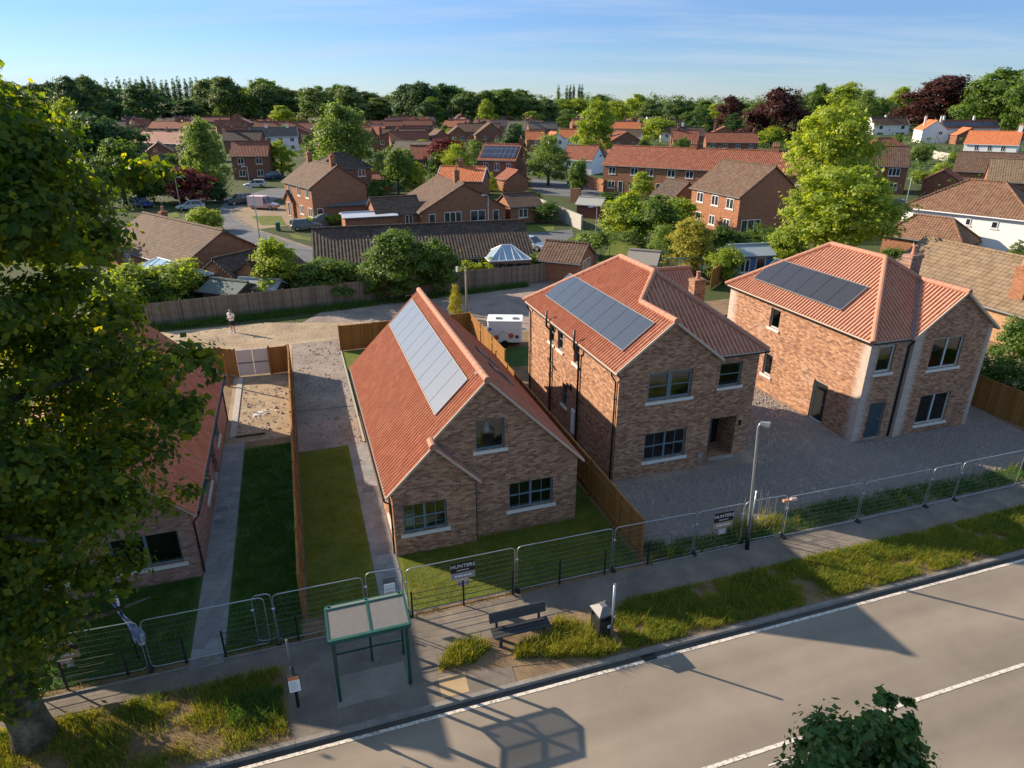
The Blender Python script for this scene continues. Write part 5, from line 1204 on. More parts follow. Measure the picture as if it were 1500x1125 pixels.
    for q in wins:
        sd, s, z, ww, hh = q[:5]; p, r, L = SD[sd]; nc = q[5] if len(q) > 5 else 2; isdoor = len(q) > 6
        s = s*L-ww/2
        f = win(t, p, r, s, z, s+ww, z+hh, fm=q[7] if len(q) > 7 else fm, inset=-.055, cols=nc, sill=not isdoor and hh < 1.6, glaz=pane or mPane, name='door' if isdoor else 'window')
    if solar_:
        n_, x0, pw, ph, v0 = solar_; k = (rd-ev)/(ym if axis == 'x' else xm)
        panels(ro, (x0, v0, ev+.08+k*v0), (1, 0, 0), (0, 1, k), n_, pw, ph, m=mSolarF, frame=False, gap=.06)
    gt = MB()
    sides = (((-e, -e), (w+e, -e)), ((-e, d+e), (w+e, d+e))) if (axis == 'x' or roof != 'gable') else (((-e, -e), (-e, d+e)), ((w+e, -e), (w+e, d+e)))
    for a, b in sides: gt.tube([(a[0], a[1], z0-.1), (b[0], b[1], z0-.1)], .07, 5)
    gt.build('gutter', mWhiteP if wm is mWhiteR else mLead, t)
    if porch:
        px0, pw_, ph_, pd_ = porch; m = MB(); m.box(px0*w, -pd_, 0, px0*w+pw_, -.003, ph_); m.build('porch', wm, t)
        m = MB(); m.slab([(px0*w-.2, -pd_-.2, ph_), (px0*w+pw_+.2, -pd_-.2, ph_), (px0*w+pw_+.2, -.004, ph_+.75), (px0*w-.2, -.004, ph_+.75)], .12); m.build('porch_roof', rm, t)
    return t
H2, B2 = 5.0, 2.4
Wn = lambda sd, ss, z, ww=1.3, hh=1.15, n=2: [(sd, s, z, ww, hh, n) for s in ss]
# --- nearer estate houses
house('bungalow', 'long brown roofed bungalow at the left with a dark brick gable', 265, 389, 2.5, -40, 16, 8.4, 2.5, 4.9, 'x', rm=mRoofB, wm=mBrickO, anchor=(1, 0), chims=((.22, .55, .5, .6, 1),), wins=Wn('F', (.3, .7), .9)+[('R', .25, .9, .5, .9, 1)])
house('garage', 'small brick garage with a dark slatted roof, left of the pair behind the old fence', 294, 397, 2.2, -28, 4.0, 5.4, 2.2, 3.4, 'y', rm=mRoofD, wm=mBrickO, wins=[('F', .5, .02, 2.2, 1.95, 1, 1)], cat='garage')
house('garage', 'small brick garage with a dark roof, right of the pair beside the lime green tree', 340, 402, 2.2, -22, 3.8, 5.0, 2.2, 3.4, 'y', rm=mRoofD, wm=mBrickO, wins=[('F', .5, .02, 2.2, 1.95, 1, 1)], cat='garage')
house('bungalow', 'long low bungalow with a dark ribbed roof right behind the old fence', 463, 386, 2.4, 14, 19.8, 7.6, 2.4, 4.75, 'x', rm=mRoofD, wm=mBrickO, wins=Wn('F', (.12, .3, .5), .9)+[('F', .74, .1, 1.5, 2.1, 2, 1)])
house('bungalow', 'wide brick bungalow whose big gable holds two dark windows, behind the ribbed roof', 617, 310, 2.5, 25, 12.0, 11, 2.5, 5.7, 'y', rm=mRoofB, wm=mBrickO, wins=[('F', .36, .7, 2.4, 1.5, 3), ('F', .66, .8, 2.2, 1.4, 2), ('F', .12, .1, .9, 2., 1, 1), ('F', .88, .1, .9, 2., 1, 1)], chims=((.5, .25, 1.5, .7, 1),))
house('house_wing', 'low brick wing with an orange lit gable, joined left of the wide bungalow', 552, 313, 2.4, 25, 6.0, 5.2, 2.4, 4.0, 'x', rm=mRoofB, wm=mBrickO, wins=Wn('F', (.7,), .5, 1.0, 1.5), cat='house wing')
house('house_wing', 'low brown roofed wing joined right of the wide bungalow', 748, 302, 2.4, 20, 4.6, 5.5, 2.4, 3.7, 'x', rm=mRoofB, wm=mBrickO, wins=Wn('F', (.4,), .8), cat='house wing')
house('brick_house', 'two storey brick house with two chimneys and a bare sunny side, by the estate road', 455, 274, 5.0, 36, 8.0, 11.0, 5.0, 7.6, 'y', rm=mRoofB, wm=mBrickO, chims=((.48, .1, 1.3, .7, 1), (.48, .9, 1.2, .7, 1)), wins=Wn('L', (.2, .55, .85), 3.4, 1.2, 1.1)+Wn('L', (.6, .9), .9, 1.4, 1.2)+[('F', .12, .1, .9, 2., 1, 1)])
house('house_wing', 'little porch wing with its own brown roof on the sunny side of the chimneyed house', 417, 290, 2.5, 36, 3.0, 3.2, 2.5, 3.6, 'x', rm=mRoofB, wm=mBrickO, wins=[('L', .5, .1, 1., 2., 1, 1), ('F', .4, .9, 1.2, 1.1, 2)], anchor=(0, 1), cat='house wing')
house('brick_house', 'brick house with a dark hipped roof behind the chimneyed house', 470, 247, 5.0, 30, 9, 7, 5.0, 7.2, 'x', 'hip', rm=mRoofD, wm=mBrickR, wins=Wn('F', (.8,), 3.4))
house('carport', 'flat pale metal roofed carport between the two brick houses', 505, 318, 2.3, 20, 6.5, 4.0, 2.2, 2.45, 'x', rm=plain('pale_corrugated_roof', (.42, .47, .54), .5, var=.15, scale=2), wm=mBrickO, cat='carport')
house('house_annexe', 'dark flat roofed annexe behind the carport', 478, 300, 2.5, 20, 7, 4, 2.4, 2.7, 'x', rm=mLead, wm=mBrickO, cat='annexe')
house('shed', 'low red roofed outbuilding behind the chimneyed house', 530, 262, 2.3, 14, 5.5, 4, 2.2, 3.1, 'x', rm=mRoofR, wm=mBrickO, cat='outbuilding')
house('garage', 'brown roofed garage with an orange brick gable beside the green pillar bush', 790, 378, 2.1, -24, 3.9, 4.4, 2.1, 3.3, 'x', rm=mRoofB, wm=mBrickO, cat='garage', wins=[('R', .5, .02, 2.2, 1.9, 1, 1)])
house('solar_house', 'dark brick house whose roof is covered in framed solar panels', 701, 233, 5.0, -18, 7.8, 8, 5.0, 7.7, 'x', rm=mRoofR, wm=mBrickR, solar_=(8, .15, .88, 3.6, .35), chims=((1., .5, 1.2, .9, 1),), wins=Wn('F', (.2, .5, .82), 2.9, 1.0, 1.5))
house('brick_house', 'orange roofed house with a white bargeboard gable behind the wide bungalow', 640, 262, 3.0, -12, 8.2, 6.0, 2.9, 4.9, 'x', rm=mRoofO, wm=mBrickO, verge=mWhiteP, chims=((.45, .5, 1.0, .8, 2),))
house('outbuilding', 'small brick outbuilding with an orange gable near the solar house', 742, 262, 2.4, 25, 4.6, 4.6, 2.3, 3.8, 'y', rm=mRoofR, wm=mBrickO, cat='outbuilding')
house('terrace', 'long red roofed brick terrace with a row of white windows', 884, 240, 5.0, -33, 37, 8.5, 5.0, 8.0, 'x', rm=mRoofR, wm=mBrickO, chims=((.42, .5, .9, 1.2, 4), (.8, .5, .9, 1.2, 4)), wins=Wn('F', (.05, .17, .25, .36, .45, .56, .65, .76, .86, .95), 3.3, 1.4, 1.25)+Wn('F', (.05, .17, .36, .45, .65, .76, .95), .8, 1.4, 1.25)+[('F', s, .05, .95, 2.05, 1, 1) for s in (.1, .3, .5, .7, .9)], cat='terrace')
house('brick_house', 'two storey brick house with a bare dark gable in front of the terrace', 1085, 287, 5.0, 18, 9.0, 10.8, 5.0, 8.3, 'y', rm=mRoofB, wm=mBrickO, wins=Wn('L', (.2, .52, .82), 3.2, 1.5, 1.25)+Wn('L', (.2, .5, .8), .7, 1.3, 1.2)+[('F', .22, .05, 2.8, 2.0, 3, 1)])
house('outbuilding', 'small dark roofed outbuilding tucked in front of the terrace', 985, 291, 2.4, 18, 5, 6, 2.4, 4.6, 'y', rm=mRoofD, wm=mBrickO, cat='outbuilding')
house('white_house', 'large brown roofed house with white upper walls over brick at the right edge', 1324, 301, 4.9, -52, 12.2, 8.8, 4.9, 7.7, 'x', 'hip', rm=mRoofW, wm=mWhiteR, wins=[('F', .55, 3.6, .5, .7, 1), ('F', .75, 3.6, .6, .7, 1), ('R', .3, 3.2, 1.2, 1.2, 2), ('R', .3, .9, 1.3, 1.3, 3), ('R', .75, .9, 1.5, 1.4, 3)])
house('house_wing', 'hipped brown roofed orange brick extension in front of the large white house', 1295, 340, 2.4, -54, 7.8, 4.2, 2.4, 4.3, 'x', 'hip', rm=mRoofW, wm=mBrickO, wins=[('F', .5, .9, 1.2, 1.1, 1), ('R', .3, .9, .7, 1.1, 1), ('R', .68, .05, .9, 2., 1, 1)], cat='extension')
house('bungalow', 'tan roofed brick bungalow behind the stained new house', 1424, 437, 2.5, -72, 13, 7.5, 2.5, 5.2, 'x', rm=mRoofT, wm=mBrickY, anchor=(.62, 0), chims=((.81, .13, .05, 1.0, 2, mBrickO),), wins=Wn('F', (.2, .5), .9))
house('brick_house', 'plain brick house with white windows behind the two big lime trees', 1258, 241, 5.0, -20, 8.2, 8, 5.0, 8.0, 'x', rm=mRoofB, wm=mBrickR, wins=Wn('F', (.16, .74), 3.2, 1.9, 1.3, 3)+Wn('F', (.16, .74), .7, 1.9, 1.3, 3))
house('white_house', 'white cottage with dark windows under a brown roof, upper right', 1281, 183, 5.0, 4, 19, 9, 5.0, 8.6, 'x', rm=mRoofB, wm=mWhiteR, wins=[('F', .2, 2.9, 2., 2.4, 1), ('F', .82, 2.9, 2., 2.4, 1), ('F', .2, .05, 3.4, 1.3, 1), ('F', .78, .05, 4.5, 1.3, 1), ('F', .45, 2.2, .8, .8, 1)], chims=((.42, .5, 1.0, .9, 1),), verge=mWhiteP)
house('white_house', 'tall white gabled house with an orange roof, left of the solar roofed row', 1352, 190, 5.2, -14, 9.5, 12, 5.2, 8.8, 'y', rm=mRoofO, wm=mWhiteR, wins=Wn('F', (.72,), 3.4)+Wn('R', (.5,), 3.2)+Wn('F', (.3,), 1.), chims=((.2, .5, 1.5), (.9, .7, 1.5)))
house('white_house', 'long white row under solar panels and a red roof, upper right', 1383, 188, 5.0, 3, 26, 8, 5.0, 8.4, 'x', rm=mRoofR, wm=mWhiteR, solar_=(15, .8, 1.6, 2.6, .8), wins=Wn('F', (.35, .5, .65, .8), 3., 1.3, 1.3), chims=((.06, .5, 1.6), (.6, .5, 1.6)))
house('white_house', 'white walled house with a bright orange roof and shaded gable, far right', 1413, 210, 4.8, -38, 12.5, 13, 4.8, 8.0, 'x', rm=mRoofO, wm=mWhiteR, wins=Wn('F', (.25, .5, .75), 3., 1.0, 1.4), chims=((.95, .5, 1.6, 1.),), anchor=(0, 0))
house('brick_house', 'brown roofed house below the orange roofed white one, at the right edge', 1397, 249, 3.2, -35, 13, 9, 3.2, 6.4, 'x', rm=mRoofB, wm=mBrickO)
house('brick_house', 'tan ribbed roof house cut by the right edge, above the large white house', 1448, 262, 3.6, -30, 12, 8, 3.4, 6.6, 'x', rm=mRoofT, wm=mBrickO)
house('white_house', 'small white house with an orange roof just behind the right lime tree', 1240, 192, 4.4, 8, 8, 9, 4.4, 7.2, 'x', rm=mRoofO, wm=mWhiteR)
house('outbuilding', 'dark red hipped outbuilding in front of the white cottage', 1278, 216, 2.6, 5, 12, 8, 2.6, 5.2, 'x', 'hip', rm=mRoofR, wm=mBrickR, cat='outbuilding')
house('garage', 'dark red roofed garage right of the plain brick house', 1352, 264, 2.3, -35, 6, 6, 2.3, 4.2, 'y', rm=mRoofR, wm=mBrickR, cat='garage')
house('house_extension', 'brown brick block with orange roof between the white gabled house and the solar roofed row', 1402, 200, 3., -10, 9, 8, 3.6, 6.2, 'y', rm=mRoofO, wm=mBrickR, cat='house')
# --- far village rows : px,py eave, zref, width px, storeys, axis, roof, wall, label
FR = [
 (196, 207, 5, 60, 'x', mRoofP, mBrickO, -28, 'faded pink roofed house at the far left with three chimneys', ((.1, .5, .9), (.5, .5, .9), (.8, .5, .9))),
 (214, 222, 5, 34, 'y', mRoofP, mBrickO, 25, 'pink roofed gable wing of the faded house at the far left', ()),
 (206, 247, 3.4, 46, 'y', mRoofD, mBrickO, 18, 'dark roofed gabled brick house behind the purple leaved bush', ((.5, .1, .8),)),
 (338, 228, 5, 50, 'x', mRoofR, mBrickR, 8, 'dark red roofed two storey house behind the parked white car', ()),
 (367, 200, 5, 66, 'x', mRoofG, mWhiteR, 18, 'grey roofed house with a white trimmed gable left of the big willow', ((.35, .5, .9), (.8, .5, .9))),
 (90, 180, 3, 55, 'x', mRoofP, mBrickO, 10, 'pale roofed house at the far left edge behind the big tree', ()),
 (192, 183, 4.5, 24, 'x', mRoofR, mBrickR, 15, 'small red roofed house under the left tree line', ((.1, .5, .9),)),
 (217, 187, 4.5, 52, 'x', mRoofR, mBrickR, -15, 'red roofed house right of the small one under the left tree line', ((.6, .5, .9),)),
 (281, 178, 4.5, 50, 'x', mRoofR, mBrickR, 6, 'bright red roofed house below the row of poplars', ((.05, .5, .9),)),
 (330, 176, 4.5, 30, 'y', mRoofR, mBrickR, 15, 'narrow red gabled house right of the poplars', ()),
 (366, 173, 4.5, 30, 'x', mRoofO, mBrickR, 5, 'little orange roofed house in the middle of the left red row', ()),
 (372, 187, 5, 46, 'x', mRoofR, mBrickO, 8, 'red roofed house behind the grey roofed one, left half', ((.5, .5, .8),)),
 (400, 172, 4.5, 52, 'x', mRoofO, mBrickR, 3, 'orange roofed pair far behind the grey roofed house', ((.3, .5, .8),)),
 (420, 189, 5, 48, 'x', mRoofR, mBrickR, 5, 'dark red roofed house just left of the big willow', ((.1, .5, .9), (.9, .5, .9))),
 (535, 172, 4.5, 32, 'hip', mRoofR, mBrickR, 18, 'hipped red roofed house with a panel, just right of the big willow', ()),
 (566, 176, 4.5, 48, 'hip', mRoofR, mBrickO, 10, 'two ridged red roofed house in the middle distance', ()),
 (546, 192, 3.5, 16, 'y', mRoofR, mWhiteR, 20, 'tiny white gabled house right of the big willow', ()),
 (560, 184, 4, 30, 'x', mRoofR, mBrickR, 8, 'red roofed cottage beside the tiny white gable', ()),
 (588, 183, 4, 44, 'x', mRoofR, mBrickR, 6, 'plain dull red roofed house left of the paired gables', ()),
 (557, 201, 4, 62, 'x', mRoofD, mBrickR, -8, 'broad dark brown roofed house below the red cottage', ()),
 (573, 222, 2.6, 50, 'x', mRoofG, mBrickO, -18, 'grey brown roofed bungalow left of the crimson tree', ()),
 (600, 232, 3.2, 40, 'x', mRoofR, mBrickO, 2, 'orange red roofed cottage just left of the crimson tree', ()),
 (634, 201, 4, 26, 'y', mRoofB, mBrickR, 25, 'brown gabled brick house left of the row of paired gables', ()),
 (655, 198, 4, 32, 'y', mRoofB, mBrickR, 12, 'brick house with a front gable, left one of the paired gables', ()),
 (697, 197, 4, 44, 'y', mRoofB, mBrickR, 12, 'brick house with a front gable, right one of the paired gables', ()),
 (668, 192, 5, 62, 'x', mRoofB, mBrickO, -6, 'long brown roof behind the paired gables', ()),
 (604, 171, 4, 88, 'x', mRoofB, mBrickO, 3, 'long low brown roof under the central tree line', ()),
 (663, 178, 4.4, 26, 'y', mRoofD, mBrickR, 20, 'dark gabled house behind the long brown roof', ((.5, .1, .9),)),
 (743, 186, 4.4, 40, 'x', mRoofG, mWhiteR, -12, 'blue grey roofed house with white walls right of the paired gables', ()),
 (775, 188, 4.4, 42, 'x', mRoofG, mBrickR, 8, 'grey roofed house beside the blue grey one', ((.1, .5, .8),)),
 (793, 167, 4.5, 47, 'x', mRoofO, mWhiteR, 5, 'orange roofed white house with end chimneys far in the centre', ((.03, .5, 1.2), (.97, .5, 1.2))),
 (772, 204, 4, 26, 'x', mRoofO, mBrickR, 4, 'orange roofed cottage right of the solar house', ()),
 (805, 203, 4.4, 22, 'y', mRoofO, mWhiteR, 15, 'white gabled cottage with an orange roof in the centre right', ()),
 (821, 201, 4, 28, 'x', mRoofO, mWhiteR, 0, 'orange roofed cottage right of the white gable', ()),
 (822, 232, 3.4, 44, 'x', mRoofR, mWhiteR, -30, 'dark red roofed house with white walls left of the terrace', ()),
 (848, 226, 4.2, 30, 'y', mRoofR, mBrickR, -20, 'dark red dormered house close to the left end of the terrace', ()),
 (893, 188, 4.8, 44, 'x', mRoofO, mWhiteR, -8, 'bright orange roofed house with a white gable behind the terrace', ((.95, .5, .6),)),
 (898, 200, 3, 38, 'x', mRoofD, mWhiteR, -20, 'low dark roofed white building just behind the terrace', ()),
 (968, 195, 3.5, 36, 'x', mRoofB, mWhiteR, -6, 'brown roofed cottage with a tall chimney behind the terrace', ((.9, .5, 1.4),)),
 (1035, 208, 4, 72, 'x', mRoofR, mBrickR, -8, 'red roofed row directly behind the right end of the terrace', ((.95, .5, 1.),)),
 (1070, 172, 4, 24, 'x', mRoofG, mBrickR, 5, 'grey roofed house below the left copper beech', ()),
 (1272, 172, 3, 46, 'x', mRoofG, mBrickR, 3, 'low grey barn roof behind the white cottage', ()),
 (950, 176, 4, 22, 'x', mRoofD, mWhiteR, 12, 'small dark roofed white house right of the bright orange one', ()),
]
for (px, py, z, wp_, ax, rm, wm, rot, lab, ch) in FR:
    P = at(px, py, z); dist = dep(P); w = wp_*dist/F/max(.4, abs(math.cos(R(rot)+math.atan2(P.x, P.y))))
    dd = 7.5; tall = z >= 4.2
    span = w if ax == 'y' else dd
    ww = []
    n = max(1, int(w/3.6))
    if ax != 'y':
        for k in range(n): ww += [('F', (k+.5)/n, z-1.75, 1.3, 1.2, 2)]+([('F', (k+.5)/n, .7, 1.3, 1.3, 2)] if tall else [])
    else: ww += [('F', .3, max(.8, z-1.8), 1.3, 1.2, 2), ('F', .7, max(.8, z-1.8), 1.3, 1.2, 2)]
    house('village_house', lab, 0, 0, z, rot, w, dd, z, z+min(4.2, span*.36), 'x' if ax == 'hip' else ax, 'hip' if ax == 'hip' else 'gable', rm=rm, wm=wm, wins=ww, chims=[(c[0], c[1], c[2], .9, 2) for c in ch], loc=P, verge=mWhiteP if 'white trimmed' in lab else None, grp='village houses beyond the estate')
rq = random.Random(77); cn = 0; taken = [at(q[0]+q[3]/2, q[1], q[2]) for q in FR]
while cn < 88:
    px = rq.uniform(95, 1060); py = rq.choice([172, 176, 180, 184, 190, 197, 205])+rq.uniform(-2, 2); z = 4.2
    if py > 186 and (px < 300 or 700 < px < 880): continue
    P = at(px, py, z)
    if min((P-q).length for q in taken) < 12.5: continue
    taken.append(P); cn += 1; w = rq.uniform(8, 13); ax = rq.choice(['x', 'x', 'y'])
    house('village_house', 'red or brown roofed brick house filling in among the far village roofs', 0, 0, z, rq.choice([-25, -10, 5, 15, 25]), w, 7.5, z, z+2.7, ax, rm=rq.choice([mRoofR, mRoofR, mRoofB, mRoofP, mRoofD]), wm=rq.choice([mBrickR, mBrickO]), wins=[('F', .25, 2.5, 1.3, 1.2, 2), ('F', .75, 2.5, 1.3, 1.2, 2)], chims=[(.2, .5, .9, .9, 2)], loc=P, grp='filler houses of the far village')
# conservatories
def conservatory(label, px, py, rot, w, d, ev, rd):
    t = thing('conservatory', label, 'conservatory', at(px, py, ev), R(rot)); t.location.z = 0
    m = MB(); m.box(0, 0, 0, w, d, .5); m.build('wall', mBrickO, t)
    m = MB(); xm, ym = w/2, d/2; r = min(xm, ym)
    A_, B_, C_, D_ = (-.1, -.1, ev), (w+.1, -.1, ev), (w+.1, d+.1, ev), (-.1, d+.1, ev); r0, r1 = (r*.9, ym, rd), (w-r*.9, ym, rd)
    for q in ([A_, B_, r1, r0], [B_, C_, r1], [C_, D_, r0, r1], [D_, A_, r0]): m.slab(q, .05)
    ro = m.build('glass_roof', mPaneB, t)
    m = MB()
    for a, b in ((A_, r0), (B_, r1), (C_, r1), (D_, r0), (r0, r1), (A_, B_), (B_, C_), (C_, D_), (D_, A_)): m.tube([Vector(a)+Vector((0, 0, .02)), Vector(b)+Vector((0, 0, .02))], .05, 6)
    for k in range(1, 5):
        x = w*k/5; q = min(max(x, r0[0]), r1[0]); m.tube([(x, -.1, ev+.02), (q, ym, rd+.02)], .03, 5)
    m.build('roof_bar', mWhiteP, ro)
    g = MB(); g.box(.05, .05, .501, w-.05, d-.05, ev-.06); g.build('side_glazing', mPane, t)
    m = MB()
    for k in range(6):
        x = w*k/5
        m.box(x-.04, -.01, .502, x+.04, .049, ev-.05); m.box(x-.04, d-.049, .502, x+.04, d+.01, ev-.05)
    m.build('window_post', mBrickO if 'bluish' in label else mWhiteP, t)
conservatory('bluish glass roofed conservatory behind the old fence, right of the ribbed roof', 718, 383, 14, 3.8, 3.2, 2.2, 3.3)
conservatory('bright glass roofed conservatory half hidden by the big tree and hedge', 178, 400, -38, 6.4, 4.6, 2.2, 3.4)
# garden sheds and such
house('shed', 'grey wooden shed with openings in the garden behind the new house', 920, 382, 1.7, -22, 2.6, 2.2, 1.7, 2.5, 'x', rm=plain('grey_felt_roof', (.27, .25, .22), .9), wm=mWoodO, wins=[('F', .5, .9, 1.6, .5, 3)], cat='shed')
house('summer_house', 'bright blue summer house under a pale roof behind the stained house', 1076, 374, 2.1, 10, 4.0, 3.0, 2.1, 2.7, 'x', rm=plain('pale_blue_felt', (.30, .37, .42), .8), wm=plain('bright_blue_paint', (.03, .14, .36), .5), wins=[('F', .3, .4, 1., 1.3, 2), ('F', .7, .1, 1., 1.7, 1, 1)], cat='summer house')
house('shed', 'red painted shed with pale roof by the garden wall near the terrace', 845, 298, 2., -25, 3.6, 3, 2., 2.7, 'x', rm=plain('pale_felt_roof', (.32, .33, .30), .9), wm=plain('red_shed_paint', (.22, .06, .04), .7), cat='shed')
house('shed', 'dark green lean-to shed roof behind the old fence near the garages', 296, 421, 1.8, -20, 3.4, 2.4, 1.7, 2.2, 'x', rm=plain('green_felt_roof', (.09, .12, .11), .8), wm=mWoodD, cat='shed')
house('shed', 'low shiny roofed store right of the green lean-to behind the old fence', 346, 417, 1.8, -10, 3.4, 1.6, 1.7, 2.1, 'x', rm=plain('shiny_sheet_roof', (.28, .32, .34), .35), wm=mWoodD, cat='shed')
t = thing('netted_frame', 'blue edged netted frame in the garden behind the new house', 'play frame', at(962, 408), R(6))
m = MB(); fw, fd, fh = 4.4, 3.0, 1.9
for x in (0, fw):
    for y in (0, fd): m.tube([(x, y, 0), (x, y, fh)], .04, 6)
for a, b in (((0, 0), (fw, 0)), ((fw, 0), (fw, fd)), ((fw, fd), (0, fd)), ((0, fd), (0, 0))): m.tube([(*a, fh), (*b, fh)], .05, 6)
m.build('frame', plain('blue_foam_tube', (.10, .25, .36), .6), t)
m = MB()
for k in range(1, 16): m.tube([(fw*k/16, 0, .1), (fw*k/16, 0, fh)], .008, 3); m.tube([(fw*k/16, fd, .1), (fw*k/16, fd, fh)], .008, 3)
for k in range(1, 8): m.tube([(0, 0, fh*k/8), (fw, 0, fh*k/8)], .008, 3); m.tube([(0, fd, fh*k/8), (fw, fd, fh*k/8)], .008, 3); m.tube([(fw, 0, fh*k/8), (fw, fd, fh*k/8)], .008, 3)
m.build('net', mWire, t)
# garden walls and fences further back
def slabwall(name, label, pts, h, w, m, cat='wall'):
    mb = MB()
    for a, b in zip(pts, pts[1:]):
        d = (b-a).normalized(); s = Vector((-d.y, d.x, 0))*w/2
        mb.hexa([a-s, b-s, b+s, a+s], [v+Vector((0, 0, h)) for v in (a-s, b-s, b+s, a+s)])
    return tagp(mb.build(name, m), label, cat)
slabwall('garden_wall', 'long pale garden wall running towards the terrace', [at(776, 303), at(852, 337)], 1.9, .25, mConc)
slabwall('garden_wall', 'orange brick garden wall by the left end of the terrace', [at(845, 270), at(884, 281)], 2.2, .25, mBrickO)
slabwall('garden_wall', 'short brick pier wall in front of the terrace', [at(836, 296), at(850, 297)], 2.3, .4, mBrickO)
slabwall('garden_wall', 'grey garden wall below the white gabled house, upper right', [at(1338, 226), at(1395, 238)], 2.2, .25, mConc)
board_fence('garden_fence', 'brown timber fence in the gardens right of the tall lime trees', [at(1352, 297), at(1318, 322)], 1.7, mWoodD, step=3)
board_fence('garden_fence', 'dark timber fence between the netted frame and the blue summer house', [at(1040, 425), at(1072, 402)], 1.8, mWoodN, step=2.4)
# estate roads
flat('estate_road', [(292, 296), (330, 296), (318, 310), (329, 336), (376, 368), (384, 378), (458, 384), (458, 366), (420, 354), (372, 338), (340, 320), (336, 308), (352, 302), (392, 297), (408, 291), (425, 288), (425, 276), (395, 276), (352, 288), (326, 290), (300, 286), (262, 293), (262, 300)], .0, mAsphF, True)
flat('estate_footway', [(336, 308), (352, 302), (357, 304), (346, 310), (350, 320), (378, 336), (424, 351), (458, 362), (458, 366), (420, 354), (372, 338), (340, 320)], .006, mPave, True)
flat('estate_drive', [(357, 304), (420, 300), (440, 326), (424, 330), (378, 336), (350, 320), (346, 310)], .002, ground_mat('buff_block_drive', [(.22, .17, .11), (.30, .23, .16)], .4, 20), True)
flat('estate_lawn', [(368, 316), (412, 316), (420, 330), (384, 330)], .006, mLawn, True)
flat('estate_lawn', [(204, 314), (262, 310), (262, 318), (204, 322)], .006, mLawn, True)
flat('estate_lawn', [(422, 341), (456, 348), (456, 353), (430, 349)], .012, mLawn, True)
flat('lane', [(780, 262), (884, 272), (884, 284), (850, 290), (790, 284), (776, 272)], .0, mAsphF, True)
flat('lane', [(768, 342), (838, 336), (840, 346), (800, 368), (768, 360)], .0, mAsphF, True)
flat('garden_lawn', [(896, 352), (960, 352), (950, 392), (880, 385)], .0, mLawn, True)
flat('garden_lawn', [(768, 330), (812, 328), (812, 338), (768, 342)], .004, mLawn, True)
# ---------------------------------------------------------------- cars
def loft(mb, secs, mi=0):
    """secs: list of (x, [(y,z)...]) closed rings"""
    n = len(secs[0][1]); i = len(mb.v)
    for x, r in secs: mb.v += [(x, y, z) for y, z in r]
    for k in range(len(secs)-1):
        for j in range(n):
            q = (j+1) % n; mb.f.append((i+k*n+j, i+k*n+q, i+(k+1)*n+q, i+(k+1)*n+j)); mb.m.append(mi)
    mb.f.append(tuple(i+j for j in reversed(range(n)))); e = i+(len(secs)-1)*n; mb.f.append(tuple(e+j for j in range(n))); mb.m += [mi, mi]
def car(label, loc, rz, col, kind='hatch', cargo=None, name='parked_car', cat='car'):
    t = thing(name, label, cat, loc, rz, 'vehicles parked in the estate'); cm = plain('car_paint', col, .25, .1, var=.05, spec=.7)
    cm.node_tree.nodes['Principled BSDF'].inputs['Coat Weight'].default_value = .6
    ring = lambda hw, z0, z1, c=.1: [(-hw+c, z0), (hw-c, z0), (hw, z0+c), (hw, z1-c), (hw-c*1.5, z1), (-hw+c*1.5, z1), (-hw, z1-c), (-hw, z0+c)]
    L = 4.2 if kind != 'van' else 4.7; hz = {'hatch': .88, 'suv': .98, 'van': 1.0, 'estate': .86}[kind]; top = {'hatch': 1.44, 'suv': 1.66, 'van': 1.9, 'estate': 1.45}[kind]
    m = MB(); loft(m, [(-L/2, ring(.72, .34, hz-.12)), (-L/2+.15, ring(.84, .24, hz)), (0, ring(.87, .2, hz+.02)), (L/2-1.2, ring(.86, .2, hz)), (L/2-.25, ring(.8, .24, hz-.2)), (L/2, ring(.66, .32, hz-.3))]); b = m.build('body', cm, t)
    rear = -L/2+.12 if kind in ('suv', 'van', 'estate') else -L/2+.35
    m = MB(); rg = lambda hw, z: [(-hw, z), (hw, z)]
    x1, x2 = L/2-1.25, L/2-2.0 if kind != 'van' else L/2-1.75
    low = [(rear, .80), (x1, .78)]; 
    m.hexa([(rear, -.8, hz-.03), (x1, -.78, hz-.03), (x1, .78, hz-.03), (rear, .8, hz-.03)], [(rear+.28, -.64, top-.06), (x2, -.62, top-.06), (x2, .62, top-.06), (rear+.28, .64, top-.06)]); m.build('window', mPane, b)
    m = MB(); m.hexa([(rear+.24, -.66, top-.058), (x2+.06, -.64, top-.058), (x2+.06, .64, top-.058), (rear+.24, .66, top-.058)], [(rear+.36, -.6, top), (x2-.06, -.58, top), (x2-.06, .58, top), (rear+.36, .6, top)])
    for s in (-1, 1):
        for xa, xb in ((rear+.02, rear+.28), (x1-.02, x2), (-.2, -.16)):
            m.tube([(xa, s*.805, hz-.02), (xb, s*.65, top-.03)], .045, 5)
    m.build('roof', cm, b)
    if kind == 'van':
        m = MB(); m.box(-L/2-.02, -.88, .5, .35, .88, 2.0); m.build('cargo_box', cargo or cm, t)
    for x in (-L/2+.8, L/2-.85):
        for s in (-1, 1):
            m = MB(); m.tube([(x, s*.70, .31), (x, s*.885, .31)], .31, 14); w = m.build('wheel', mIron, t)
            m = MB(); m.tube([(x, s*.886, .31), (x, s*.895, .31)], .19, 12); m.build('rim', mAlu, w)
    for s in (-1, 1):
        m = MB(); m.box(L/2-.18, s*.5-.14, hz-.42, L/2-.03, s*.5+.14, hz-.3); m.build('headlight', mAlu, t)
        m = MB(); m.box(-L/2-.01, s*.66-.08, hz-.3, -L/2+.1, s*.66+.08, hz-.12); m.build('tail_light', mRed, t)
    return t
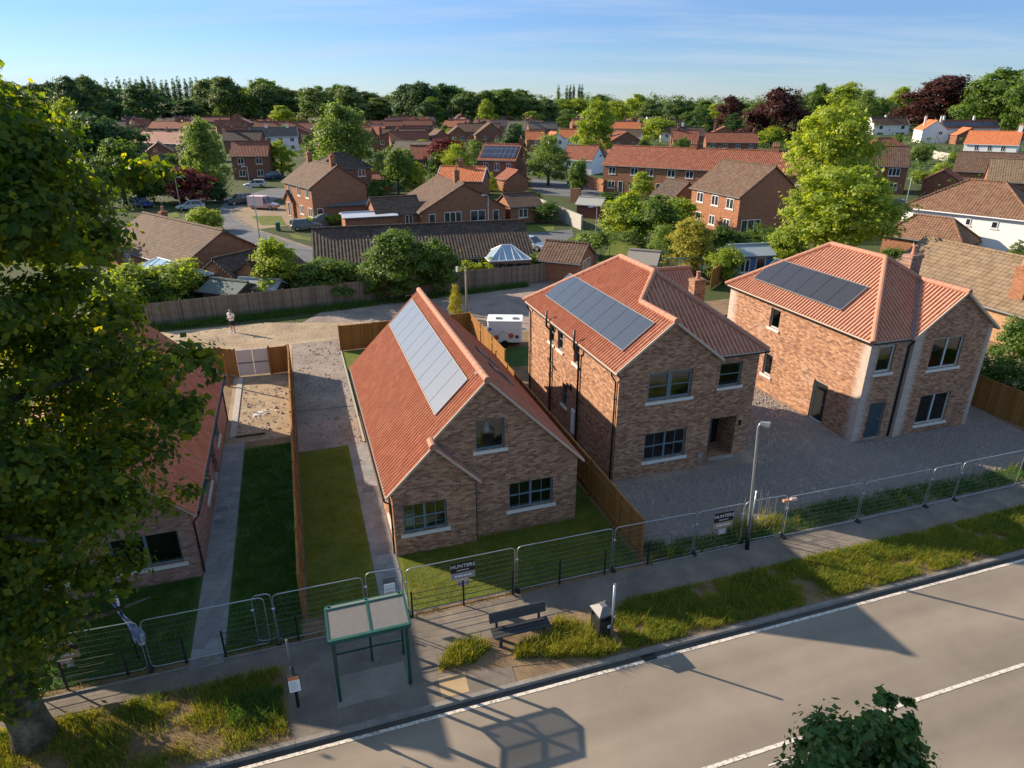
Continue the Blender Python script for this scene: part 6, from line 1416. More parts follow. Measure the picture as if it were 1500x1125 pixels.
car('white car parked in front of the dark red roofed house', at(374, 274), R(190), (.72, .74, .78), 'estate')
car('dark blue car driving round the bend of the estate road', at(351, 299), R(225), (.02, .045, .07), 'suv')
car('pink and white van parked on the buff drive', at(388, 306), R(-12), (.58, .33, .28), 'van', plain('van_box_paint', (.72, .55, .54), .4), 'parked_van', 'van')
car('silver car by the little lawn behind the brown roofed bungalow', at(280, 307), R(200), (.45, .52, .56), 'hatch')
car('blue car half hidden by the big tree near the little lawn', at(209, 303), R(-30), (.03, .06, .22), 'hatch')
car('grey car beside the chimneyed house under a long cover', at(449, 336), R(28), (.16, .19, .20), 'estate')
car('blue car at the far side of the chimneyed house', at(403, 262), R(60), (.05, .10, .20), 'suv')
car('dark car parked on the lane left of the terrace', at(846, 271), R(-12), (.015, .025, .05), 'hatch')
car('pale car behind the conservatory and garage', at(779, 365), R(-35), (.42, .45, .48), 'estate')
car('blue car beside the plain brick house behind the lime trees', at(1315, 305), R(70), (.03, .05, .2), 'hatch')
m = MB(); p0, p1 = at(462, 334), at(502, 322); d = (p1-p0).normalized(); s = Vector((-d.y, d.x, 0))
for k in range(10):
    a = p0+(p1-p0)*k/10; b = p0+(p1-p0)*(k+1)/10; ha, hb = 1.3+.3*math.sin(k*.6), 1.3+.3*math.sin((k+1)*.6)
    m.hexa([a-s*.5, b-s*.5, b+s*.5, a+s*.5], [a-s*.25+Vector((0, 0, ha)), b-s*.25+Vector((0, 0, hb)), b+s*.25+Vector((0, 0, hb)), a+s*.25+Vector((0, 0, ha))])
tagp(m.build('tarpaulin_heap', plain('grey_tarpaulin', (.14, .16, .17), .6)), 'long grey tarpaulin covered heap beside the chimneyed house', 'tarpaulin')
t = thing('wheelie_bin', 'green wheelie bin by the kerb near the buff drive', 'bin', at(408, 338), R(20)); mg = plain('bin_green', (.02, .13, .08), .5)
m = MB(); m.hexa([(-.24, -.28, .08), (.24, -.28, .08), (.24, .28, .08), (-.24, .28, .08)], [(-.3, -.36, 1.0), (.3, -.36, 1.0), (.3, .36, 1.0), (-.3, .36, 1.0)]); m.build('body', mg, t)
m = MB(); m.hexa([(-.32, -.38, 1.002), (.32, -.38, 1.002), (.32, .4, 1.002), (-.32, .4, 1.002)], [(-.26, -.3, 1.1), (.26, -.3, 1.1), (.26, .38, 1.1), (-.26, .38, 1.1)]); m.build('lid', mg, t)
m = MB(); m.tube([(-.3, .3, .12), (.3, .3, .12)], .11, 10); m.build('wheel', mIron, t)
lamp('grey street lamp by the little lawn behind the brown roofed bungalow', at(266, 312), 5.2, R(20), base=False, arm=.4)
lamp('slim street lamp standing at the bend of the estate road', at(382, 360), 6.6, R(160), base=False, arm=.35)
lamp('street lamp beside the buff drive, farther up the estate road', at(370, 300), 6.0, R(180), base=False, arm=.4)
lamp('pale street lamp in front of the wide bungalow gable', at(716, 352), 5.3, R(170), base=False, arm=.3)
lamp('slim street lamp by the hedge behind the garage', at(871, 378), 5.4, R(175), base=False, arm=.4)
lamp('street lamp in the garden right of the lime trees', at(1324, 312), 5.0, R(60), base=False, arm=.3)
# ---------------------------------------------------------------- trees
def proj_y(P, z):
    z2 = z-H; return CY-F*(P.y*sP+z2*cP)/(P.y*cP-z2*sP)
def hfor(P, py):
    lo, hi = 0, 80
    for _ in range(40):
        m = (lo+hi)/2
        if proj_y(P, m) > py: lo = m
        else: hi = m
    return lo
def blobset(seed, n, R_, z0, z1, rb, flat=.8, top=.65):
    r = random.Random(seed); out = []
    for k in range(n):
        f = (k+.5)/n; z = z0+(z1-z0)*f; pr = math.sin(math.pi*min(1, .16+.84*f)**top)**.6; rad = R_*pr*r.uniform(.5, .8); a = k*2.4+r.uniform(-.4, .4); s = rb*r.uniform(.7, 1.2)
        out.append((rad*math.cos(a), rad*math.sin(a), z, s, s, s*flat))
    out.append((0, 0, (z0+z1)/2, R_*.55, R_*.55, (z1-z0)*.38)); return out
def trunk_mb(h, r, zc, n=5, spread=2.2, seed=0):
    q = random.Random(seed); m = MB(); m.tube([(0, 0, -.05), (0, 0, .25*h), (.1, .05, zc), (.15, .1, h*.8)], [r*1.25, r, r*.8, r*.2], 8)
    for k in range(n):
        a = 6.28*k/n+q.uniform(-.4, .4); z = zc*q.uniform(.75, 1.05); s = spread*q.uniform(.8, 1.1)
        m.tube([(0, 0, z), (s*.5*math.cos(a), s*.5*math.sin(a), z+s*.45), (s*math.cos(a), s*math.sin(a), z+s*1.0)], [r*.5, r*.33, r*.12], 6)
    return m
PROTO = {}
def proto(key):
    if key in PROTO: return PROTO[key]
    k = key
    if k in ('oak', 'oak2', 'oak3'):
        sd = {'oak': 1, 'oak2': 5, 'oak3': 9}[k]; V = crown(blobset(sd, 20, 3.9, 1.3, 8.9, 1.4), 13000, .33, 12, .34); n = (10, 8)
    elif k == 'detail': V = crown(blobset(21, 26, 4.0, 1.6, 9.2, 1.15), 26000, .26, 16, .36, .3); n = (10, 8)
    elif k == 'round':
        q = random.Random(4); bl = []
        for i in range(34):
            th = i*2.4; zz = -1+2*(i+.5)/34; rr = math.sqrt(1-zz*zz)*q.uniform(.72, .95); s = q.uniform(.8, 1.3); bl.append((3.2*rr*math.cos(th), 3.2*rr*math.sin(th), 6.2+3.0*zz, s, s, s*.8))
        bl.append((0, 0, 6, 2.4, 2.4, 2.2)); V = crown(bl, 24000, .25, 14, .34, .3); n = (10, 8)
    elif k == 'fine': V = crown(blobset(33, 20, 3.2, 1.5, 9.2, 1.0), 12000, .25, 12, .45, .1, .9); n = (10, 7)
    elif k in ('bush', 'bush2'): V = crown(blobset(3 if k == 'bush' else 8, 14, 1.8, .35, 3.3, .75, .85, 1.), 9000, .2, 12, .36); n = (4, 4)
    elif k == 'poplar': V = crown([(0, 0, z, .5*math.sin(.35+2.5*(z/10))+.3, .5*math.sin(.35+2.5*(z/10))+.3, 1.2) for z in np.linspace(.8, 9.2, 16)], 5000, .26, 10, .5, .8); n = (10, 2)
    elif k == 'willow':
        V = crown(blobset(12, 22, 3.6, 2.0, 9., 1.2), 9000, .28, 12, .36)
        C = V.reshape(-1, 4, 3).mean(1); pick = rng.choice(len(C), 7000); P = C[pick]; P[:, 2] -= np.abs(rng.normal(0, 1.1, 7000)); P[:, 2] = np.maximum(P[:, 2], .6)
        N_ = norm(rng.normal(size=(7000, 3))*np.array([1, 1, .25])); V = np.concatenate([V, leaves(P, N_, .3, .4)]); n = (10, 8)
    elif k == 'cone': V = crown([(0, 0, z, 2.6*(1-z/10.5)+.25, 2.6*(1-z/10.5)+.25, .8) for z in np.linspace(.6, 9.6, 14)], 9000, .26, 10, .3, .1); n = (10, 5.6)
    # put the crown exactly into its nominal box
    lo, hi = np.percentile(V, .4, axis=0), np.percentile(V, 99.6, axis=0)
    V[:, :2] = (V[:, :2]-(lo+hi)[:2]/2)*(n[1]/max(hi[0]-lo[0], hi[1]-lo[1])); V[:, 2] = V[:, 2]*(n[0]/hi[2])
    PROTO[key] = (V, n, {}, None); return PROTO[key]
TRUNK = {}
def tree(px, pyb, pyt, wpx, kind, m, label, name='tree', cat='tree', grp=None, loc=None, hw=None):
    V, n, cache, _ = proto(kind)
    P = loc if loc is not None else at(px, pyb)
    if hw: h, w = hw
    else: w = wpx*dep(P)/F; h = hfor(P, pyt)
    if kind in ('bush', 'bush2') and name == 'tree': name, cat = 'shrub', 'shrub'
    t = thing(name, label, cat, P, random.uniform(0, 6.28), grp)
    s = (w/n[1], w/n[1], h/n[0])
    if m.name in cache: c = link('crown', cache[m.name], t)
    else: c = np_quads('crown', V, m, t); cache[m.name] = c.data
    c.scale = s
    if kind not in ('bush', 'bush2'):
        if kind not in TRUNK: TRUNK[kind] = trunk_mb(n[0]*.85, .2 if kind != 'poplar' else .12, n[0]*.3, 5 if kind not in ('poplar', 'cone') else 0, n[1]*.28).build('trunk', mTrunk, t, True); k = TRUNK[kind]
        else: k = TRUNK[kind].copy(); COL.objects.link(k); k.parent = t
        k.scale = s
    else:
        if 'bush' not in TRUNK: TRUNK['bush'] = trunk_mb(3., .06, .8, 5, 1.).build('stem', mTrunk, t, True); k = TRUNK['bush']
        else: k = TRUNK['bush'].copy(); COL.objects.link(k); k.parent = t
        k.scale = s
    return t
L_, Md, Dk, Yl, Cp, Rd_, Wl, Fr_ = mLeafLime, mLeafMid, mLeafDark, mLeafYel, mLeafCop, mLeafRed, mLeafWil, mLeafFar
TL = [
 (60, 330, 205, 120, 'oak', Md, 'dark garden tree behind the upper part of the big tree, near the left edge'), (15, 360, 230, 110, 'oak2', Md, 'garden tree at the left edge, seen through gaps in the big tree'), (95, 400, 290, 120, 'bush', L_, 'broad bush behind the middle of the big tree crown'),
 (185, 300, 205, 95, 'oak2', Md, 'broad tree just right of the big tree crown, above the left bungalow'), (120, 240, 172, 70, 'bush', Wl, 'pale rounded shrub tree close behind the big tree crown'),
 (318, 296, 268, 40, 'bush', Dk, 'dark shrub right of the purple leaved bush'), (250, 268, 226, 44, 'oak3', Md, 'tree behind the purple leaved bush'),
 (195, 458, 388, 105, 'bush', L_, 'lime green shrub at the left end behind the old fence'), (262, 447, 384, 92, 'bush2', L_, 'spreading yellow green shrub behind the old fence, under the left bungalow'),
 (232, 452, 398, 90, 'bush', Md, 'darker shrub filling the gap between the two lime shrubs behind the old fence'),
 (410, 442, 350, 72, 'oak', L_, 'bright lime green young tree behind the old fence beside the garages'), (485, 436, 378, 95, 'bush2', Md, 'olive shrub behind the old fence under the ribbed roof'),
 (452, 440, 395, 60, 'bush', Md, 'low shrub right of the lime green young tree'),
 (590, 434, 340, 110, 'detail', Md, 'large bushy green tree behind the old fence in front of the ribbed roof'), (645, 430, 352, 66, 'bush', Md, 'rounded dark shrub joined right of the large bushy tree'),
 (553, 436, 376, 60, 'bush', Md, 'low dark shrub left of the large bushy tree'),
 (808, 402, 371, 40, 'bush2', L_, 'small round lime bush between the conservatory and the garage'),
 (301, 338, 305, 54, 'bush', L_, 'round bright lime bush behind the ridge of the left bungalow'),
 (306, 288, 176, 64, 'willow', Wl, 'tall drooping light green tree left of the estate road'), (278, 296, 246, 78, 'bush2', Rd_, 'dark purple leaved bush at the foot of the tall drooping tree'),
 (226, 296, 240, 60, 'bush', Md, 'leafy green tree between the big tree and the purple bush'), (160, 262, 168, 112, 'bush2', Dk, 'dark green tree showing right of the big tree crown'),
 (216, 252, 228, 42, 'bush', Md, 'small shrub in front of the dark roofed gabled house'),
 (508, 268, 152, 88, 'willow', Wl, 'big pale willow rising above the roofs left of centre'), (414, 258, 206, 44, 'oak2', L_, 'round green tree behind the parked white car'),
 (462, 262, 240, 40, 'bush', Md, 'garden shrub right behind the chimneyed house roof'),
 (584, 285, 218, 46, 'oak3', Md, 'upright green tree right of the chimneyed house'), (610, 284, 238, 38, 'oak', L_, 'light green tree left of the white bargeboard gable'), (552, 290, 262, 30, 'cone', Md, 'slim pointed shrub beside the low red outbuilding'), (560, 275, 225, 34, 'fine', Wl, 'feathery pale tree above the low red outbuilding'),
 (655, 252, 203, 66, 'oak', Rd_, 'crimson leaved tree in the middle of the roofs'), (655, 254, 218, 38, 'bush2', L_, 'light green shrub in front of the crimson tree'), (700, 240, 208, 36, 'oak2', Wl, 'pale green tree left of the solar house'),
 (752, 250, 182, 42, 'oak3', Dk, 'dark round tree behind the solar house'), (803, 272, 198, 62, 'fine', Wl, 'birch with airy foliage right of the solar house'), (870, 236, 148, 62, 'detail', L_, 'tall sunlit tree behind the left end of the terrace'),
 (720, 280, 252, 22, 'cone', L_, 'small pointed bush under the solar house'), (775, 296, 280, 36, 'bush', Md, 'low bushes by the pale garden wall'),
 (845, 282, 235, 30, 'bush2', Md, 'green shrub beside the dark red dormered house'), (888, 300, 282, 26, 'bush', Md, 'small round bush in front of the garden wall near the terrace'), (800, 326, 296, 40, 'bush2', Md, 'shrub at the front end of the pale garden wall'),
 (915, 352, 284, 78, 'bush', L_, 'broad lime shrub in the gardens before the terrace'), (958, 362, 288, 84, 'oak2', Md, 'dense green tree in the gardens left of the yellow tree'), (992, 340, 290, 60, 'bush2', L_, 'light shrub in front of the little dark roofed outbuilding'),
 (940, 292, 252, 36, 'oak3', L_, 'small yellow green tree against the terrace front'), (1010, 400, 322, 78, 'detail', Yl, 'yellow leaved tree in the garden behind the new houses'), (968, 392, 330, 44, 'fine', Wl, 'feathery grey green shrub left of the yellow tree'),
 (1058, 412, 362, 52, 'bush2', L_, 'tall lime hedge bush behind the gap between the new houses'), (1052, 372, 330, 50, 'bush', Md, 'mid green bush right of the yellow tree'), (1092, 372, 342, 60, 'bush2', Md, 'bushes under the bare gabled house'),
 (1202, 330, 158, 118, 'round', L_, 'tall golden lime tree, the upper one of the pair right of centre'), (1216, 412, 246, 152, 'round', L_, 'broad golden green tree in front, lower one of the pair right of centre'), (1150, 385, 330, 60, 'bush2', L_, 'lime shrub at the left foot of the broad golden tree'),
 (1130, 214, 130, 92, 'oak2', Cp, 'large dark copper beech right of centre on the skyline'), (1366, 196, 112, 112, 'oak3', Cp, 'broad copper beech behind the white houses at the right'), (1066, 196, 141, 42, 'oak', Cp, 'smaller copper beech left of the large one'),
 (1028, 206, 158, 56, 'cone', Dk, 'dark conifer behind the terrace roof, left of two'), (1068, 210, 166, 50, 'cone', Dk, 'dark conifer behind the terrace roof, right of two'), (965, 206, 172, 60, 'bush', L_, 'bright bushes behind the left half of the terrace roof'), (1128, 216, 186, 40, 'bush2', L_, 'bright bush below the large copper beech'),
 (1196, 186, 124, 46, 'oak', Md, 'green tree right behind the large copper beech'), (1232, 188, 122, 66, 'oak2', L_, 'light green skyline tree above the golden lime tree'), (1262, 192, 132, 44, 'fine', Wl, 'thin grey green skyline tree right of the light green one'),
 (1282, 190, 144, 36, 'bush', Md, 'low round tree behind the white cottage roof'), (1310, 184, 128, 44, 'oak3', L_, 'bright green tree left of the broad copper beech'), (1446, 200, 102, 96, 'oak', Md, 'large green tree at the right behind the solar roofed row'), (1496, 204, 98, 70, 'oak2', Md, 'large green tree cut by the right edge on the skyline'),
 (1418, 196, 118, 46, 'fine', L_, 'leafy tree between the broad copper beech and the large green tree'),
 (1380, 262, 238, 34, 'bush', L_, 'small bush in the gardens below the white gabled house'), (1344, 240, 212, 30, 'bush2', Wl, 'pale garden shrub left of the grey garden wall'), (1480, 392, 352, 34, 'cone', Wl, 'grey green bush by the door of the large white house'), (1345, 268, 250, 28, 'bush', L_, 'bright hedge right of the plain brick house'),
 (1300, 330, 306, 30, 'bush2', Md, 'shrub at the left corner of the large white house'), (668, 468, 418, 22, 'fine', Yl, 'thin yellow sapling behind the solar bungalow ridge'),
 (1405, 470, 440, 26, 'bush', L_, 'bush growing against the tan roofed bungalow wall'), (1480, 540, 470, 60, 'bush2', Md, 'shrub at the right edge beside the tan roofed bungalow'),
]
for q in TL: tree(*q)
# clipped hedges
def hedge(label, pts, w, h, m, n, L=.16, box=True):
    t = thing('hedge', label, 'hedge', pts[0]); o = Vector(pts[0]); bl = []
    for a, b in zip(pts, pts[1:]):
        k = max(2, int((b-a).length/(w*.55)))
        for i in range(k): 
            c = a.lerp(b, (i+.5)/k)-o; bl.append((c.x+random.uniform(-.1, .1), c.y+random.uniform(-.1, .1), h*.52+random.uniform(-.12, .12)*h, w*.6, w*.6, h*.5))
    np_quads('foliage', crown(bl, n, L, 10, .3, .3), m, t)
    s = MB()
    for a, b in zip(pts, pts[1:]):
        k = max(2, int((b-a).length/.9))
        for i in range(k): c = a.lerp(b, (i+.5)/k)-o; s.tube([(c.x, c.y, 0), (c.x+.05, c.y, h*.6)], [.04, .02], 5)
    s.build('stems', mTrunk, t); return t
hedge('ivy hedge with a sunlit top growing over the old fence below the conservatory', [at(668, 421), at(836, 402)], 1.0, 2.3, L_, 15000)
hedge('dark clipped hedge in front of the tan roofed bungalow and the orange extension', [at(1292, 383), at(1404, 402)], 1.0, 1.5, Md, 9000)
hedge('boxy olive hedge by the lane behind the garage', [at(838, 374), at(898, 380)], 2.6, 2.6, Wl, 9000, .2)
hedge('dark hedge standing behind the new timber fence at the right edge', [W(35.9, 20), W(35.9, 33)], 1.3, 2.6, Md, 16000)
hedge('row of garden shrubs in front of the wide bungalow wing', [at(438, 334), at(520, 326)], 1.2, 1.3, L_, 5000)
hedge('dark hedge behind the summer house', [at(1100, 358), at(1150, 366)], 1.6, 2.2, Md, 6000)
# filler garden trees between the village houses (none can be told from its neighbours)
FOOT = [(o.matrix_world.translation.copy(), o) for o in COL.objects if o.parent is None and o.get('category') in ('house', 'bungalow', 'terrace', 'garage', 'outbuilding', 'extension', 'annexe', 'carport', 'house wing', 'conservatory', 'shed')]
bpy.context.view_layer.update()
BX = []
for o in COL.objects:
    if o.parent is None and o.type == 'EMPTY' and any(c.name.startswith('roof') or c.name.startswith('wall') for c in o.children):
        ws = [c for c in o.children if c.name.startswith('wall')]
        if not ws: continue
        c = [ws[0].matrix_world @ Vector(v) for v in ws[0].bound_box]
        inv = ws[0].matrix_world.inverted(); bb = [Vector(v) for v in ws[0].bound_box]
        BX.append((inv, min(v.x for v in bb), max(v.x for v in bb), min(v.y for v in bb), max(v.y for v in bb)))
def free(P, r):
    for inv, x0, x1, y0, y1 in BX:
        q = inv @ P
        if x0-r < q.x < x1+r and y0-r < q.y < y1+r: return False
    return True
rf = random.Random(42); cnt = 0; tries = 0
while cnt < 190 and tries < 9000:
    tries += 1
    px = rf.uniform(60, 1500); py = 168+rf.random()**1.6*95
    if 255 < px < 470 and py > 262: continue
    if 760 < px < 900 and py > 258: continue
    if py > 235 and not (880 > px > 540 or px > 1150): continue
    P = at(px, py); D = dep(P); w = rf.uniform(2.5, 6.5) if py > 190 else rf.uniform(5, 11)
    if not free(P, w*.42): continue
    if 1260 < px < 1500 and py > 200 and w > 4: continue
    h = min(w*rf.uniform(.8, 1.25), 7 if py > 200 else 10.)
    tree(0, 0, 0, 0, rf.choice(['bush', 'bush2', 'oak', 'oak2', 'oak3', 'fine']) if w > 4 else rf.choice(['bush', 'bush2']), rf.choice([Md, Md, Fr_, L_, Dk, Wl]), 'leafy green garden tree or bush between the far village roofs', grp='garden greenery between the far roofs', loc=P, hw=(h, w)); cnt += 1
ub = []; tries = 0
while len(ub) < 2300 and tries < 40000:
    tries += 1; px = rf.uniform(-80, 1500); py = 166+rf.random()**1.5*125
    if px < 200: py += rf.random()*60
    if 235 < px < 470 and py > 258: continue
    if 760 < px < 900 and py > 256: continue
    if py > 240 and not (px < 190 or 520 < px < 700 or 890 < px < 1010 or px > 1150): continue
    P = at(px, py); r_ = rf.uniform(.8, 1.6)*(1+.0025*P.y)
    if not free(P, r_*.8): continue
    ub.append((P.x, P.y, r_*.6, r_*rf.uniform(1, 1.8), r_*rf.uniform(1, 1.8), r_*rf.uniform(.8, 1.2)))
o = np_quads('garden_hedges', crown(ub, 120000, .55, 5, .35, .3), mLeafFar); o['kind'] = 'stuff'
# skyline woods
prof = [(-40, 118), (20, 118), (60, 122), (85, 122), (110, 113), (140, 113), (165, 128), (215, 121), (240, 132), (262, 150), (275, 152), (318, 112), (335, 108), (352, 128), (385, 116), (402, 117), (425, 128), (446, 130), (470, 124), (495, 124), (520, 124), (545, 138), (570, 140), (598, 122), (625, 118), (650, 122), (672, 126), (690, 138), (712, 130), (735, 127), (760, 131), (775, 142), (800, 146), (830, 144), (850, 144), (880, 138), (905, 146), (935, 134), (955, 148), (985, 147), (1010, 149), (1030, 146), (1050, 150), (1085, 150), (1110, 148), (1160, 140), (1185, 136), (1250, 150), (1290, 148), (1335, 140), (1400, 140), (1440, 128), (1475, 122), (1520, 118)]
SKY = [('left', 'dense dark wood tree on the left skyline', 460), ('mid', 'rounded wood tree on the middle skyline', 900), ('right', 'wood tree on the right skyline', 9999)]
def skyp(px):
    for (a, b), (c, d) in zip(prof, prof[1:]):
        if a <= px <= c: return b+(d-b)*(px-a)/(c-a)
    return 130
for k, (px, top) in enumerate(prof):
    lab = next(l for l in SKY if px < l[2])
    for j in range(2):
        x = px+rf.uniform(-6, 6)+13*j; py = 181+rf.uniform(-3, 4)-2*j
        tree(x, py, skyp(x)+rf.uniform(-1, 3)+(0 if j == 0 else 5), rf.uniform(44, 62) if px < 780 else rf.uniform(34, 48), rf.choice(['oak', 'oak2', 'oak3']), rf.choice([Dk, Fr_, Md] if px < 760 else [Md, Fr_, L_, Fr_]), lab[1], grp=lab[0]+' skyline wood')
for k in range(46):      # lower band in front of the wood
    x = rf.uniform(60, 1500); py = 182+rf.uniform(-5, 6)
    tree(x, py, max(skyp(x)+14, 140)+rf.uniform(0, 16), rf.uniform(24, 40), rf.choice(['oak', 'oak2', 'oak3', 'bush']), rf.choice([Md, Fr_, L_, Dk]), 'lower leafy tree along the foot of the skyline wood', grp='lower trees before the skyline wood')
for k in range(18): tree(168+k*8.6+rf.uniform(-1, 1), 176, 115+rf.uniform(-3, 3)+(3 if k < 2 else 0), 10.5, 'poplar', Fr_, 'narrow poplar in the long even row on the left skyline', name='poplar', grp='row of poplars on the left skyline')
for x, tp in ((817, 125), (829, 126), (834, 125), (839, 124), (847, 124), (851, 125)): tree(x, 176, tp, 7, 'poplar', Fr_, 'thin poplar in the small cluster right of the middle skyline', name='poplar', grp='cluster of poplars right of the middle skyline')
# the wood behind everything as one mass
bl = []
for k in range(260):
    px = -160+1900*k/259; P = at(px, 165+rf.uniform(-2.5, 2)); hh = rf.uniform(13, 21)*dep(P)/900*1.1; bl.append((P.x, P.y, hh*.5, 17, 17, hh*.55))
o = np_quads('distant_wood', crown(bl, 70000, 2.6, 9, .25, .3, .8, .6, .12), mLeafFar); o['kind'] = 'stuff'
# ---------------------------------------------------------------- the two big trees in front
def big_tree():
    base = at(52, 1082); t = thing('big_tree', 'huge leafy tree with a mottled trunk filling the left edge of the picture', 'tree', base)
    cx, cy = base.x, base.y
    RZ = [(2.0, 1.4, -.8), (3.6, 2.2, -.7), (5.2, 3.3, -.6), (7, 4.9, -.5), (8.8, 5.6, -.5), (10.4, 5.2, -.6), (12.3, 5.0, -.6), (13.5, 5.3, -.7), (14.6, 4.5, -.6), (15.4, 3.6, -.4), (16.1, 2.3, -.2)]
    bl = []; q = random.Random(5)
    for i, (z, r, dx) in enumerate(RZ):
        n = max(4, int(r*3.8))
        for k in range(n):
            a = 6.28*k/n+i*.7+q.uniform(-.25, .25); s = q.uniform(.75, 1.35)*(1. if r > 3 else .8); rr = max(.2, r-s*.75)*q.uniform(.86, 1.06)
            bl.append((dx+rr*math.cos(a), rr*math.sin(a), z+q.uniform(-.5, .5), s, s, s*.72))
        for k in range(int(r*1.6)):
            a = q.uniform(0, 6.28); rr = r*q.uniform(.2, .55); bl.append((dx+rr*math.cos(a), rr*math.sin(a), z+q.uniform(-.6, .6), 1.2, 1.2, .8))
    for x, y, z, s in ((5.7, .3, 10.3, .8), (6.3, .2, 10.4, .45), (5.8, .6, 14.2, .6), (5.5, .3, 9.3, .7), (5.2, 0, 7.2, .8), (3.0, .3, 5.2, .8)): bl.append((x, y, z, s, s, s*.7))
    V = crown(bl, 230000, .165, 20, .32, .3, .8, .66, .3)
    np_quads('crown', V, mLeafBig, t)
    m = MB(); m.tube([(0, 0, -.05), (0, 0, .15), (.0, 0, .6), (-.1, .02, 1.8), (-.25, .05, 3.6), (-.3, .1, 6.5), (-.2, .1, 10), (-.1, 0, 14)], [.62, .52, .45, .40, .36, .29, .2, .07], 16)
    for k in range(13):
        a = k*2.4; z = 3.2+k*.72; L = (5.2 if z < 11 else 3.4)*q.uniform(.75, 1.)
        c, s = math.cos(a), math.sin(a); m.tube([(-.25, .05, z), (L*.35*c, L*.35*s, z+.6), (L*.7*c, L*.7*s, z+1.0), (L*c, L*s, z+1.5)], [.15, .11, .07, .02], 7)
    m.build('trunk', mBark, t, True)
big_tree()
mLeafMap = leaf_mat('maple_leaf', [(.03, .075, .02), (.05, .115, .03), (.085, .15, .04), (.16, .16, .04)], .3)
def front_tree():
    a0, b0 = 7.2, 5.0; base = W(a0, b0, -.02); t = thing('young_maple', 'young maple whose dark leafy top rises over the road at the bottom edge', 'tree', base)
    q = random.Random(2); bl = []
    for x, y, z, s in ((-.62, .1, 4.6, .3), (-.58, 0, 5.0, .2), (-.05, .1, 4.75, .28), (0, .1, 5.1, .2), (.02, .1, 5.3, .14), (.45, .1, 4.8, .3), (.48, .0, 5.12, .18), (-.85, 0, 4.1, .36), (0, 0, 4.15, .42), (.62, .1, 4.25, .36), (-.45, -.3, 3.75, .5), (.5, -.2, 3.7, .6), (0, .4, 3.7, .6), (-1., 0, 3.6, .45), (.95, .1, 3.75, .36), (0, -.4, 3.1, .7), (-.7, .2, 3., .6), (.7, .2, 3., .6), (0, .2, 2.5, .7)): bl.append((x*.88, y, z+2.25, s, s, s*1.05))
    V = crown(bl, 17000, .105, 18, .26, .3, .8, .85, .2)
    c = np_quads('crown', V, mLeafMap, t)
    m = MB(); m.tube([(0, 0, -.2), (0, 0, 2.0), (.02, 0, 6.), (0, .1, 7.3)], [.09, .07, .04, .01], 8)
    for k in range(8):
        a = k*2.4; z = 3.6+k*.35; m.tube([(0, 0, z), (.4*math.cos(a), .4*math.sin(a), z+.4), (.65*math.cos(a), .65*math.sin(a), z+.95)], [.03, .02, .006], 5)
    m.build('trunk', mTrunk, t, True); t.rotation_euler = (0, 0, TH)
front_tree()
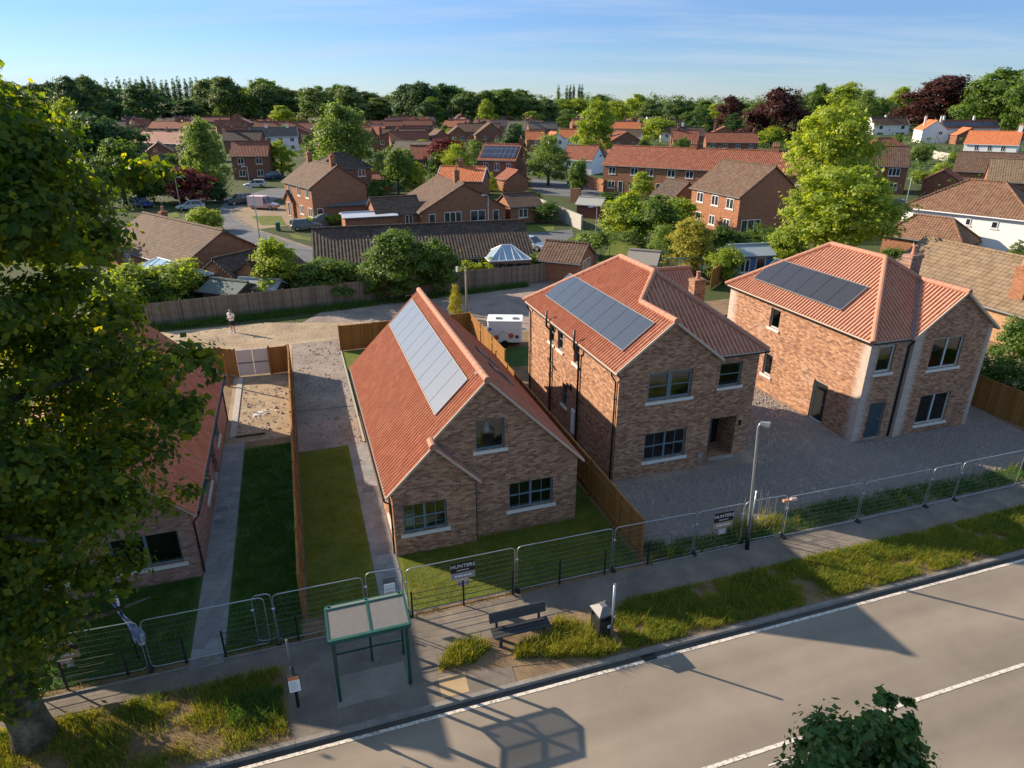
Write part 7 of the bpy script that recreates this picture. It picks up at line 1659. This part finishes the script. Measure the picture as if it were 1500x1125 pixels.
# ---------------------------------------------------------------- person
def skin(name, V, E, Rr, m, parent, sub=2):
    me = bpy.data.meshes.new(name); me.from_pydata(V, E, []); o = bpy.data.objects.new(name, me); COL.objects.link(o)
    sk = o.modifiers.new('s', 'SKIN'); ss = o.modifiers.new('d', 'SUBSURF'); ss.levels = sub; ss.render_levels = sub
    for k, r in enumerate(Rr):
        sv = me.skin_vertices[0].data[k]; sv.radius = r if isinstance(r, tuple) else (r, r)
    me.skin_vertices[0].data[0].use_root = True
    dg = bpy.context.evaluated_depsgraph_get(); dg.update()
    nm = bpy.data.meshes.new_from_object(o.evaluated_get(dg)); bpy.data.objects.remove(o); nm.materials.clear(); nm.materials.append(m)
    nm.polygons.foreach_set('use_smooth', [True]*len(nm.polygons)); return link(name, nm, parent)
def person():
    t = thing('person', 'person in a white T-shirt and black shorts standing on the track holding a controller', 'person', at(342, 487), 0)
    t.rotation_euler = (0, 0, R(-22))
    sk_ = plain('skin', (.50, .28, .19), .6, var=.05)
    V = [(0, 0, .98), (0, .01, 1.2), (0, .0, 1.42), (0, 0, 1.52), (0, -.02, 1.60), (0, -.02, 1.72)]; E = [(0, 1), (1, 2), (2, 3), (3, 4), (4, 5)]; Rr = [(.15, .11), (.15, .11), (.17, .11), (.06, .06), (.085, .095), (.09, .1)]
    for s in (-1, 1):
        i = len(V); V += [(s*.10, 0, .90), (s*.12, 0, .50), (s*.13, .02, .12), (s*.14, -.04, .05), (s*.15, -.15, .035)]; E += [(0, i), (i, i+1), (i+1, i+2), (i+2, i+3), (i+3, i+4)]; Rr += [.095, .06, .042, .045, .035]
        i = len(V); V += [(s*.21, 0, 1.42), (s*.28, .02, 1.15), (s*.12, -.25, 1.12)]; E += [(2, i), (i, i+1), (i+1, i+2)]; Rr += [.06, .047, .033]
        h = len(V)-1; hx, hy, hz = V[h]
        V.append((hx-s*.04, hy-.05, hz)); E.append((h, len(V)-1)); Rr.append((.04, .02)); c = len(V)-1
        for f in range(4):
            V += [(hx-s*(.07+.008*f), hy-.065-.012*f+.02, hz+.03-.02*f), (hx-s*(.105+.004*(f % 3)), hy-.05, hz+.028-.02*f)]; E += [(c, len(V)-2), (len(V)-2, len(V)-1)]; Rr += [.009, .008]
        V += [(hx-s*.03, hy-.05, hz+.05), (hx-s*.06, hy-.06, hz+.07)]; E += [(c, len(V)-2), (len(V)-2, len(V)-1)]; Rr += [.011, .009]
    b = skin('body', V, E, Rr, sk_, t)
    shirt = plain('white_cotton', (.80, .76, .74), .9, var=.06, scale=20)
    V = [(0, .0, .84), (0, .01, 1.2), (0, 0, 1.40), (0, 0, 1.475)]; E = [(0, 1), (1, 2), (2, 3)]; Rr = [(.21, .165), (.19, .15), (.2, .135), (.09, .08)]
    for s in (-1, 1): i = len(V); V += [(s*.22, 0, 1.42), (s*.265, .015, 1.23)]; E += [(2, i), (i, i+1)]; Rr += [.085, .08]
    skin('t_shirt', V, E, Rr, shirt, b)
    V = [(0, 0, 1.04), (0, 0, .90)]; E = [(0, 1)]; Rr = [(.18, .135), (.17, .13)]
    for s in (-1, 1): i = len(V); V += [(s*.11, 0, .78), (s*.125, 0, .53)]; E += [(1, i), (i, i+1)]; Rr += [.125, .105]
    skin('shorts', V, E, Rr, plain('black_shorts', (.012, .012, .016), .9), b)
    skin('hair', [(0, .0, 1.76), (0, .035, 1.70), (0, .05, 1.63)], [(0, 1), (1, 2)], [(.085, .085), (.1, .08), (.08, .05)], plain('brown_hair', (.05, .03, .02), .8), b)
    for s in (-1, 1):
        e = MB(); e.tube([(s*.035, -.118, 1.668), (s*.035, -.108, 1.668)], [.010, .016], 8); e.build('eye', plain('eye_dark', (.02, .015, .012), .3), b)
        e = MB(); e.tube([(s*.095, -.01, 1.63), (s*.112, -.005, 1.65), (s*.105, 0, 1.68)], [.012, .02, .012], 6); e.build('ear', sk_, b)
        m = MB(); m.hexa([(s*.14-.045, -.22, 0), (s*.14+.045, -.22, 0), (s*.14+.045, .08, 0), (s*.14-.045, .08, 0)], [(s*.14-.035, -.2, .06), (s*.14+.035, -.2, .06), (s*.14+.04, .07, .1), (s*.14-.04, .07, .1)]); m.build('shoe', mWhiteP, b)
    e = MB(); e.tube([(0, -.112, 1.665), (0, -.135, 1.63), (0, -.11, 1.62)], [.008, .016, .01], 6); e.build('nose', sk_, b)
    e = MB(); e.box(-.03, -.118, 1.585, .03, -.108, 1.595); e.build('mouth', plain('lips', (.35, .13, .11), .6), b)
    c = MB(); c.box(-.09, -.37, 1.10, .09, -.29, 1.14); c = c.build('controller', mLead); c.location = t.location; c.rotation_euler = t.rotation_euler; tagp(c, 'small grey controller held in both hands by the standing person', 'controller')
person()
# ---------------------------------------------------------------- sky, sun, camera
w = bpy.data.worlds.new('World'); SC.world = w; w.use_nodes = True; t = NT(w.node_tree)
for n in list(t.nd): t.nd.remove(n)
SUN_AZ, SUN_EL = R(155.5), R(25.0)     # direction towards the sun, angle from +X
sky = t.n('ShaderNodeTexSky', sky_type='NISHITA'); sky.sun_disc = False; sky.sun_elevation = SUN_EL
sky.sun_rotation = (math.pi/2-SUN_AZ) % (2*math.pi); sky.air_density = 1.; sky.dust_density = .0; sky.ozone_density = 3.5; sky.altitude = 50
tc = t.n('ShaderNodeTexCoord').outputs['Generated']; s = t.n('ShaderNodeSeparateXYZ'); t.set(s.inputs[0], tc)
z = t.m('MAXIMUM', s.outputs[2], .02)
v = comb(t, t.m('DIVIDE', s.outputs[0], t.m('ADD', z, .12)), t.m('DIVIDE', s.outputs[1], t.m('ADD', z, .12)))
mp = t.n('ShaderNodeMapping'); t.set(mp.inputs[0], v); mp.inputs['Rotation'].default_value = (0, 0, .5); mp.inputs['Scale'].default_value = (.35, 1.3, 1)
n1 = t.noise(mp.outputs[0], 1.1, 8, .62)
cl = t.ramp(n1, [(.46, (0, 0, 0)), (.78, (.62,)*3)])
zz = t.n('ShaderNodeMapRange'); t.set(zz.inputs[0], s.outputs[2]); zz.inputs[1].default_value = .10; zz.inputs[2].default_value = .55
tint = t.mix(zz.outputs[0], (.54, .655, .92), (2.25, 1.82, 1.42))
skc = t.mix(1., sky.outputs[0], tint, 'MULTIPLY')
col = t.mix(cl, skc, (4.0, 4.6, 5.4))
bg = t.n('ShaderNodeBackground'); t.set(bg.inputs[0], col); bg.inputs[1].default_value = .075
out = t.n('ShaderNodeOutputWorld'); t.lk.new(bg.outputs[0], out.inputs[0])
ld = bpy.data.lights.new('Sun', 'SUN'); ld.energy = 4.6; ld.angle = R(.55); ld.color = (1., .83, .62)
lo = bpy.data.objects.new('Sun', ld); COL.objects.link(lo); lo.location = (-40, 20, 40)
d = -Vector((math.cos(SUN_EL)*math.cos(SUN_AZ), math.cos(SUN_EL)*math.sin(SUN_AZ), math.sin(SUN_EL)))
lo.rotation_euler = d.to_track_quat('-Z', 'Y').to_euler()
cd = bpy.data.cameras.new('Camera'); cam = bpy.data.objects.new('Camera', cd); COL.objects.link(cam)
cam.location = (0, 0, H); cam.rotation_euler = (math.pi/2-PIT, 0, 0); cd.sensor_width = 36; cd.lens = 36*F/1500; cd.clip_start = .5; cd.clip_end = 12000
SC.camera = cam
SC.view_settings.view_transform = 'Standard'; SC.view_settings.look = 'None'; SC.view_settings.exposure = 1.1; SC.view_settings.gamma = 1
SC.cycles.max_bounces = 6; SC.cycles.transparent_max_bounces = 12
